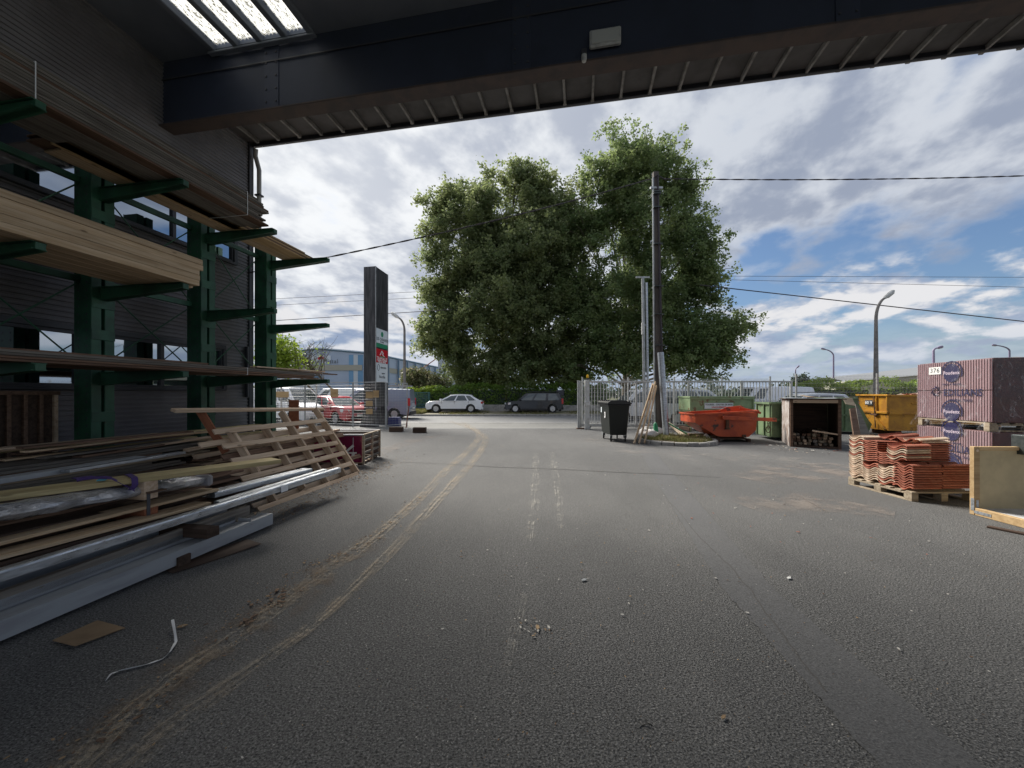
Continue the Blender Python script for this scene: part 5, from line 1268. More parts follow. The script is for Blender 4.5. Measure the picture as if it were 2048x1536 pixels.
# planks leaning against the pole
for i, (a, b, w) in enumerate((((1268, 883), (1306, 768), .075), ((1278, 884), (1311, 764), .075), ((1289, 879), (1313, 772), .07))):
    p = gp(*a); p.z = .0; p.y = 12.2 + i * .05; p.x = (a[0] - 1024) / F * p.y; q = at(b[0], b[1], 13.45 + i * .02)
    bar('plank', p, q, .025, w * 1.4, pine, None, label=['outer of three pale planks leaning on the concrete pole', 'middle one of three pale planks leaning on the concrete pole', 'inner of three pale planks leaning on the concrete pole'][i], cat='plank')
# white rubble sacks beside the pole (soft lumps)
def sack(label, c, sx, sy, sz, seed):
    r2 = random.Random(seed); mb = MB(); nu, nv = 18, 10
    for i in range(nv + 1):
        t = math.pi * i / nv
        for j in range(nu):
            a = 2 * math.pi * j / nu; f = 1 + .16 * math.sin(3 * a + seed) * math.sin(t) + .10 * math.sin(5 * a + 2 * t * 2 + seed) + r2.uniform(-.06, .06)
            z = -math.cos(t); z = (max(z, -.75) + .75) / 1.75
            mb.v.append((c.x + sx * math.sin(t) ** .7 * math.cos(a) * f, c.y + sy * math.sin(t) ** .7 * math.sin(a) * f, c.z + sz * z * (1 + .2 * math.sin(a * 2 + seed))))
    for i in range(nv):
        for j in range(nu): k = (j + 1) % nu; mb.face((i * nu + j, i * nu + k, (i + 1) * nu + k, (i + 1) * nu + j))
    mb.obj('sack', sackm, smooth=True, label=label, cat='sack')
sack('crumpled white sack lying left of the concrete pole', Vector((4.62, 13.25, .10)), .34, .28, .24, 3)
sack('flat white sack spread at the foot of the leaning planks', Vector((4.95, 13.7, .09)), .42, .22, .30, 8)
sack('small white sack between the island and the orange skip', Vector((6.55, 13.0, .0)), .14, .14, .22, 12)
sack('thin white sack draped on the ground beside the orange skip', Vector((6.95, 13.1, .0)), .20, .15, .10, 17)
MB().tube([Vector((4.99 + .12 * math.cos(a) * .3, 13.35 + .05 * math.sin(a), .12 + .22 + .22 * math.sin(a))) for a in [2 * math.pi * k / 20 for k in range(21)]], .045, 8).obj('hose_roll', greenhose, smooth=True, label='small roll of green hose behind the concrete pole', cat='hose')
bar('board', gp(1340, 855) + Vector((0, .2, .22)), gp(1378, 884) + Vector((0, 0, .06)), .16, .05, palletw, label='pale board sloping down the island beside the galvanised tube', cat='board')
bar('board', at(1336, 846, 14.2), gp(1378, 876) + Vector((0, 0, .10)), .10, .04, greenhose, label='greenish board lying above the pale board on the island', cat='board')

# wheeled bin
wbn = thing('wheeled_bin', 'big four wheeled black waste bin standing at the end of the sliding gate', 'bin', (3.52, 13.3, 0), R(1.5))
Wb = WM[wbn.name]
def frust(x0, x1, y0, y1, z0, z1, fx, fy, ch=.03):
    mb = MB(); cx_, cy_ = (x0 + x1) / 2, (y0 + y1) / 2
    def ring(z, kx, ky):
        r = []
        for (sx, sy) in ((-1, -1), (1, -1), (1, 1), (-1, 1)):
            hx_, hy_ = (x1 - x0) / 2 * kx, (y1 - y0) / 2 * ky
            a, b = (cx_ + sx * (hx_ - ch), cy_ + sy * hy_), (cx_ + sx * hx_, cy_ + sy * (hy_ - ch)); r += [a, b] if sx * sy < 0 else [b, a]
        r = r[1:] + r[:1] if False else r; return [(p[0], p[1], z) for p in r]
    A = ring(z0, fx, fy); B = ring(z1, 1, 1); n = 8; mb.v = A + B; mb.face(list(range(n))[::-1]); mb.face([n + i for i in range(n)])
    for i in range(n): j = (i + 1) % n; mb.face((i, j, n + j, n + i))
    return mb
frust(-.35, .35, -.62, .62, .22, 1.22, .80, .86).obj('body', binleft, wbn, Wb)
MB().box((-.38, -.65, 1.19), (.38, .65, 1.25), ch=.02).obj('rim', black, wbn, Wb)
l = MB(); l.prism([(-.40, 1.25), (.40, 1.25), (.40, 1.28), (.30, 1.33), (-.05, 1.375), (-.30, 1.36), (-.40, 1.30)], -.68, .68); 
for y in (-.5, -.25, 0, .25, .5): l.box((-.36, y - .02, 1.30), (.30, y + .02, 1.372), ch=.01)
l.obj('lid', black, wbn, Wb)
for y in (-.45, 0, .45): MB().box((-.02 + .27, y - .015, .30), (.30, y + .015, 1.1)).obj('rib', black, wbn, Wb)
for sx in (-1, 1):
    for sy in (-1, 1):
        x_, y_ = sx * .24, sy * .45
        w = MB().lathe([(.05, -.025), (.095, -.025), (.10, -.012), (.10, .012), (.095, .025), (.05, .025)], 18, Matrix.Translation((x_, y_ - .03, .10)) @ Matrix.Rotation(R(90), 4, 'Y') @ Matrix.Rotation(.3, 4, 'X')).obj('wheel', rubber, wbn, Wb, smooth=True)
        MB().box((x_ - .045, y_ - .05, .12), (x_ - .03, y_ + .05, .24)).box((x_ + .03, y_ - .05, .12), (x_ + .045, y_ + .05, .24)).obj('fork', galvd, w, Wb)
MB().box((-.347, -.08, .94), (-.343, .05, 1.12)).obj('white_sticker', signwhite, wbn, Wb @ Matrix.Rotation(0, 4, 'Z') @ Matrix.Translation((-.004, .35, 0)))
text('3', 'white_numeral', .26, inkwhite, Wb @ Matrix.Translation((-.346, -.12, .86)) @ Matrix.Rotation(R(90), 4, 'X') @ Matrix.Rotation(R(-90), 4, 'Y'), wbn, 1.1, .015)

# ---- steel skips, open at the top
def plate_path(mb, path, y0, y1, t=.02):
    """bent plate following an (x, z) path"""
    for (a, b) in zip(path, path[1:]):
        d = Vector((b[0] - a[0], 0, b[1] - a[1])).normalized(); n_ = Vector((-d.z, 0, d.x)) * t
        mb.prism([(a[0], a[1]), (b[0], b[1]), (b[0] + n_.x, b[1] + n_.z), (a[0] + n_.x, a[1] + n_.z)], y0, y1)
def skip(name, label, M, prof, W_, mt_, ribs=(), t=.03, rim=.05, cat='skip', extra=None):
    """prof: open path in (x,z) from the top left, down, along the bottom, up to the top right"""
    root = thing(name, label, cat, M.translation, 0); 
    WM[root.name] = Matrix.Translation(M.translation)
    MB().prism(prof, 0, t).obj('front_wall', mt_, root, M); MB().prism(prof, W_ - t, W_).obj('back_wall', mt_, root, M)
    for a, b in zip(prof, prof[1:]):
        mb = MB(); c_ = Vector((sum(p[0] for p in prof) / len(prof), 0, sum(p[1] for p in prof) / len(prof)))
        d = Vector((b[0] - a[0], 0, b[1] - a[1])).normalized(); n_ = Vector((-d.z, 0, d.x))
        if n_.dot(c_ - Vector((a[0], 0, a[1]))) < 0: n_ = -n_
        n_ *= t; mb.prism([(a[0], a[1]), (b[0], b[1]), (b[0] + n_.x, b[1] + n_.z), (a[0] + n_.x, a[1] + n_.z)], t + .001, W_ - t - .001)
        mb.obj('plate', mt_, root, M)
    z0, z1 = prof[0][1], prof[-1][1]; x0, x1 = prof[0][0], prof[-1][0]
    for y in (-rim, W_): bar('rim', M @ Vector((x0 - .03, y + rim / 2, z0)), M @ Vector((x1 + .03, y + rim / 2, z1)), rim, rim * 1.1, mt_, root)
    for x, z in ((x0, z0), (x1, z1)): MB().box((x - rim / 2, .0, z - .03), (x + rim / 2, W_, z + .03), ch=.004).obj('end_rim', mt_, root, M)
    for (xa, za, xb, zb_) in ribs: 
        p, q = M @ Vector((xa, -.03, za)), M @ Vector((xb, -.03, zb_)); bar('rib', p, q, .06, .06, mt_, root, up=M.to_3x3() @ Vector((0, 1, 0)))
    return root
# pale green wide skip with its notice
G1 = Matrix.Translation((7.42, 16.0, 0))
gs = skip('green_skip', 'wide pale green wood waste skip with a notice board on its front', G1, [(-.02, 1.45), (-.02, .92), (.30, .18), (2.55, .18), (2.62, 1.45)], 1.1, gskip, ribs=((2.6, 1.4, 2.6, .2),))
MB().box((0, -.04, 1.36), (2.64, -.001, 1.43), ch=.006).obj('front_rim', gskip, gs, G1)
MB().box((-.05, .0, .04), (0.05, 1.0, .18), ch=.01).box((2.4, 0, .04), (2.5, 1.0, .18)).obj('skids', rust, gs, G1)
tag(gs.children[-1], kind='stuff')
MB().prism([(-.03, .92), (.0, .92), (.0, .02), (-.03, .02)], -.02, .03).obj('front_leg', gskip, gs, G1 @ Matrix.Translation((0.02, 0, 0)))
sx0 = (1409 - 1024) / F * 15.95 - 7.42; sx1 = (1466 - 1024) / F * 15.95 - 7.42
MB().box((sx0, -.065, 1.6 - 30.5 / F * 15.95), (sx1, -.045, 1.6 - 19 / F * 15.95), ch=.003).obj('notice_board', signwhite, gs, G1)
mz = lambda y: 1.6 - (y - 787) / F * 15.95
text('TOURIES - CHUTES DE BOIS', 'notice_lettering', .092, inkdark, G1 @ Matrix.Translation(((sx0 + sx1) / 2, -.067, mz(809.3))) @ Matrix.Rotation(R(90), 4, 'X'), gs, .92, .003)
text('UNIQUEMENT', 'notice_lettering', .088, inkred, G1 @ Matrix.Translation(((sx0 + sx1) / 2, -.067, mz(814.5))) @ Matrix.Rotation(R(90), 4, 'X'), gs, 1.0, .003)
# second green skip, half hidden by the wooden box
G2 = Matrix.Translation((8.88, 13.2, 0)) @ Matrix.Rotation(-TH, 4, 'Z')
g2 = skip('green_skip', 'narrow pale green skip between the orange skip and the open wooden box', G2, [(0, 1.26), (0, .75), (.0, .10), (1.3, .10), (1.35, 1.26)], 1.1, gskip2, ribs=((.02, .12, .02, 1.24), (.42, .15, .42, 1.24), (.05, .7, 1.3, .7)))
for y in (0, .42, .98): MB().box((-.045, y, .12), (-.002, y + .05, 1.25), ch=.005).obj('side_rib', gskip2, g2, G2)
MB().box((-.06, -.02, 1.22), (-.002, 1.12, 1.29), ch=.006).obj('side_rim', gskip2, g2, G2)
MB().tube([G2 @ Vector((.30, -.10, .15)), G2 @ Vector((.26, -.12, .95))], .025, 8).obj('lever', gskip2, g2)
# third green skip behind the box with a sloping end
p3 = Vector(((1672 - 1024) / F * 15.2, 15.2, 0)); G3 = Matrix.Translation(p3)
zf = lambda y, D=15.2: HC + (HY - y) / F * D; xf_ = lambda x, D=15.2: (x - 1024) / F * D - p3.x
g3 = skip('green_skip', 'dull green skip with a slanting end between the wooden box and the yellow skip', G3, [(0, 1.40), (0, .1), (xf_(1738), .1), (xf_(1744), zf(848)), (xf_(1738), zf(842)), (xf_(1712), 1.40)], 1.0, gskip2, ribs=((xf_(1690), .15, xf_(1690), 1.38), (0.02, .75, xf_(1712), .75)))
# orange tipping skip
OY = 12.75; ox = lambda x: (x - 1024) / F * OY; oz = lambda y: HC + (HY - y) / F * OY
GO = Matrix.Translation((0, OY, 0))
prof = [(ox(1391), oz(828)), (ox(1391), oz(846)), (ox(1433), oz(871.5)), (ox(1440), oz(873)), (ox(1497), oz(874)), (ox(1512), oz(861)), (ox(1515), oz(825))]
og = thing('orange_skip', 'battered orange red tipping skip standing on a wooden pallet before the green skips', 'skip', (ox(1455), OY + .6, 0))
WM[og.name] = Matrix.Translation((ox(1455), OY + .6, 0))
MB().prism(prof, 0, .025).obj('front_wall', oskip, og, GO); MB().prism([(a, b + .02) for a, b in prof], 1.12, 1.145).obj('back_wall', oskip, og, GO)
for a, b in zip(prof, prof[1:]):
    d = Vector((b[0] - a[0], 0, b[1] - a[1])).normalized(); n_ = Vector((-d.z, 0, d.x)) * .02
    MB().prism([(a[0], a[1]), (b[0], b[1]), (b[0] + n_.x, b[1] + n_.z), (a[0] + n_.x, a[1] + n_.z)], .026, 1.119).obj('plate', oskip, og, GO)
def ob(nm, p, q, w, h, mt_=oskip): return bar(nm, Vector(p), Vector(q), w, h, mt_, og)
ob('rim', (ox(1389), OY - .02, oz(829)), (ox(1517), OY - .02, oz(822)), .06, .055)
ob('rim', (ox(1389), OY + 1.16, oz(829)), (ox(1517), OY + 1.16, oz(822)), .06, .055)
ob('end_rim', (ox(1516), OY, oz(822)), (ox(1516), OY + 1.15, oz(822)), .06, .06); ob('end_rim', (ox(1391), OY, oz(829)), (ox(1391), OY + 1.15, oz(829)), .05, .05)
# raised inner tray end and the towing arm
mb = MB(); mb.prism([(ox(1455), oz(822)), (ox(1519), oz(829)), (ox(1519), oz(823)), (ox(1500), oz(812)), (ox(1470), oz(815))], .5, .53); mb.obj('inner_lip', oskip, og, GO)
ob('inner_rim', (ox(1490), OY + .3, oz(816)), (ox(1520), OY - .05, oz(826)), .06, .07)
ob('arm', (ox(1441), OY - .12, oz(835)), (ox(1545), OY - .16, oz(839)), .10, .115); ob('arm', (ox(1445), OY + 1.22, oz(836)), (ox(1540), OY + 1.22, oz(838)), .08, .10)
MB().box((ox(1450), -.09, oz(856)), (ox(1456), -.03, oz(834)), ch=.006).obj('hinge_plate', rust, og, GO)
MB().box((ox(1449), -.035, oz(859)), (ox(1459), -.002, oz(856))).obj('slot_plate', rust, og, GO)
MB().box((ox(1484), -.035, oz(874)), (ox(1491), -.002, oz(869))).obj('slot_plate', rust, og, GO)
for k in range(4):   # hanging chain with its ring
    z = oz(845 + 4 * k); c = Vector((ox(1530), OY - .16, z)); R_ = Matrix.Rotation(R(90) * (k % 2), 4, 'Z')
    MB().tube([c + (R_ @ Vector((.03 * math.cos(a), 0, .045 * math.sin(a)))) for a in [2 * math.pi * j / 10 for j in range(11)]], .009, 5).obj('chain_link', rust, og, smooth=True)
c = Vector((ox(1530), OY - .16, oz(858))); MB().tube([c + Vector((.07 * math.cos(a), 0, .10 * math.sin(a))) for a in [2 * math.pi * j / 16 for j in range(17)]], .014, 6).obj('chain_ring', rust, og, smooth=True)
ob('fork_pocket', (ox(1400), OY + .25, .155), (ox(1500), OY + .25, .155), .12, .07, rust); ob('fork_pocket', (ox(1400), OY + .85, .155), (ox(1500), OY + .85, .155), .12, .07, rust)
def pallet(name, label, M, Lx, Ly, mt_=palletw, h=.14):
    """deck boards run along x; three runners of blocks"""
    root = thing(name, label, 'pallet', M.translation, 0); WM[root.name] = Matrix.Translation(M.translation); n = 7
    for i in range(n):
        y = (Ly - .10) * i / (n - 1); MB().box((0, y, h - .022), (Lx, y + .095, h), ch=.002).obj('deck_board', mt_, root, M)
    for x in (0, Lx / 2 - .05, Lx - .10):
        MB().box((x, 0, h - .044), (x + .10, Ly, h - .0225), ch=.002).obj('cross_board', mt_, root, M)
        for y in (0, Ly / 2 - .06, Ly - .12): MB().box((x, y, .0225), (x + .10, y + .12, h - .0445), ch=.003).obj('block', mt_, root, M)
        MB().box((x, 0, 0), (x + .10, Ly, .022), ch=.002).obj('runner', mt_, root, M)
    return root
pallet('pallet', 'dark worn pallet under the orange skip', Matrix.Translation((ox(1365) + .1, OY - .1, 0)), 2.1, 1.2, darkwood, .115)
MB().box((ox(1347), 13.6, 0), (ox(1400), 14.0, .03), ch=.004).obj('board', darkwood, label='flat dark board on the ground between the white sack and the orange skip', cat='board')

# open wooden box with offcuts
BXM = Matrix.Translation((8.38, 11.6, 0)) @ Matrix.Rotation(R(-28), 4, 'Z'); bw, bd, bh = 1.2, 1.5, 1.42
bx = thing('wooden_box', 'tall open fronted wooden box with a whitewashed side, standing on the yard', 'box', (8.38, 11.6, 0)); WM[bx.name] = Matrix.Translation((8.38, 11.6, 0))
MB().box((-.02, .05, 0), (0, bd, bh), ch=.003).obj('side_panel', washed, bx, BXM); MB().box((bw, .05, 0), (bw + .02, bd, bh), ch=.003).obj('side_panel', darkwood, bx, BXM)
MB().box((0, bd, 0), (bw, bd + .02, bh)).obj('back_panel', darkwood, bx, BXM); MB().box((0.001, .05, .02), (bw - .001, bd - .001, .05)).obj('floor_board', darkwood, bx, BXM)
MB().box((-.08, -.10, bh + .001), (bw + .10, bd + .1, bh + .022), ch=.004).obj('top_panel', darkwood, bx, BXM)
for x in (0.001, bw - .071): MB().box((x, -.02, 0), (x + .07, .049, bh - .001), ch=.004).obj('post', brown, bx, BXM)
MB().box((.072, -.02, bh - .10), (bw - .072, .03, bh - .001), ch=.004).obj('lintel', reddeal, bx, BXM)
MB().box((.072, -.02, 0), (bw - .072, .03, .05), ch=.004).obj('threshold', darkwood, bx, BXM)
# sheets lying on the box
def bent(name, label, M, lx, ly, mt_, amp, z, t=.008, seed=0, cat='sheet'):
    mb = MB(); n, m_ = 10, 6
    for lay in (0, t):
        for i in range(n + 1):
            for j in range(m_ + 1):
                x, y = lx * i / n, ly * j / m_; mb.v.append((x, y, z + lay + amp * (math.sin(x * 5 + seed) * .5 + .5) * (.5 + .5 * math.cos(y * 4 + seed * 2))))
    K = (n + 1) * (m_ + 1)
    for i in range(n):
        for j in range(m_):
            a = i * (m_ + 1) + j; q = (a, a + m_ + 1, a + m_ + 2, a + 1); mb.face(q[::-1]); mb.face([K + v for v in q])
    for i in range(n):
        for j in (0, m_): a = i * (m_ + 1) + j; mb.face((a, a + m_ + 1, K + a + m_ + 1, K + a))
    for j in range(m_):
        for i in (0, n): a = i * (m_ + 1) + j; mb.face((a, a + 1, K + a + 1, K + a))
    return mb.obj(name, mt_, None, M, smooth=True, label=label, cat=cat)
bent('plastic_sheet', 'crumpled pale sheet lying on top of the open wooden box', BXM @ Matrix.Translation((-.12, -.14, 0)), 1.3, .8, galvd, .025, bh + .028, seed=1)
bent('cardboard_sheet', 'folded piece of brown board on the sheet on top of the wooden box', BXM @ Matrix.Translation((.42, .1, 0)) @ Matrix.Rotation(.3, 4, 'Z'), .45, .38, cardm, .09, bh + .055, seed=2, cat='board')
# offcuts: ends towards us
k = 0
for r in range(5):
    for c in range(8 - (r > 2)):
        if r == 4 and c < 4: continue
        w = rnd.uniform(.07, .10); h = rnd.uniform(.06, .085); x = .13 + c * .125 + rnd.uniform(-.02, .02); z = .055 + r * .085
        y0 = .06 + rnd.uniform(-.02, .22) + r * .03; ln = rnd.uniform(.8, 1.1)
        bar('timber_offcut', BXM @ Vector((x, y0, z + .04)), BXM @ Vector((x + rnd.uniform(-.05, .05), y0 + ln, z + .04 + rnd.uniform(0, .03))), w, h, rnd.choice([brown, palletw, greywood, reddeal]), None, label='squared timber offcut in the pile inside the open wooden box', cat='offcut', group='timber offcuts piled in the wooden box')
bar('lath', BXM @ Vector((.55, .10, .50)), BXM @ Vector((1.12, -.02, .42)), .05, .04, reddeal, label='reddish lath across the top of the pile in the wooden box', cat='lath')
# boards leaning between box and yellow skip
def lean(name, label, pts, D0_, D1_, t, mt_):
    """a leaning board given by its outline; the foot stands at D0_, the head leans back to D1_"""
    ys = [p[1] for p in pts]; y_lo, y_hi = max(ys), min(ys)
    V = [at(p[0], p[1], D0_ + (D1_ - D0_) * (y_lo - p[1]) / (y_lo - y_hi)) for p in pts]; n = len(V); mb = MB()
    nn = (V[1] - V[0]).cross(V[2] - V[1]).normalized(); 
    if nn.y > 0: nn = -nn; 
    mb.v = [tuple(v) for v in V] + [tuple(v - nn * t) for v in V]; mb.face(range(n)); mb.face([n + i for i in reversed(range(n))])
    for i in range(n): j = (i + 1) % n; mb.face((i, n + i, n + j, j))
    return mb.obj(name, mt_, label=label, cat='board')
lean('leaning_board', 'brown plank leaning between the wooden box and the yellow skip', [(1700, 817), (1711, 815), (1722, 872), (1709, 878)], 12.9, 13.6, .05, brown)
lean('leaning_board', 'wide greyish board leaning on the green skip beside the yellow skip', [(1711, 808), (1717, 815), (1742, 872), (1722, 873)], 13.3, 13.9, .02, greywood)
lean('leaning_sheet', 'small pale panel leaning on top of the dull green skip', [(1686, 797), (1704, 795), (1712, 812), (1692, 808)], 14.3, 14.6, .02, palletw)

# yellow skip with rubble
YC = Vector(((1777 - 1024) / F * 14.7, 14.7, 0)); GY_ = Matrix.Translation(YC) @ Matrix.Rotation(-TH, 4, 'Z')
YL, YW = 3.6, 1.6
ys_ = thing('yellow_skip', 'big yellow orange skip heaped with broken roof tiles behind the tile pallets', 'skip', YC); WM[ys_.name] = Matrix.Translation(YC)
sec = [(YW + .0, 1.52), (YW - .12, .95), (YW - .22, .75), (YW - .22, .18), (.0, .18), (.0, 1.52)]     # y,z section of the near end
mb = MB(); mb.prism(sec, 0, .03, axis='x'); mb.obj('end_wall', yskip, ys_, GY_); mb = MB(); mb.prism(sec, YL - .03, YL, axis='x'); mb.obj('end_wall', yskip, ys_, GY_)
MB().box((.031, 0, .85), (YL - .031, .03, 1.52), ch=.004).obj('front_wall', yskip, ys_, GY_)
MB().prism([(0.031, .18), (YL - .031, .18), (YL - .031, .845), (0.031, .845)], .05, .08).obj('lower_front', yskip, ys_, GY_)
MB().box((.03, YW - .25, .2), (YL - .03, YW - .22, 1.5)).obj('back_wall', yskip, ys_, GY_); MB().box((.03, .03, .18), (YL - .03, YW - .26, .21)).obj('bottom', yskip, ys_, GY_)
MB().box((-.08, -.05, 1.50), (.04, YW + .05, 1.57), ch=.008).obj('end_rim', yskip, ys_, GY_); MB().box((.05, -.06, 1.48), (YL, .03, 1.55), ch=.008).obj('rim', yskip, ys_, GY_)
MB().box((.02, -.04, .80), (YL, .0, .88), ch=.006).obj('mid_rail', yskip, ys_, GY_)
MB().box((-.06, 0, .82), (-.001, YW - .25, .90), ch=.006).obj('mid_rail', yskip, ys_, GY_)
for y in (.0, .52): MB().box((-.055, y, .92), (-.001, y + .05, 1.49), ch=.006).obj('end_rib', yskip, ys_, GY_)
MB().box((.75, -.03, 1.20), (2.4, -.001, 1.24), ch=.005).obj('side_rail', yskip, ys_, GY_)
bar('brace', GY_ @ Vector((-.05, .75, .80)), GY_ @ Vector((-.04, .10, .20)), .08, .09, yskip, ys_); bar('hydraulic_rod', GY_ @ Vector((-.09, .60, 1.48)), GY_ @ Vector((-.07, .55, .25)), .03, .03, rust, ys_)
MB().box((-.10, .45, .74), (-.03, .78, .80)).obj('hinge', rust, ys_, GY_)
MB().box((-.06, .72, 1.13), (-.045, 1.12, 1.33), ch=.002).obj('number_plate', inkdark, ys_, GY_)
text('60 V', 'plate_lettering', .16, inkwhite, GY_ @ Matrix.Translation((-.063, .92, 1.23)) @ Matrix.Rotation(R(-90), 4, 'Z') @ Matrix.Rotation(R(90), 4, 'X'), ys_, 1.2, .006)
for x in (.3, 2.9): MB().box((x, .1, 0), (x + .2, 1.3, .178)).obj('skid', rust, ys_, GY_)
MB().box((.06, .06, 1.2), (YL - .06, YW - .28, 1.40)).obj('rubble_bed', mat('rubble_dust', (.32, .2, .15), .95), ys_, GY_)
nr = 0
for k in range(190):   # broken tiles
    x, y = .25 + rnd.random() ** .8 * (YL - .6), rnd.uniform(.1, YW - .4); hgt = 1.40 + .22 * math.exp(-((x - 1.7) / 1.1) ** 2) * (1 - abs(y - .6)) * rnd.random()
    M_ = GY_ @ Matrix.Translation((x, y, hgt + .02)) @ Matrix.Rotation(rnd.uniform(0, 6.3), 4, 'Z') @ Matrix.Rotation(rnd.uniform(-.7, .7), 4, 'X') @ Matrix.Rotation(rnd.uniform(-.5, .5), 4, 'Y')
    s = rnd.uniform(.06, .14); mb = MB(); mb.prism([(-s, -s * .6), (s * .8, -s * .7), (s, s * .2), (s * .1, s * .8), (-s * .9, s * .4)], -.01, .01, axis='z')
    me = mb.mesh('tile_shard', rnd.choice([terra, terra, cream, MT['rubble_dust']])); link('tile_shard', me, M_, ys_)

# ================================================================ ROOF TILE PALLET
TX, TY = 5.95, 5.72; TZ = .14
pallet('pallet', 'pale pallet carrying the loose stacks of roof tiles', Matrix.Translation((TX - .03, TY - .02, 0)) @ Matrix.Identity(4), .98, 1.08, palletw)
def tile_mesh(nm, mt_, L=.44, W_=.27, t=.013, waves=1.0, amp=.032):
    mb = MB(); n = 14; prof = []
    for i in range(n + 1):
        f = i / n; prof.append(((f - .5) * W_, amp * math.sin(f * 2 * math.pi * waves + .4) + (.012 if f > .93 else 0)))
    lo = [(a, b) for a, b in prof]; up = [(a, b + t) for a, b in prof]
    for x in (-L / 2, L / 2):
        for (a, b) in lo: mb.v.append((x, a, b))
        for (a, b) in up: mb.v.append((x, a, b))
    m_ = n + 1; K = 2 * m_
    for i in range(n):
        mb.face((i, i + 1, K + i + 1, K + i)[::-1]); mb.face((m_ + i, m_ + i + 1, K + m_ + i + 1, K + m_ + i))
        mb.face((i, m_ + i, m_ + i + 1, i + 1)); mb.face((K + i, K + i + 1, K + m_ + i + 1, K + m_ + i))
    for i in (0, n): mb.face((i, K + i, K + m_ + i, m_ + i))
    return mb.mesh(nm, mt_)
tm_r = tile_mesh('roof_tile', terra); tm_c = tile_mesh('roof_tile', cream)
tm_r2 = tile_mesh('roof_tile', terra, waves=1.0, amp=.012, W_=.25); tm_f = tile_mesh('roof_tile', terra, waves=1.5, amp=.028, W_=.30)
def tile_stack(label, x, y, z0, n, pitch, kinds, jx=.006, rz=0.0, tilt=0.0):
    root = thing('tile_stack', label, 'roof tiles', (x, y, z0), rz)
    for i in range(n):
        me = rnd.choice(kinds); M_ = Matrix.Translation((x + rnd.uniform(-jx, jx), y + rnd.uniform(-jx, jx), z0 + .028 + i * pitch)) @ Matrix.Rotation(rz + rnd.uniform(-.02, .02), 4, 'Z') @ Matrix.Rotation(tilt, 4, 'Y')
        link('roof_tile', me, M_, root)
    return root
pch = .035
mixc = [tm_c, tm_c, tm_c, tm_r]; 
xs_ = (TX + .225, TX + .225 + .475); yj = [TY + .15 + k * .265 for k in range(4)]
tile_stack('tall stack of mostly cream wavy tiles at the far corner of the pallet', xs_[0], yj[3], TZ, 20, pch, mixc)
tile_stack('low stack of cream and red wavy tiles, third from the near corner', xs_[0], yj[2], TZ, 8, pch, mixc)
tile_stack('low stack of cream wavy tiles, second from the near corner', xs_[0], yj[1], TZ, 8, pch, [tm_c, tm_c, tm_r])
tile_stack('stack of red wide wavy tiles at the near corner of the pallet', xs_[0], yj[0], TZ, 10, .037, [tm_f])
tile_stack('upper stack of flatter red tiles leaning beside the tall cream stack', xs_[0] + .01, yj[2] + .01, TZ + .31, 11, .032, [tm_r2], tilt=0.03)
tile_stack('short upper stack of flatter red tiles in the middle of the pallet', xs_[0] + .02, yj[1] + .04, TZ + .31, 6, .032, [tm_r2], tilt=.03)
tile_stack('upper stack of cream tiles set back above the near red stack', xs_[0] + .0, yj[0] + .12, TZ + .40, 7, pch, [tm_c, tm_c, tm_r], rz=.12)
tile_stack('red tile stack at the near side of the second row', xs_[1], yj[0] + .02, TZ, 10, .037, [tm_f, tm_r])
tile_stack('red tile stack in the second row behind the near one', xs_[1], yj[1] + .03, TZ, 19, .036, [tm_r, tm_r, tm_c])
tile_stack('red tile stack in the second row, third from the near side', xs_[1] + .01, yj[2], TZ, 19, .036, [tm_r])
tile_stack('red tile stack at the far end of the second row', xs_[1], yj[3], TZ, 18, .036, [tm_r])
for i, (x, y, z, rz, me, l) in enumerate(((xs_[0] + .30, yj[2] + .05, .885, .10, tm_r, 'single red tile lying curved side down over the top of the stacks'), (xs_[0] + .34, yj[1] + .12, .862, .22, tm_f, 'red tile resting askew on the top of the middle stacks'), (xs_[0] + .40, yj[1] - .02, .86, -.04, tm_c, 'cream tile on top of the second row of stacks'))):
    tag(link('roof_tile', me, Matrix.Translation((x, y, z)) @ Matrix.Rotation(rz, 4, 'Z') @ Matrix.Rotation(-.06, 4, 'Y'), None), l, 'roof tile')

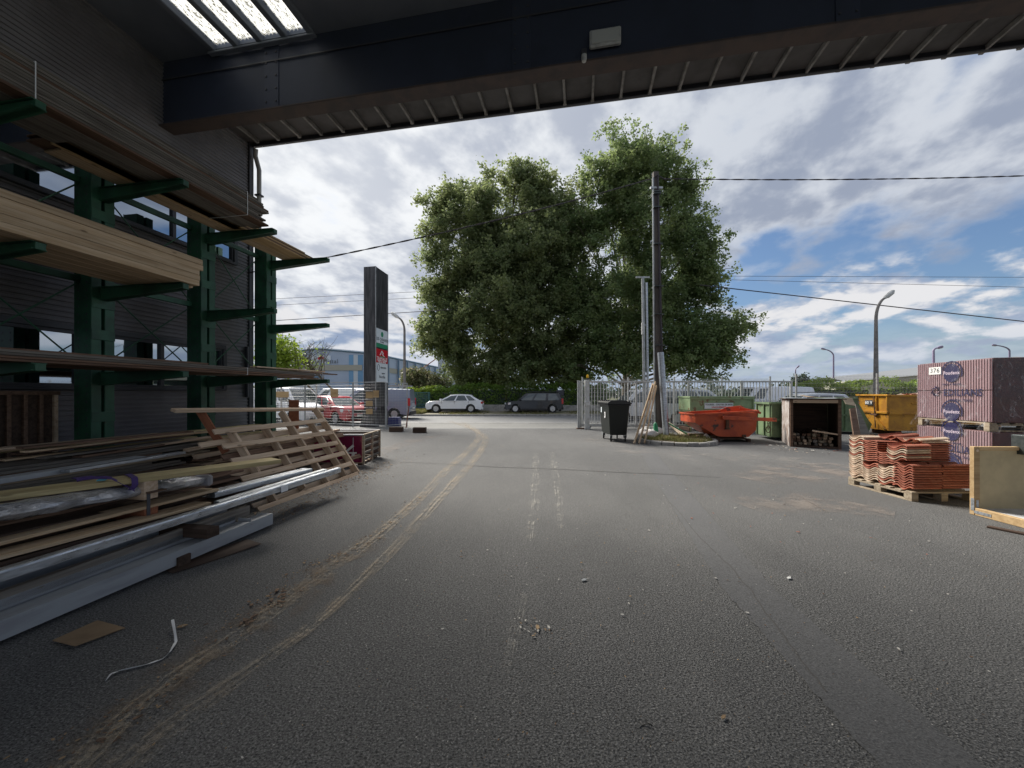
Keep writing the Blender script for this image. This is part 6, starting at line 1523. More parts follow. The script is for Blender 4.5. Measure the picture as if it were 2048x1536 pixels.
# ================================================================ WRAPPED TILE PACKS
EA = Vector((8.02, 7.62, 0)); EB = Vector((7.71, 6.2, 0)); ex = (EB - EA).normalized(); EL = (EB - EA).length
EMx = Matrix((ex, Vector((-ex.y, ex.x, 0)), Vector((0, 0, 1)))).transposed().to_4x4(); EMx.translation = EA   # x along the printed face, y into the pack
def filmmat():
    m = bpy.data.materials.new('stretch_film'); m.use_nodes = True; t = NT(m.node_tree); t.n.clear(); out = t.new('ShaderNodeOutputMaterial')
    P = t.new('ShaderNodeTexCoord').outputs['Object']; n = t.noise(t.vmul(P, (1, 1, .5)), 9, 5, .65, 1.5); bmp = t.bump(n, .25, .01)
    g = t.new('ShaderNodeBsdfGlossy'); g.inputs['Roughness'].default_value = .32; t.l.new(bmp, g.inputs['Normal'])
    d = t.new('ShaderNodeBsdfDiffuse'); t.put(d.inputs[0], (.8, .78, .82)); tp = t.new('ShaderNodeBsdfTransparent')
    m1 = t.new('ShaderNodeMixShader'); m1.inputs[0].default_value = .6; t.l.new(g.outputs[0], m1.inputs[1]); t.l.new(d.outputs[0], m1.inputs[2])
    m2 = t.new('ShaderNodeMixShader'); t.put(m2.inputs[0], t.ramp(n, .52, .76, .03, .30)); t.l.new(tp.outputs[0], m2.inputs[1]); t.l.new(m1.outputs[0], m2.inputs[2])
    m3 = t.new('ShaderNodeMixShader'); m3.inputs[0].default_value = .12; t.l.new(tp.outputs[0], m3.inputs[1]); t.l.new(m1.outputs[0], m3.inputs[2])
    t.l.new(m2.outputs[0], out.inputs[0]); return m
film = filmmat()
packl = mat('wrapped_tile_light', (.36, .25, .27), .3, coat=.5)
def pack(label, z0, H_, depth, skirt=True, tag_no=True, low=False):
    root = thing('tile_pack', label, 'wrapped tiles', EMx @ Vector((EL / 2, depth / 2, z0))); WM[root.name] = Matrix.Translation(EMx @ Vector((EL / 2, depth / 2, z0)))
    MB().box((.0, .035, z0), (EL - .0, depth, z0 + H_), ch=.01).obj('tile_block', packd, root, EMx)
    for (za, zb_) in ((z0 + .01, z0 + H_ * .5 - .006), (z0 + H_ * .5 + .006, z0 + H_ - .01)):   # two courses of tiles on edge: every ridge stands proud
        mb = MB(); m2 = MB(); n = 31; p_ = EL / n
        for i in range(n):
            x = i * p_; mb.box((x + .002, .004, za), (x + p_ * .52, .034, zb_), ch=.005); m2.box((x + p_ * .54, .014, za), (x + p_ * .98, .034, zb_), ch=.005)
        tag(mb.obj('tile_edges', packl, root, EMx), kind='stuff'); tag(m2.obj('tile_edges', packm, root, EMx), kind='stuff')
    FT = EMx @ Matrix.Rotation(R(90), 4, 'X')
    def disc(cx_, cz_, r, mt_, off, nm='printed_disc', half=1.0, r0=0.0):
        mb = MB(); N_ = 40
        if half >= 1 and r0 == 0:
            mb.lathe([(r, 0), (r, .0015), (.001, .0015)], N_, EMx.inverted() @ FT @ Matrix.Translation((cx_, cz_, off)))
            return mb.obj(nm, mt_, root, EMx)
        for k in range(N_ + 1):
            a = -.35 + (math.pi * 1.15) * k / N_
            for rr_ in (r0, r): q = FT @ Vector((cx_ + rr_ * math.cos(a), cz_ + rr_ * math.sin(a), off)); mb.v.append(tuple(q))
            if k: b = 2 * k; mb.face((b - 2, b, b + 1, b - 1)[::-1])
        return mb.obj(nm, mt_, root)
    cx_ = EL * .52
    for cz_ in ((z0 + H_ * .80, z0 + H_ * .14) if not low else (z0 + H_ * .93, z0 + H_ * .22)):
        disc(cx_, cz_, .165, navy, .004); disc(cx_, cz_, .215, navy, .003, 'printed_arc', .5, .19)
        text('Poudenx', 'printed_lettering', .085, lav, FT @ Matrix.Translation((cx_, cz_, .0065)), root, 1.0, .002)
        text('- TUILES  &  BRIQUES -', 'printed_lettering', .04, navy, FT @ Matrix.Translation((cx_, cz_ - .205, .0045)), root, 1.0, .001)
    zt_ = z0 + H_ * (.46 if not low else .57)
    text('EDILIANS', 'printed_lettering', .165, navy, FT @ Matrix.Translation((EL * .66, zt_, .006)), root, 1.0, .003)
    text('TERREAL TUILES', 'printed_lettering', .055, navy, FT @ Matrix.Translation((EL * .64, zt_ - .13, .005)), root, 1.0, .001)
    for k in range(7):   # swirl logo of curved blades
        a = 2 * math.pi * k / 7; mb = MB(); c_ = Vector((EL * .30, zt_ + .03, .006)); pts = []
        for j in range(6):
            b = a + j * .22; rr_ = .045 + .012 * j; pts.append(FT @ (c_ + Vector((rr_ * math.cos(b), rr_ * math.sin(b), 0))))
        mb.tube(pts, [.004, .009, .010, .009, .006, .002], 5); mb.obj('logo_blade', navy, root)
    if tag_no:
        MB().box((EL * .19, -.002, z0 + H_ * .79), (EL * .37, .002, z0 + H_ * .92)).obj('paper_label', plate, root, EMx)
        text('376', 'handwriting', .12, inkdark, FT @ Matrix.Translation((EL * .28, z0 + H_ * .855, .0035)), root, 1.1, .0)
    # loose film: cover over top and sides with a ragged skirt
    mb = MB(); n = 48; rows = []
    per = [(0, depth), (0, 0), (EL, 0), (EL, depth)]
    seg = [(per[0], per[1]), (per[1], per[2]), (per[2], per[3])]; P_ = []
    for (a, b) in seg:
        for k in range(n): f = k / n; P_.append((a[0] + (b[0] - a[0]) * f, a[1] + (b[1] - a[1]) * f))
    P_.append(per[3]); zs_ = [z0 + H_ + .012, z0 + H_ * .75, z0 + H_ * .35, z0 + .12, z0 + .03, z0 - .03, z0 - .10]
    for i, q in enumerate(P_):
        dirx = -1 if i < n else (1 if i > 2 * n else 0); diry = -1 if n <= i <= 2 * n else 0
        for j, z in enumerate(zs_):
            o_ = .010 + (0, .003, .004, .012, .035, .05, .06)[j] * (1 + .8 * math.sin(i * .55 + j) + .6 * math.sin(i * 1.7 + j * 2)); zz = z + (0 if j < 4 else .02 * math.sin(i * .37) * (j - 3) + (rnd.uniform(-.012, .012)))
            if not skirt and j > 4: zz = z0 + .01
            mb.v.append((q[0] + dirx * o_, q[1] + diry * o_, zz))
        if i:
            for j in range(len(zs_) - 1): b0 = (i - 1) * len(zs_) + j; b1 = i * len(zs_) + j; mb.face((b0, b1, b1 + 1, b0 + 1))
    mb.obj('stretch_film', film, root, EMx, smooth=True)
    return root
pallet('pallet', 'pallet between the two wrapped tile packs', EMx @ Matrix.Translation((0.02, .0, .985)), EL - .04, 1.1, palletw)
pallet('pallet', 'pallet on the ground under the lower wrapped tile pack', EMx @ Matrix.Translation((0.02, .0, .0)), EL - .04, 1.1, palletw)
pack('upper wrapped pack of pink tiles with round navy prints, its film skirt ragged', 1.127, 1.05, 1.15)
pack('lower wrapped pack of pink tiles behind the loose tile stacks', .142, .84, 1.15, skirt=False, tag_no=False, low=True)
# ---- open beige crate at the edge of the view
CM = Matrix.Translation((6.08, 5.12, 0)) @ Matrix.Rotation(R(-1), 4, 'Z')
cr = thing('open_crate', 'open pine framed crate with beige panels and a white floor beside the roof tiles', 'crate', (6.08, 5.12, 0)); WM[cr.name] = Matrix.Translation((6.08, 5.12, 0))
cw, cl_, chh = 1.3, 1.25, .90
MB().box((0.06, -.03, .08), (cw, -.015, chh - .05)).obj('back_panel', mdf, cr, CM)
MB().box((0, -.06, 0), (.075, .0, chh), ch=.006).obj('post', ply, cr, CM); MB().box((0, -cl_, 0), (.075, -cl_ + .06, chh), ch=.006).obj('post', ply, cr, CM)
MB().box((.076, -.055, chh - .05), (cw, .0, chh - .002), ch=.006).obj('top_rail', ply, cr, CM)
MB().box((-.0, -cl_ + .061, .0), (.06, -.061, .10), ch=.006).obj('bottom_rail', ply, cr, CM)
MB().box((.061, -cl_ + .01, .06), (cw, -.031, .078)).obj('floor_panel', whiteboard, cr, CM)
MB().box((.001, -.075, .10), (.006, -.06, .20)).obj('x', galv, cr, CM) if False else None
MB().box((-.004, -.058, .06), (-.001, -.02, .22)).box((-.004, -.24, .03), (-.001, -.0585, .065)).obj('corner_bracket', galv, cr, CM)
MB().box((.02, -.064, .04), (.05, -.061, .20)).obj('corner_bracket', galv, cr, CM)
MB().lathe([(.018, 0), (.018, .002), (.001, .002)], 14, Matrix.Translation((.037, -.061, chh - .05)) @ Matrix.Rotation(R(90), 4, 'X')).obj('knot', reddeal, cr, CM)
MB().lathe([(.03, 0), (.03, .02), (.02, .025)], 12, Matrix.Translation((.65, -.03, chh))).obj('dowel_end', pine, cr, CM)
sb = thing('steel_bracket', 'dark steel channel bracket hooked over the rim of the open crate', 'bracket', CM @ Vector((.72, -.12, .72))); WM[sb.name] = Matrix.Translation(CM @ Vector((.72, -.12, .72)))
MB().box((.58, -.16, .80), (.60, .03, 1.05), ch=.003).box((.60, -.16, 1.04), (1.2, .03, 1.055), ch=.003).obj('outer_plate', darksteel, sb, CM)
MB().box((.70, -.15, .78), (1.2, -.14, 1.03), ch=.003).obj('inner_plate', darksteel, sb, CM); MB().box((.595, -.17, .84), (.69, -.161, 1.04), ch=.003).obj('front_flange', darksteel, sb, CM)
MB().box((.66, -.17, .86), (.69, -.152, .885), ch=.003).obj('tab', ply, sb, CM)
bar('board', gp(1975, 1055) + Vector((0, 0, .012)), gp(2120, 1084) + Vector((0, 0, .012)), .07, .022, darkwood, label='thin dark red board lying on the asphalt in front of the open crate', cat='board')
# dark fork carriage end standing behind the packs
# ================================================================ GROUND LEVEL PILES ON THE LEFT
def pbar(name, label, cat, a, b, v, w, h, mt_, anchor='rt', v2=None, roll=0.0, zmin=None, ch=.003, parent=None):
    p, q = pv(a[0], a[1], v), pv(b[0], b[1], v if v2 is None else v2)
    d = (p - q); p = p + d.normalized() * 1.2      # runs on out of the picture towards the near end
    return bar(name, p, q, w, h, mt_, parent, anchor, roll, ch, **({'label': label, 'cat': cat} if label else {}))
def channel(name, label, p, q, w, h, t, mt_, flip=1, cat='channel'):
    """U or L shaped sheet metal section with its back to the yard"""
    L = (q - p).length; M = axisM(p, q); M.translation = p; mb = MB()
    prof = [(0, 0), (0, h), (w, h), (w, h - .03), (w - t, h - .03), (w - t, h - t), (t, h - t), (t, t), (w, t), (w, 0)]
    # in local y (left) and z
    mb.prism([(a, b) for a, b in prof], 0, L, axis='x'); o = mb.obj(name, mt_, None, M, label=label, cat=cat); return o
def fbv(v, u, z): return fb(v, u, z)
def uv_at(px, py, v): p = FB.inverted() @ pv(px, py, v); return p.y, p.z
# grey sheet metal channels on the ground
u1, z1 = uv_at(543, 1048, -3.62)
channel('metal_channel', 'long pale grey sheet metal channel lying lowest at the front of the pile', fb(-3.60, .6, .03), fb(-3.60, u1, .03), .15, .13, .006, greychan)
channel('metal_channel', 'second grey channel lying behind the lowest one, its end cut short', fb(-3.80, .6, .03), fb(-3.80, u1 - .32, .03), .16, .19, .006, greychan)
channel('metal_channel', 'third grey channel, farther back under the timber bearers', fb(-4.08, .6, .03), fb(-4.08, u1 - .15, .03), .14, .22, .006, greychan)
MB().prism([(0, 0), (.18, 0), (.18, .16), (.02, .16)], 0, .008, FB @ Matrix.Translation((-3.8, u1 - .30, .03))).obj('metal_offcut', greychan, label='small bent grey offcut standing at the end of the second channel', cat='offcut')
# bearers
for i, (v0, v1, u, z, w, h, mt_, l) in enumerate(((-5.4, -3.52, 3.25, .19, .13, .09, darkwood, 'dark square timber bearer sticking out over the lowest grey channel'), (-5.2, -3.58, 3.02, .0, .12, .10, darkwood, 'short dark bearer block on the ground under the lowest channel'),
                                        (-5.4, -3.86, 4.1, .29, .14, .10, darkwood, 'dark bearer under the galvanised purlins near their far end'), (-5.4, -3.75, 1.3, .29, .12, .10, darkwood, 'dark bearer hidden low at the near end of the pile'))):
    bar('timber_bearer', fb(v0, u, z + h / 2), fb(v1, u, z + h / 2), w, h, mt_, label=l, cat='timber')
# galvanised purlins (front one rounded, second flat and bright)
u2, z2 = uv_at(680, 940, -3.75)
def zpurlin(name, label, a, b, v, w, h, mt_, cat='purlin', near=False):
    ua, za = uv_at(*a, v); ub, zb_ = uv_at(*b, v); p = fb(v, ua, za) if near else fb(v, .6, za + (zb_ - za) * (.6 - ua) / (ub - ua)); q = fb(v, ub, zb_)
    L = (q - p).length; M = axisM(p, q); M.translation = p; mb = MB(); t = .005
    prof = [(0, -h), (0, 0), (w, 0), (w, -.03), (w - t, -.03), (w - t, -t), (t, -t), (t, -h + t), (w, -h + t), (w, -h)]
    r = .018; prof[1:2] = [(0, -r), (r * .3, -r * .3), (r, 0)]
    mb.prism(prof, 0, L, axis='x'); return mb.obj(name, mt_, None, M, smooth=False, label=label, cat=cat)
zpurlin('steel_purlin', 'long galvanised purlin running along the front of the pile, the farthest reaching one', (0, 1142), (682, 935), -3.78, .07, .075, galv)
zpurlin('steel_purlin', 'flat bright galvanised plate lying on the pile behind the long purlin', (430, 985), (625, 937), -4.02, .17, .06, galv, near=True)
zpurlin('steel_purlin', 'dark galvanised purlin between the bright plate and the long front purlin', (440, 1003), (655, 938), -3.90, .08, .09, galvd, near=True)
MB().box((-.06, -.002, -.06), (.06, .002, .01)).obj('paper_sticker', inkwhite, None, axisM(pv(0, 1142, -3.78), pv(682, 935, -3.78)).to_4x4() if False else Matrix.Translation(pv(569, 974, -3.77)) @ Matrix.Rotation(R(90) - TH, 4, 'Z'), label='small white sticker on the side of the long galvanised purlin', cat='sticker')
# thin edge-on boards
def pb(label, a, b, v, w, h, mt_, cat='board', back=1.6, v2=None):
    ua, za = uv_at(*a, v); ub, zb_ = uv_at(*b, v if v2 is None else v2); u0 = ua - back; p = fb(v, u0, za + (zb_ - za) * (u0 - ua) / (ub - ua)); q = fb(v if v2 is None else v2, ub, zb_)
    return bar('board', p, q, w, h, mt_, None, 'rt', label=label, cat=cat)
pb('long pale plank with a reddish edge just above the second plank', (0, 1084), (438, 977), -4.02, .22, .028, pine)
pb('long yellowish plank low in the pile behind the long purlin', (0, 1112), (423, 1004), -3.92, .20, .03, pine)
pb('wide dark board under the yellowish plank', (0, 1125), (415, 1010), -3.95, .35, .03, darkwood)
pb('rough grey board standing on edge under the front purlin', (0, 1185), (500, 1010), -3.80, .05, .11, greywood)
pb('dark board under the film wrapped bundle', (0, 1070), (400, 985), -4.15, .5, .05, darkwood)
o = bent('dark_sheet', 'dark thin sheet on the asphalt beside the short bearer block', Matrix.Translation(gp(345, 1150) + Vector((0, 0, .006))) @ Matrix.Rotation(R(62), 4, 'Z'), 0.75, .28, darkwood, .012, 0, .004, seed=3)
# film wrapped bundle
def wrapped():
    ua, za = uv_at(0, 1048, -4.06); ub, zb_ = uv_at(430, 968, -4.06); root = thing('wrapped_bundle', 'long bundle wrapped in crumpled silver film, taped at its end', 'bundle', fb(-4.2, (ua + ub) / 2, za)); mb = MB(); n = 90; m_ = 14
    for i in range(n + 1):
        f = i / n; u = (ua - 1.3) + (ub - ua + 1.3) * f; z = za + (zb_ - za) * (u - ua) / (ub - ua) + .055
        tp = 1 - .55 * max(0, (f - .93) / .07) ** 1.5
        for j in range(m_):
            a = 2 * math.pi * j / m_; rr_ = 1 + .05 * math.sin(i * .35 + j * 1.9) + .05 * math.sin(i * .9 - j) + .05 * math.sin(i * .21 + j * 3)
            mb.v.append(tuple(fb(-4.22 + .17 * math.cos(a) * rr_ * tp, u + .01 * math.sin(j * 3 + i), z + .062 * math.sin(a) * rr_ * tp)))
    for i in range(n):
        for j in range(m_): k = (j + 1) % m_; mb.face((i * m_ + j, i * m_ + k, (i + 1) * m_ + k, (i + 1) * m_ + j))
    mb.face(list(range(m_))); mb.face([n * m_ + j for j in reversed(range(m_))])
    fm = mat('silver_film', (.42, .43, .46), .16, .45, col2=(.62, .63, .66), ns=5, stretch=(1, 1, 1), bs=14, bump=.9, bdist=.03)
    mb.obj('film', fm, root, smooth=True)
    c = fb(-4.22, ub - .08, zb_ + .05); MB().box((-.02, -.04, -.06), (.16, .04, .06), Matrix.Translation(c) @ Matrix.Rotation(-TH + .3, 4, 'Z'), ch=.02).obj('tape', mat('grey_tape', (.3, .3, .33), .4), root)
wrapped()
# timber block stack with band
bk = pv(302, 985, -4.04); BU = (FB.inverted() @ bk).y
for (z0, z1, mt_, l) in ((uv_at(300, 1040, -4.02)[1], uv_at(300, 1015, -4.02)[1], redpost, 'lower red brown block wedged between the planks and the wrapped bundle'), (uv_at(300, 998, -4.02)[1], uv_at(300, 962, -4.02)[1], reddeal, 'upper red brown timber block carrying the thick yellow plank')):
    MB().box((-4.55, BU - .07, z0), (-4.02, BU + .05, z1), ch=.004).obj('timber_block', mt_, None, FB, label=l, cat='block')
MB().box((-4.018, BU - .055, uv_at(300, 1050, -4.02)[1]), (-4.014, BU - .025, uv_at(300, 985, -4.02)[1])).obj('black_band', trim, None, FB, label='black steel band around the two red brown blocks', cat='band')
MB().box((-4.3, BU - .06, uv_at(300, 985, -4.02)[1]), (-3.97, BU + .09, uv_at(300, 985, -4.02)[1] + .012)).obj('small_board', brown, None, FB, label='small brown board pinched between the two red brown blocks', cat='board')
# thick yellow plank, lying across the pile
ZP = uv_at(302, 962, -4.02)[1] + .045
P0, P1 = gp(0, 992, ZP), gp(563, 919, ZP); dP = (P1 - P0).normalized()
pk = bar('thick_plank', P0 - dP * 1.3, P1, .27, .045, pinegreen, None, 'rt', label='thick yellow plank lying slantwise on top of the pile, tied with purple webbing', cat='plank', ch=.004)
lp = Vector((-dP.y, dP.x, 0))
def on_plank(s, across, dz=0): return P1 - dP * s + lp * across + Vector((0, 0, dz))
sl = thing('webbing_sling', 'purple lifting sling looped loosely round the thick yellow plank', 'sling', on_plank(.95, .1))
def band(pts, w, t, mt_, par, nm='webbing'):
    mb = MB(); pts = [Vector(p) for p in pts]
    for i, p in enumerate(pts): mb.v += [tuple(p - dP * w / 2), tuple(p + dP * w / 2), tuple(p + dP * w / 2 + Vector((0, 0, t)) + lp * -t), tuple(p - dP * w / 2 + Vector((0, 0, t)) + lp * -t)]
    for i in range(len(pts) - 1):
        for j in range(4): k = (j + 1) % 4; b = 4 * i; mb.face((b + j, b + k, b + 4 + k, b + 4 + j))
    mb.face((3, 2, 1, 0)); n = 4 * (len(pts) - 1); mb.face((n, n + 1, n + 2, n + 3)); return mb.obj(nm, mt_, par, smooth=True)
s0 = (P1 - pv(335, 945, -3.75)).length
s0 = 1.28
band([on_plank(s0, .30, -.03), on_plank(s0, .275, .006), on_plank(s0, .15, .007), on_plank(s0, .01, .006), on_plank(s0, -.012, -.02), on_plank(s0, -.02, -.06), on_plank(s0 + .02, .0, -.10), on_plank(s0 + .06, .06, -.12)], .045, .005, purple, sl)
sq = []
for k in range(15):
    f = k / 14; sq.append(on_plank(s0 + .34 - .33 * f, .20 - .27 * f + .04 * math.sin(f * 9), .012 + .02 * math.sin(f * 3.1) - .13 * max(0, f - .55) * 2))
mb = MB(); 
for i, p in enumerate(sq): mb.v += [tuple(p + Vector((0, 0, .016)) + lp * .018), tuple(p - lp * .018), tuple(p - lp * .016 - Vector((0, 0, .006))), tuple(p + Vector((0, 0, .010)) + lp * .018)]
for i in range(len(sq) - 1):
    for j in range(4): k = (j + 1) % 4; b = 4 * i; mb.face((b + j, b + k, b + 4 + k, b + 4 + j))
mb.obj('webbing', purple, sl, smooth=True)
band([on_plank(s0 + .30, .33, .02), on_plank(s0 + .30, .28, .03), on_plank(s0 + .28, .24, .02)], .12, .006, purple, sl)
MB().box((-.03, -.035, 0), (.03, .035, .012), Matrix.Translation(on_plank(s0 + .20, .06, .012)) @ Matrix.Rotation(.6, 4, 'Z'), ch=.004).obj('cyan_tag', cyan, sl)
# grey sheets behind the thick plank
ZG = ZP - .02
g0, g1 = gp(0, 958, ZG), gp(292, 912, ZG); dg = (g1 - g0).normalized()
bar('metal_sheet', g0 - dg * 1.0, g1, .16, .05, greychan, None, 'rt', label='pale grey metal section lying behind the thick yellow plank', cat='sheet')
g0, g1 = gp(140, 940, ZG), gp(372, 903, ZG); bar('metal_sheet', g0, g1, .12, .03, galv, None, 'rt', label='bright foil faced section between the grey section and the yellow plank', cat='sheet')
# supports beneath, dark stack carrying these pieces
stack('dark_board_stack', 'dark stack of old boards carrying the yellow plank and the grey sections', 'timber', -5.35, -4.45, 1.0, 4.4, .10, 13, 3, .036, [darkwood, brown], .35)
# plank piles further back, under the rack
stack('plank_pile', 'pile of thin weathered planks on the ground under the near bay of the rack', 'timber', -6.95, -6.05, 2.0, 5.1, .16, 17, 4, .034, [greywood, brown, palletw, greywood], .5)
stack('plank_pile', 'pile of brown planks on the ground behind the slatted frame', 'timber', -6.7, -5.75, 5.25, 7.9, .16, 14, 4, .03, [brown, darkwood, reddeal], .45)
for (a, b, v, w, h, mt_, l) in (((135, 886), (525, 848), -6.55, .16, .03, pinegreen, 'yellowish plank lying highest across the plank piles towards the fence'), ((160, 905), (395, 872), -6.25, .18, .03, pinegreen, 'yellowish plank lying aslant over the brown plank pile'),
    ((225, 880), (420, 862), -6.4, .14, .03, pine, 'pale plank end above the brown plank pile'), ((165, 912), (330, 888), -6.0, .16, .025, brown, 'brown plank below the aslant yellowish plank'),
    ((90, 915), (240, 893), -6.3, .2, .025, greywood, 'grey plank on the near pile with a broken end'), ((240, 900), (425, 872), -6.05, .12, .03, reddeal, 'reddish plank at the front of the brown pile'),
    ((376, 898), (560, 862), -5.72, .09, .045, reddeal, 'reddish batten poking out behind the slatted frame'), ((395, 912), (680, 858), -5.55, .08, .05, reddeal, 'long batten running behind the slatted frame to the red crate')):
    p, q = pv(a[0], a[1], v), pv(b[0], b[1], v); bar('plank', p, q, w, h, mt_, None, 'rt', label=l, cat='plank')
for k in range(16):
    near_ = k % 2; v = -6.05 - rnd.random() * .7; u0_ = (2.6 if near_ else 5.0) + rnd.random() * 1.0; L_ = rnd.uniform(1.3, 2.4); z = .60 + .16 * near_ + .022 * (k // 2) + .05; z = (.83 if near_ else .64) + .024 * (k // 2)
    bar('plank', fb(v, u0_, z), fb(v + rnd.uniform(-.35, .45), u0_ + L_, z + rnd.uniform(-.01, .05)), rnd.uniform(.10, .18), .022, rnd.choice([pinegreen, pine, reddeal, greywood, brown]), label='thin plank thrown loosely on the plank piles under the rack', cat='plank', group='loose planks on the plank piles')
# framed ladder like panel leaning on the wall at the back
fr = thing('timber_grille', 'upright timber panel with vertical slats leaning on the warehouse wall', 'panel', pv(40, 880, -7.9)); vP = -8.0
ul, _ = uv_at(-60, 860, vP); ur, _ = uv_at(108, 860, vP); zt_ = uv_at(100, 782, vP)[1]; zb_ = .45
n = 6
for i in range(n):
    u = ul + (ur - ul) * i / (n - 1); MB().box((vP, u - .022, zb_), (vP + .05, u + .022, zt_ - .061), ch=.003).obj('slat', reddeal if i == n - 1 else brown, fr, FB)
for z in (zb_ - .062, zt_ - .06): MB().box((vP, ul - .05, z), (vP + .05, ur + .05, z + .06), ch=.003).obj('rail', brown, fr, FB)
MB().box((vP - .02, ul, zb_), (vP - .001, ur, zt_ - .06)).obj('backing', darkwood, fr, FB)
stack('plank_pile', 'low pile of planks against the wall carrying the slatted panel', 'timber', -8.25, -7.85, 1.6, 4.7, .0, 10, 2, .037, [brown, darkwood], .2)
# red brown post standing at the end of the rack
pp = at(588, 800, 8.75); MB().box((-.10, -.10, 0), (.10, .10, pp.z), Matrix.Translation((pp.x, pp.y, 0)) @ Matrix.Rotation(.5, 4, 'Z'), ch=.008).obj('timber_post', redpost, label='red brown square post standing behind the slatted frame in front of the white van', cat='post')

# ---- big slatted frame leaning on the pile
lf_ = thing('timber_trellis', 'large leaning timber frame of pale battens nailed across joists', 'frame', fb(-4.6, 6, 0))
def LP(u, t, off=0.0):     # t = height along the slope, off = in front of (+) the plane
    v0, v1, zz = -4.28, -5.06, 1.05; s = t / math.hypot(v1 - v0, zz); n_ = Vector((zz, 0, (v0 - v1))).normalized()
    p = Vector((v0 + (v1 - v0) * s, u, zz * s)) + n_ * off; return FB @ p
Lt = math.hypot(.78, 1.05)
def t_at(py, px, u): # distance up the slope that projects to row py near column px
    best = None
    for k in range(200):
        t = k * .01; p = LP(u, t); y = HY - (p.z - HC) / p.y * F
        if best is None or abs(y - py) < best[0]: best = (abs(y - py), t)
    return best[1]
def u_at(px, py):
    best = None
    for i in range(160):
        u = 3.6 + i * .03
        for k in range(36):
            t = k * .05; p = LP(u, t); x = 1024 + p.x / p.y * F; y = HY - (p.z - HC) / p.y * F; e = abs(x - px) + abs(y - py)
            if best is None or e < best[0]: best = (e, u, t)
    return best[1], best[2]
slats = [((423, 866), (648, 843)), ((442, 897), (662, 865)), ((462, 927), (674, 886)), ((480, 958), (687, 908)), ((500, 990), (702, 929)), ((515, 1021), (716, 949))]
slopeN = (FB.to_3x3() @ Vector((1.05, 0, .78))).normalized()
for (a, b) in slats:
    ua, ta = u_at(*a); ub, tb = u_at(*b); bar('batten', LP(ua, ta, .02), LP(ub, tb, .02), .085, .024, reddeal, lf_, up=slopeN)
# the top batten, longer and thrown across
q0, q1 = pv(346, 821, -5.42), pv(646, 818, -5.42); bar('batten', q0, q1, .085, .045, reddeal, lf_, up=Vector((.3, 0, 1)).normalized())
for u, t0, t1 in ((4.98, .03, 1.36), (5.62, .10, 1.36), (6.18, .05, 1.62), (6.72, .05, 1.36), (7.12, .03, 1.64)):
    bar('joist', LP(u, t0, -.055), LP(u + .02, t1, -.055), .045, .12, reddeal, lf_, up=slopeN)
for k, (t, ua, ub) in enumerate(((.12, 4.7, 7.3), (.38, 4.9, 7.7), (.66, 4.6, 7.4), (.95, 4.7, 7.6), (1.2, 4.5, 7.2))):
    bar('rear_batten', LP(ua, t, -.13), LP(ub, t + .03, -.13), .085, .024, brown if k % 2 else reddeal, lf_, up=slopeN)
bar('prop', pv(400, 822, -5.5), pv(452, 905, -5.2), .05, .10, redpost, None, label='reddish prop sloping down from the top batten of the slatted frame', cat='prop')
# ---- bordeaux crate with white numeral
NC = gp(728, 931); FC_ = gp(761, 914); ed = (FC_ - NC).normalized(); CRM = Matrix((Vector((ed.y, -ed.x, 0)) * -1, ed, Vector((0, 0, 1)))).transposed().to_4x4(); CRM.translation = NC
# local: x points to the left of the near corner (negative), y runs away along the slatted side
CRM = Matrix((Vector((ed.y, -ed.x, 0)), ed, Vector((0, 0, 1)))).transposed().to_4x4(); CRM.translation = NC
cl2 = (FC_ - NC).length; cw2 = 1.15; ch2 = .67
rc = thing('slatted_crate', 'grey slatted crate with a bordeaux end panel marked with a white 4', 'crate', NC + Vector((-.5, .6, 0))); WM[rc.name] = Matrix.Translation(NC + Vector((-.5, .6, 0)))
MB().box((-cw2 + .05, .0, .07), (-.045, .018, ch2 - .01), ch=.002).obj('end_panel', bordeaux, rc, CRM)
MB().box((-cw2 + .05, cl2 - .02, .07), (-.045, cl2, ch2 - .03), ch=.002).obj('end_panel', greywood, rc, CRM)
for x in (-.04, -cw2): 
    for y in (0, cl2 / 2 - .03, cl2 - .05): MB().box((x, y, .02), (x + .045, y + .055, ch2), ch=.003).obj('post', palletw, rc, CRM)
    for z in (.10, .24, .38, .52, .60): MB().box((x + (.006 if x > -.5 else .0), .056, z), (x + .022, cl2 / 2 - .032, z + .05), ch=.002).obj('slat', greywood, rc, CRM); MB().box((x + (.006 if x > -.5 else .0), cl2 / 2 + .026, z), (x + .022, cl2 - .052, z + .05), ch=.002).obj('slat', greywood, rc, CRM)
    bar('top_rail', CRM @ Vector((x + .02, 0, ch2 + .012)), CRM @ Vector((x + .02, cl2, ch2 + .012)), .05, .022, palletw, rc)
for y in (.02, cl2 - .02): bar('top_rail', CRM @ Vector((-cw2 + .05, y, ch2 + .013)), CRM @ Vector((-.01, y, ch2 + .013)), .05, .022, whiteboard, rc)
for k in range(6): MB().box((-cw2 + .05, .03 + k * (cl2 - .1) / 5, .045), (-.045, .03 + k * (cl2 - .1) / 5 + .09, .065)).obj('floor_board', palletw, rc, CRM)
for x in (-cw2 + .1, -.15): MB().box((x, .02, 0), (x + .08, cl2 - .02, .044)).obj('skid', darkwood, rc, CRM)
def tape(a, b, w=.035): p, q = CRM @ Vector((a[0], -.004, a[1])), CRM @ Vector((b[0], -.004, b[1])); bar('white_tape', p, q, .003, w, inkwhite, rc)
tape((-.235, .62), (-.235, .20), .03); tape((-.40, .30), (-.23, .45), .05); tape((-.40, .28), (-.16, .28), .035); MB().box((-.27, -.006, .20), (-.20, -.001, .27)).obj('white_label', inkwhite, rc, CRM)
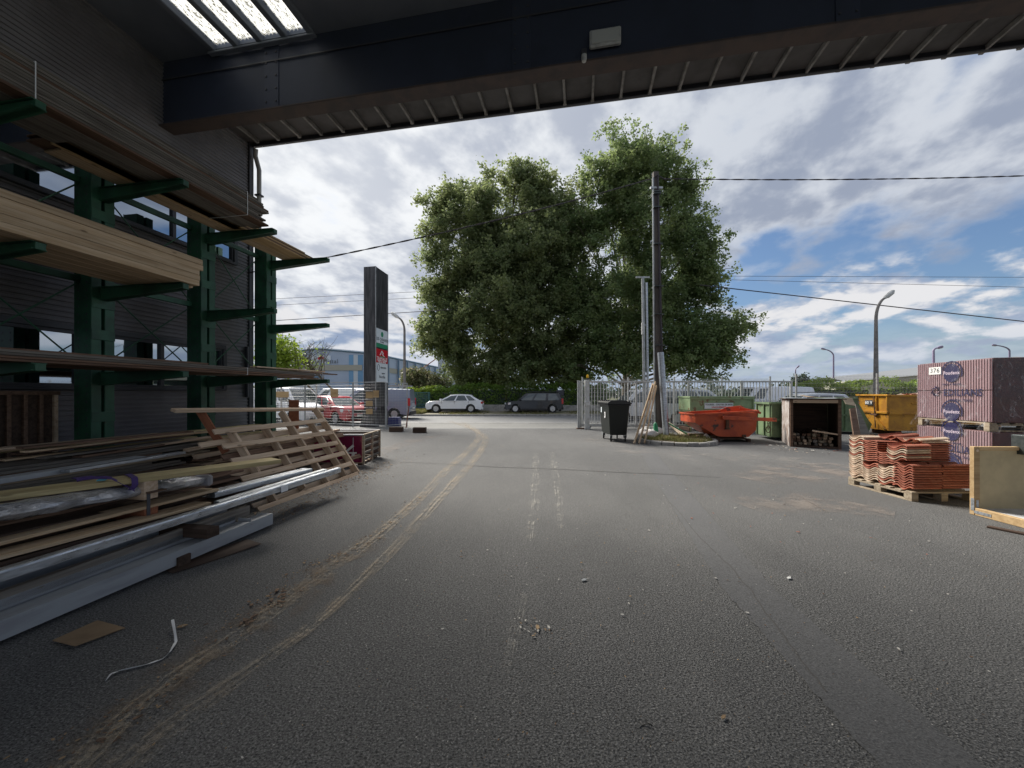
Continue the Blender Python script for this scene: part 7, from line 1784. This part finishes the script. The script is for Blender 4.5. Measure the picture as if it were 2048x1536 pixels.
MB().box((-.47, -.004, .09), (-.12, -.001, .23)).obj('lower_plate', mat('bordeaux_light', (.26, .01, .07), .3), rc, CRM)
bx2 = at(650, 858, 9.6)

# ================================================================ LITTER
cbp = [gp(105, 1283), gp(150, 1298), gp(250, 1258), gp(195, 1243)]
mb = MB(); mb.v = [(p.x, p.y, z) for z in (.004, .010) for p in cbp]; mb.v[5] = (mb.v[5][0], mb.v[5][1], .022); mb.v[1] = (mb.v[1][0], mb.v[1][1], .016)
for f in ((3, 2, 1, 0), (4, 5, 6, 7), (0, 1, 5, 4), (1, 2, 6, 5), (2, 3, 7, 6), (3, 0, 4, 7)): mb.face(f)
mb.obj('cardboard', cardm, label='flat piece of brown cardboard on the asphalt in front of the lowest channel', cat='cardboard')
sp = GP([(345, 1254), (350, 1275), (352, 1288), (340, 1308), (325, 1320), (290, 1332), (240, 1344), (222, 1352), (210, 1366)])
mb = MB(); hs = [.05, .03, .015, .012, .006, .006, .008, .012, .006]; Q = []
for i in range(len(sp) - 1):
    for k in range(5): f = k / 5; Q.append((sp[i][0] * (1 - f) + sp[i + 1][0] * f, sp[i][1] * (1 - f) + sp[i + 1][1] * f, hs[i] * (1 - f) + hs[i + 1] * f, i + f))
for i, q in enumerate(Q):
    a, b = Q[max(i - 1, 0)], Q[min(i + 1, len(Q) - 1)]; d = Vector((b[0] - a[0], b[1] - a[1], 0)).normalized(); n_ = Vector((-d.y, d.x, 0)); tw = math.sin(q[3] * 1.4) * .8; w = n_ * math.cos(tw) * .008 + Vector((0, 0, abs(math.sin(tw)) * .008))
    c = Vector(q[:3]); mb.v += [tuple(c - w), tuple(c + w), tuple(c + w + Vector((0, 0, .0015))), tuple(c - w + Vector((0, 0, .0015)))]
    if i:
        for j in range(4): k = (j + 1) % 4; e = 4 * (i - 1); mb.face((e + j, e + k, e + 4 + k, e + 4 + j))
mb.obj('plastic_strap', strapw, smooth=True, label='thin curling white plastic strap lying on the asphalt', cat='strap')
mb = MB(); c = gp(1293, 1458); mb.tube([(c.x + .03 * math.cos(a), c.y + .02 * math.sin(a), .006 + .006 * math.sin(a * 2)) for a in [.2 + k * .25 for k in range(12)]], .003, 5); mb.obj('cable_tie', black, smooth=True, label='small curled black cable tie on the near asphalt', cat='cable tie')
def chips(name, pts, n, spread, s0, s1, mts, flat=.25):
    mb = MB()
    for _ in range(n):
        k = rnd.random() * (len(pts) - 1); i = int(k); f = k - i; a, b = pts[i], pts[i + 1]
        x = a[0] + (b[0] - a[0]) * f + rnd.gauss(0, spread); y = a[1] + (b[1] - a[1]) * f + rnd.gauss(0, spread); s = rnd.uniform(s0, s1) * (1 if rnd.random() < .85 else 1.8)
        M_ = Matrix.Translation((x, y, s * flat * .5 + .012)) @ Matrix.Rotation(rnd.uniform(0, 6.3), 4, 'Z') @ Matrix.Rotation(rnd.uniform(-.3, .3), 4, 'X')
        mb.prism([(-s, -s * .3), (s * .2, -s * .5), (s, -s * .1), (s * .5, s * .45), (-s * .6, s * .35)], -s * flat * .5, s * flat * .5, M_, m=rnd.randrange(len(mts)), axis='z')
    return mb.obj(name, mts, kind='stuff')
clod = mat('mud_clod', (.19, .12, .075), .95, col2=(.10, .065, .045), ns=20, world_co=True)
chip = mat('wood_chip', (.36, .25, .14), .9, col2=(.22, .15, .09), ns=8, world_co=True)
pale = mat('pale_grit', (.5, .48, .44), .9)
chips('mud_crumbs', GP([(850, 988), (780, 1050), (700, 1110), (620, 1130)]), 170, .06, .004, .013, [clod, clod, chip])
chips('mud_crumbs', GP([(660, 1110), (560, 1190), (480, 1240), (300, 1420), (150, 1490)]), 240, .10, .003, .011, [clod, clod, chip])
chips('mud_crumbs', GP([(500, 1240), (490, 1248)]), 14, .03, .008, .018, [clod])
chips('mud_crumbs', GP([(560, 1185), (545, 1215)]), 26, .05, .007, .016, [clod])
chips('wood_chips', GP([(540, 1040), (640, 995), (720, 955), (760, 930)]), 900, .16, .004, .014, [chip, clod, brown])
chips('wood_chips', GP([(720, 960), (800, 900)]), 250, .4, .004, .014, [chip, clod])
chips('grit', GP([(300, 1480), (1000, 1400), (1900, 1300)]), 420, .5, .0015, .005, [pale, chip, clod])
chips('grit', GP([(700, 1150), (1300, 1120), (1900, 1100)]), 420, .9, .002, .008, [pale, chip, clod])
chips('tile_crumbs', GP([(1540, 890), (1600, 905), (1680, 900), (1780, 930)]), 70, .22, .01, .035, [terra, cream, pale])
chips('tile_crumbs', GP([(1180, 950), (1600, 1000), (1700, 1150)]), 60, .9, .004, .014, [terra, pale, clod])
chips('fallen_leaves', GP([(1040, 1260), (1100, 1250)]), 22, .06, .006, .016, [chip, pale], flat=.1)
for (x, y, s, l) in ((1168, 1162, .030, 'crumpled silver scrap on the asphalt near the middle of the yard'), (1578, 1158, .028, 'grey paper scrap on the asphalt beside the smooth strip'), (1447, 1438, .018, 'small pale leaf scrap on the near asphalt'), (365, 1255, .028, 'pale wood splinter beside the white strap')):
    c = gp(x, y); mb = MB(); mb.prism([(-s, -s * .3), (0, -s * .5), (s, 0), (s * .3, s * .35), (-s * .7, s * .3)], -.003, .003, Matrix.Translation((c.x, c.y, .012)) @ Matrix.Rotation(.5, 4, 'Z') @ Matrix.Rotation(.15, 4, 'X'), axis='z'); mb.obj('scrap', [galvd, plate, chip, chip][[1168, 1578, 1447, 365].index(x)], label=l, cat='scrap')
